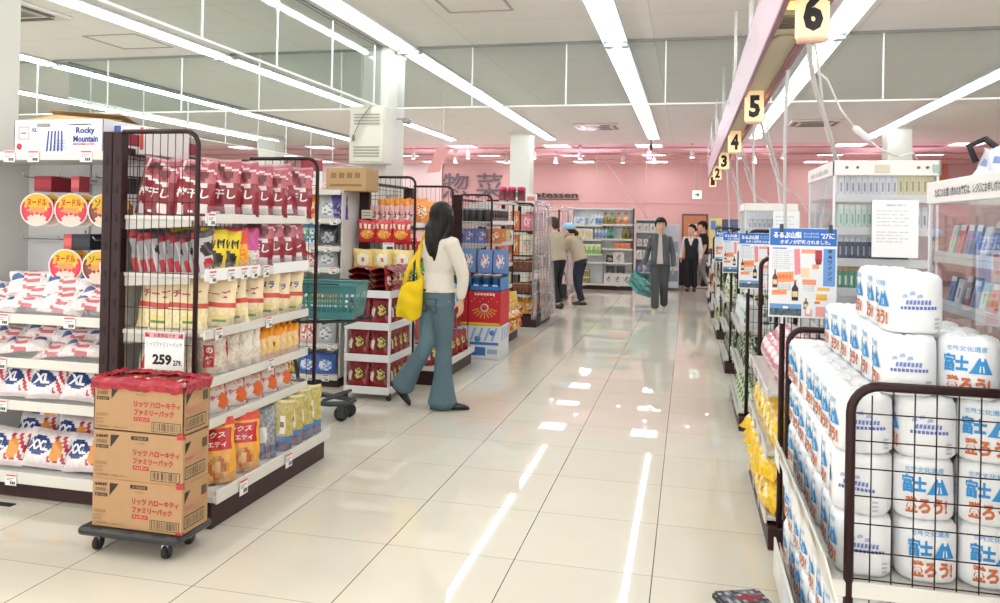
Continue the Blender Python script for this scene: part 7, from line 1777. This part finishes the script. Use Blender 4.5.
# tote bag on her left shoulder
T = thing('tote_bag', 'soft bright yellow tote bag hanging from the walking woman\'s shoulder', 'bag', (wx(415), WY-.14, .82))
b = MB(); tc = Vector((wx(418), WY-.13, 0)); tr = Vector((.93, .36, 0)); tf = Vector((-.36, .93, 0))
def Sb2(sg):
    def g(u, v):
        wd = .098*(1-.14*v+.10*math.sin(PI*v)); e = (max(0, 1-abs(2*u-1)**2.5))**.5
        z = .735+.28*v+.045*(2*u-1)*v+.012*math.sin(7*u); sag = .022*math.sin(PI*u)*(1-v)
        d = sg*.065*e*(math.sin(PI*min(1, .12+v*.8)))**.7+.010*math.sin(9*u+5*v)*e+.006*math.sin(17*v+6*u)
        return tc+tr*((u-.5)*2*wd+.02*v)+tf*d+UP*(z-sag)
    return g
b.grid(Sb2(-1), 24, 22, '#f0cb12'); b.grid(Sb2(1), 24, 22, '#e8c210', flip=True); b.build('bag_body', 'cloth', T)
def catm(P, n=8):
    P = [Vector(p) for p in P]; Q = []
    for i in range(len(P)-1):
        p0, p1, p2, p3 = P[max(0, i-1)], P[i], P[i+1], P[min(len(P)-1, i+2)]
        for k in range(n):
            u = k/n; Q.append(.5*((2*p1)+(p2-p0)*u+(2*p0-5*p1+4*p2-p3)*u*u+(3*p1-p0-3*p2+p3)*u**3))
    return Q+[P[-1]]
def band(b, pts, r, wd, th, col):
    n = len(pts); rings = []
    for i, p in enumerate(pts):
        d = (pts[min(n-1, i+1)]-pts[max(0, i-1)]).normalized(); rr = Vector(r); rr = (rr-d*rr.dot(d)).normalized(); rings.append((p, rr, d.cross(rr), wd, th))
    ring_tube(b, rings, col, 8)
for s in (-1, 1):
    b = MB(); top = shL+UP*.085-rt*.0
    band(b, catm([tc+tr*(-.07*s+.03)+UP*.99-tf*.01*s, tc+tr*(-.03*s+.035)+UP*1.14-tf*.02, shL-fw*.075-rt*.02-UP*.05, top-fw*.02, shL+fw*.07-UP*.03, shL+fw*.075-rt*.03-UP*.16]), tr, .017, .005, '#e6bf10'); b.build('strap', 'cloth', T)
# the hem of the top shows at the waist: a small label on the jeans
b = MB(); q = pel-fw*.128+UP*.045; b.bar(q-rt*.03, q+rt*.03, .004, .02, '#3a3432'); b.build('waist_label', 'leather', W)

# ---- generic standing / walking figure
def figure(label, base, heading, H, J_, clothes, hair, skin='#dcb296', facek=True, vox=.012, female=False, headturn=0, lean=0, name='person', hairstyle='short', cat='person'):
    """J_: joints as (right, forward, up) fractions of the height H, relative to the base"""
    rootp = Vector(base); fw = Vector((math.cos(heading), math.sin(heading), 0)); rt = fw.cross(UP)
    G = lambda t: rootp+rt*t[0]*H+fw*t[1]*H+UP*t[2]*H
    o = thing(name, label, cat, base)
    p = {k: G(v) for k, v in J_.items()}
    k = H/1.70; hh = heading+headturn; hf = Vector((math.cos(hh), math.sin(hh), J_.get('look', 0) if not isinstance(J_.get('look', 0), tuple) else 0)).normalized(); hr = hf.cross(UP).normalized()
    sp = (p['neck']-p['pelvis']); su = sp.normalized(); tf = (fw-su*fw.dot(su)).normalized()
    wsh, whp = (.150, .150) if female else (.168, .142)
    def tor(b, I):
        at = lambda t: p['pelvis']+sp*t
        ring_tube(b, [(at(-.16), rt, tf, .10*k+I, .08*k+I), (at(-.07), rt, tf, whp*k+I, .105*k+I), (at(.06), rt, tf, whp*k+I, .108*k+I), (at(.32), rt, tf, (whp-.018)*k+I, .096*k+I), (at(.62), rt, tf, (wsh-.02)*k+I, .108*k+I), (at(.80), rt, tf, (wsh-.008)*k+I, .100*k+I), (at(.92), rt, tf, (wsh-.045)*k+I, .075*k+I), (at(1.0), rt, tf, .06*k+I, .058*k+I), (at(1.07), rt, tf, .045*k, .048*k)], '#000000', 18)
    b = MB(); tor(b, 0); limb(b, [p['neck']-su*.03, p['neck']+su*.03, p['head']-UP*.05*k], [.055*k, .05*k, .048*k])
    hk = k*1.10; P = headrings(b, p['head'], hr, hf, hk)
    for s in 'RL':
        limb(b, [p['sh'+s], p['el'+s], p['wr'+s]], [.050*k, .040*k, .028*k], tuple(fw)); limb(b, [p['hip'+s], p['kn'+s], p['an'+s]], [.080*k, .054*k, .038*k], tuple(fw))
        d = (p['wr'+s]-p['el'+s]).normalized()*.6-UP*.4; hand(b, p['wr'+s], d, -rt*(1 if s == 'R' else -1)+fw*.3, k, .55, 1 if s == 'R' else -1)
    organic(b, 'body', skin, 'skin', o, vox*.8, 3)
    if facek: face(o, P, hr, hf, hk)
    for c in clothes: c(o, p, k, rt, fw, tf, su, sp, tor)
    # hair
    b = MB(); c = p['head']; u = hr.cross(hf); k0 = k; k = hk
    R_ = lambda z, x, y0, y1: (c+u*z*k+hf*(y0+y1)/2*k, hr, hf, x*k, (y1-y0)/2*k)
    if hairstyle == 'short':
        ring_tube(b, [R_(-.07, .055, -.095, -.05), R_(-.04, .078, -.112, -.02), R_(.0, .088, -.120, .03), R_(.035, .091, -.122, .072), R_(.062, .090, -.120, .108), R_(.09, .082, -.108, .100), R_(.12, .06, -.08, .075), R_(.136, .025, -.035, .03)], '#000000', 20)
        for s in (-1, 1): limb(b, [c+hr*s*.083*k+u*.05*k+hf*.02*k, c+hr*s*.085*k+u*.0*k+hf*.015*k, c+hr*s*.078*k-u*.03*k], [.018*k, .016*k, .008*k])
        for x in (-.055, -.02, .02, .055): limb(b, [c+hr*x*k+u*.085*k+hf*.08*k, c+hr*(x+.012)*k+u*.045*k+hf*.104*k], [.022*k, .010*k])
    else:
        ring_tube(b, [R_(-.04, .070, -.110, -.03), R_(.0, .085, -.116, .01), R_(.04, .088, -.118, .06), R_(.075, .086, -.114, .088), R_(.11, .066, -.09, .07), R_(.134, .025, -.04, .03)], '#000000', 20)
        if hairstyle == 'tail': limb(b, [c-hf*.11*k+u*.02*k, c-hf*.16*k-u*.03*k, c-hf*.15*k-u*.12*k, c-hf*.13*k-u*.22*k], [.026*k, .040*k, .036*k, .014*k])
        else: ball(b, c-hf*.115*k+u*.0*k, .045*k, .038*k, .042*k, tuple(hr), tuple(hf))
    organic(b, 'hair', hair, 'hair', o, vox*.8, 2)
    return o, p, k0, P, hr, hf
def trousers(col, wide=1.0, hem=.5, name='trousers', mat='cloth'):
    def f(o, p, k, rt, fw, tf, su, sp, tor):
        b = MB(); at = lambda t: p['pelvis']+sp*t
        ring_tube(b, [(at(-.17), rt, tf, .11*k, .095*k), (at(-.08), rt, tf, .160*k, .122*k), (at(.06), rt, tf, .158*k, .122*k), (at(.14), rt, tf, .148*k, .114*k)], '#000000', 18)
        for s in 'RL': limb(b, [p['hip'+s], p['kn'+s], p['an'+s]+(p['kn'+s]-p['an'+s])*.10], [.096*k*wide, .072*k*wide, .062*k*wide*(.6+hem)], tuple(fw), None, 14)
        organic(b, name, col, mat, o, .013, 3)
    return f
def top(col, I=.014, t0=.02, t1=1.0, sleeve=1.0, name='sweater', paint=None, mat='cloth'):
    def f(o, p, k, rt, fw, tf, su, sp, tor):
        b = MB(); at = lambda t: p['pelvis']+sp*t
        L = [(t0, .150, .112), (.32, .138, .106), (.62, .160, .118), (.80, .170, .112), (.92, .132, .086), (1.0, .07, .068)]
        ring_tube(b, [(at(t), rt, tf, (x+I)*k, (y+I)*k) for t, x, y in L if t <= t1], '#000000', 18)
        if sleeve:
            for s in 'RL': limb(b, [p['sh'+s], p['el'+s], p['el'+s]+(p['wr'+s]-p['el'+s])*sleeve], [(.056+I)*k, (.046+I)*k, (.034+I)*k], tuple(fw))
        organic(b, name, col, mat, o, .012, 3, (lambda q, n: paint(q, n, p, rt, fw, sp, k)) if paint else None)
    return f
WALK = dict(pelvis=(0, 0, .525), neck=(0, .012, .825), head=(0, .022, .925), shR=(.098, 0, .795), shL=(-.098, 0, .795), elR=(.135, -.03, .63), elL=(-.135, .0, .63), wrR=(.140, .03, .49), wrL=(-.140, .06, .49),
            hipR=(.048, 0, .505), hipL=(-.048, 0, .505), knR=(.052, .045, .285), knL=(-.050, .02, .285), anR=(.055, .07, .05), anL=(-.052, -.08, .06))
# man walking toward the camera with a basket
J1 = dict(WALK); J1['wrR'] = (.165, .01, .50); J1['elR'] = (.135, -.035, .63); J1['wrL'] = (-.138, .03, .495); J1['elL'] = (-.128, -.02, .63); J1['shR'] = (.088, 0, .795); J1['shL'] = (-.088, 0, .795); J1['anR'] = (.045, .09, .05); J1['anL'] = (-.042, -.08, .07); J1['knR'] = (.046, .06, .285); J1['knL'] = (-.044, .02, .285)
def shirt_front(o, p, k, rt, fw, tf, su, sp, tor):
    b = MB(); at = lambda t: p['pelvis']+sp*t
    ring_tube(b, [(at(t), rt, tf, x*k, y*k) for t, x, y in ((-.02, .150, .126), (.06, .154, .130), (.32, .142, .122), (.62, .150, .130), (.80, .150, .118), (.92, .115, .090), (1.0, .068, .068))], '#000000', 18)
    organic(b, 'shirt', '#cfc4c4', 'cloth', o, .012, 3)
def jacket_front(o, p, k, rt, fw, tf, su, sp, tor):
    """open jacket: a shell round the back and sides, its two front edges apart"""
    at = lambda t: p['pelvis']+sp*t; b = MB(); n = 26
    Lr = ((-.10, .172, .146, 40), (.06, .172, .148, 38), (.32, .160, .140, 34), (.62, .166, .146, 28), (.80, .166, .134, 22), (.90, .146, .112, 26), (.96, .115, .10, 32), (1.02, .084, .088, 50))
    vo = []; vi = []
    for t, x, y, gap in Lr:
        for i in range(n+1):
            a = R(90+gap*.55)+(2*PI-R(gap*1.1))*i/n
            vo.append(at(t)+rt*math.cos(a)*x*k+tf*math.sin(a)*y*k); vi.append(at(t)+rt*math.cos(a)*(x-.012)*k+tf*math.sin(a)*(y-.012)*k)
    m = len(Lr); q = n+1; off = m*q; fs = []
    for j in range(m-1):
        for i in range(n): fs.append((j*q+i, j*q+i+1, (j+1)*q+i+1, (j+1)*q+i)); fs.append((off+(j+1)*q+i, off+(j+1)*q+i+1, off+j*q+i+1, off+j*q+i))
        fs.append((j*q, (j+1)*q, off+(j+1)*q, off+j*q)); fs.append((j*q+n, off+j*q+n, off+(j+1)*q+n, (j+1)*q+n))
    for i in range(n): fs.append((i, off+i, off+i+1, i+1)); fs.append(((m-1)*q+i, (m-1)*q+i+1, off+(m-1)*q+i+1, off+(m-1)*q+i))
    b.mesh(vo+vi, fs, '#55585a', True); jk = b.build('jacket', 'cloth', o)
    for s in 'RL':
        c = MB(); limb(c, [p['sh'+s], p['el'+s], p['wr'+s]+(p['el'+s]-p['wr'+s])*.06], [.055*k, .052*k, .043*k], tuple(fw)); organic(c, 'sleeve', '#55585a', 'cloth', jk, .012, 3)
    c = MB()
    for s in (-1, 1): c.mesh([at(.98)+rt*s*.02*k+tf*.085*k, at(1.05)+rt*s*.075*k+tf*.03*k, at(.88)+rt*s*.10*k+tf*.125*k, at(.84)+rt*s*.045*k+tf*.14*k], [(0, 1, 2, 3)], '#4c4f51')
    c.build('collar', 'cloth', jk)
MX, MY = -.455, 13.6
man, mp, mk, mP, mr, mf = figure('man with dark tousled hair in an open grey jacket, walking toward the camera', (MX, MY, 0), R(-90), 1.60, J1, [shirt_front, trousers('#47494b', 1.04, .5), jacket_front], '#17130f', headturn=R(6))
shoe('shoe', mp['anR']+Vector((0, .07, -.078)), mp['anR']+Vector((-.01, -.17, -.078)), '#cfc4b0', man, '#e8e2d6')
shoe('shoe', mp['anL']+Vector((0, .07, -.085)), mp['anL']+Vector((.01, -.17, -.095)), '#cfc4b0', man, '#e8e2d6')
hb_ = basket('shopping_basket', 'teal shopping basket in the walking man\'s hand', 'basket', (mp['wrR'].x-.10, MY+.12, .36), R(55), .40, .28, .24, '#4f9a94', False)
hb_.rotation_euler = (R(38), R(14), R(60))
b = MB(); b.tube(catm([(-.20, .0, .24), (-.17, .02, .36), (.0, .03, .40), (.17, .02, .36), (.20, .0, .24)]), .008, '#3f7a76', 8); b.build('carry_handle', 'plastic', hb_, False)
# staff member
J2 = dict(WALK); J2['wrR'] = (.155, .04, .50); J2['elR'] = (.150, -.02, .62); J2['anL'] = (-.045, -.03, .05); J2['anR'] = (.045, .04, .05)
def vest_paint(q, n, p, rt, fw, sp, k):
    d = q-p['pelvis']; a = abs(d.dot(rt)); f = d.dot(fw); t = d.dot(sp.normalized())/sp.length
    if f > .02 and t > .55 and a < (t-.50)*.16: return '#e6e2e0'
    return '#1d1f2a'
st, sp_, sk, sP, s_r, s_f = figure('staff woman in a black vest over a white blouse, walking by the brown door', (.08, 18.4, 0), R(-100), 1.50, J2, [top('#e4e0de', .012, .1, 1.0, .92, 'blouse'), trousers('#191a22', 1.0, .6), top('#1d1f2a', .026, -.06, .93, 0, 'vest', vest_paint)], '#14100e', female=True, headturn=R(-40), hairstyle='bun')
for s in 'RL': shoe('shoe', sp_['an'+s]+Vector((0, .06, -.075)), sp_['an'+s]+Vector((-.01, -.16, -.075)), '#131316', st)
b = MB(); q = sp_['neck']+Vector((0, -.075, -.02))
for s in (-1, 1): b.mesh([q, q+Vector((s*.05, -.01, .02)), q+Vector((s*.045, -.02, -.05))], [(0, 1, 2)], '#c9a24a')
b.build('bow_tie', 'cloth', st)
# shopper in black by the door
J3 = dict(WALK); J3['wrR'] = (.06, .16, .60); J3['elR'] = (.125, .02, .62)
bk, bp, bkk, bP, b_r, b_f = figure('shopper in a black T-shirt seen from the side, right of the staff woman', (.36, 19.1, 0), R(185), 1.58, J3, [top('#1c1b1f', .016, -.04, 1.0, .0, 'tee_shirt'), trousers('#8a8a8e', 1.0, .5)], '#1a1210', headturn=R(10))
b = MB()
for s in 'RL': limb(b, [bp['sh'+s], bp['sh'+s]*.25+bp['el'+s]*.75], [.070, .060])
organic(b, 'short_sleeves', '#1c1b1f', 'cloth', bk, .012, 2)
for s in 'RL': shoe('shoe', bp['an'+s]+Vector((.07, 0, -.08)), bp['an'+s]+Vector((-.17, 0, -.08)), '#cfcac4', bk)
# two shoppers leaning into the covered racks
J4 = dict(WALK); J4.update(neck=(0, .10, .79), head=(0, .165, .86), shR=(.098, .09, .765), shL=(-.098, .09, .765), elR=(.12, .20, .66), elL=(-.12, .20, .66), wrR=(.09, .32, .66), wrL=(-.09, .33, .66), anR=(.06, .02, .05), anL=(-.06, -.06, .05), knR=(.055, .04, .285), knL=(-.055, .02, .285))
c1, cp, ck, cP, c_r, c_f = figure('shopper in a beige hooded top and pale blue cap, leaning toward the covered rack', (-1.90, 14.3, 0), R(163), 1.56, J4, [top('#c4b29c', .028, -.02, 1.0, .95, 'hooded_top'), trousers('#252a3a', 1.02, .45, 'jeans', 'denim')], '#2c1a12', facek=True, female=True, hairstyle='tail', headturn=R(4))
b = MB(); c = cp['head']; u = c_r.cross(c_f)
ck *= 1.16; R_ = lambda z, x, y0, y1: (c+u*z*ck+c_f*(y0+y1)/2*ck, c_r, c_f, x*ck, (y1-y0)/2*ck)
ring_tube(b, [R_(.035, .094, -.122, .108), R_(.07, .096, -.124, .110), R_(.11, .080, -.10, .09), R_(.14, .045, -.06, .055), R_(.15, .01, -.02, .02)], '#9cc0de', 20)
ring_tube(b, [R_(.035, .07, .05, .10), R_(.036, .075, .07, .17), R_(.040, .070, .08, .19), R_(.044, .02, .15, .19)], '#8fb4d4', 14); b.build('cap', 'cloth', c1)
b = MB(); ring_tube(b, [(cp['neck']-c_f*.11+UP*q, c_r, c_f, x, y) for q, x, y in ((-.12, .02, .01), (-.09, .08, .035), (-.03, .10, .05), (.02, .07, .035), (.035, .02, .01))], '#b8a690', 14); b.build('hood', 'cloth', c1)
for s in 'RL': shoe('shoe', cp['an'+s]-c_f*.0+Vector((.07, -.02, -.075)), cp['an'+s]+Vector((-.17, .05, -.075)), '#2a2a30', c1, '#d8d4ce')
J5 = dict(J4); J5.update(neck=(0, .06, .81), head=(0, .085, .90), shR=(.098, .05, .785), shL=(-.098, .05, .785))
c2, dp, dk, dP, d_r, d_f = figure('shopper in a khaki sweater and black trousers beside the one in the cap', (-2.22, 13.75, 0), R(150), 1.62, J5, [top('#b5a78e', .034, -.06, 1.0, .95, 'sweater'), trousers('#22242a', 1.05, .4)], '#3a2a20', facek=True, hairstyle='short')
for s in 'RL': shoe('shoe', dp['an'+s]+Vector((.07, -.02, -.08)), dp['an'+s]+Vector((-.16, .05, -.08)), '#1d1d20', c2)
# black bag hanging between them
t = thing('shoulder_bag', 'small black shoulder bag hanging between the two leaning shoppers', 'bag', (-2.12, 13.75, .35))
b = MB(); b.box(-2.20, -2.06, 13.70, 13.78, .16, .42, '#1d1d20', .02); b.build('bag_body', 'leather', t)
b = MB(); b.tube(catm([(-2.19, 13.74, .42), (-2.17, 13.74, .60), (-2.10, 13.74, .60), (-2.07, 13.74, .42)]), .007, '#1d1d20', 6); b.build('strap', 'leather', t)
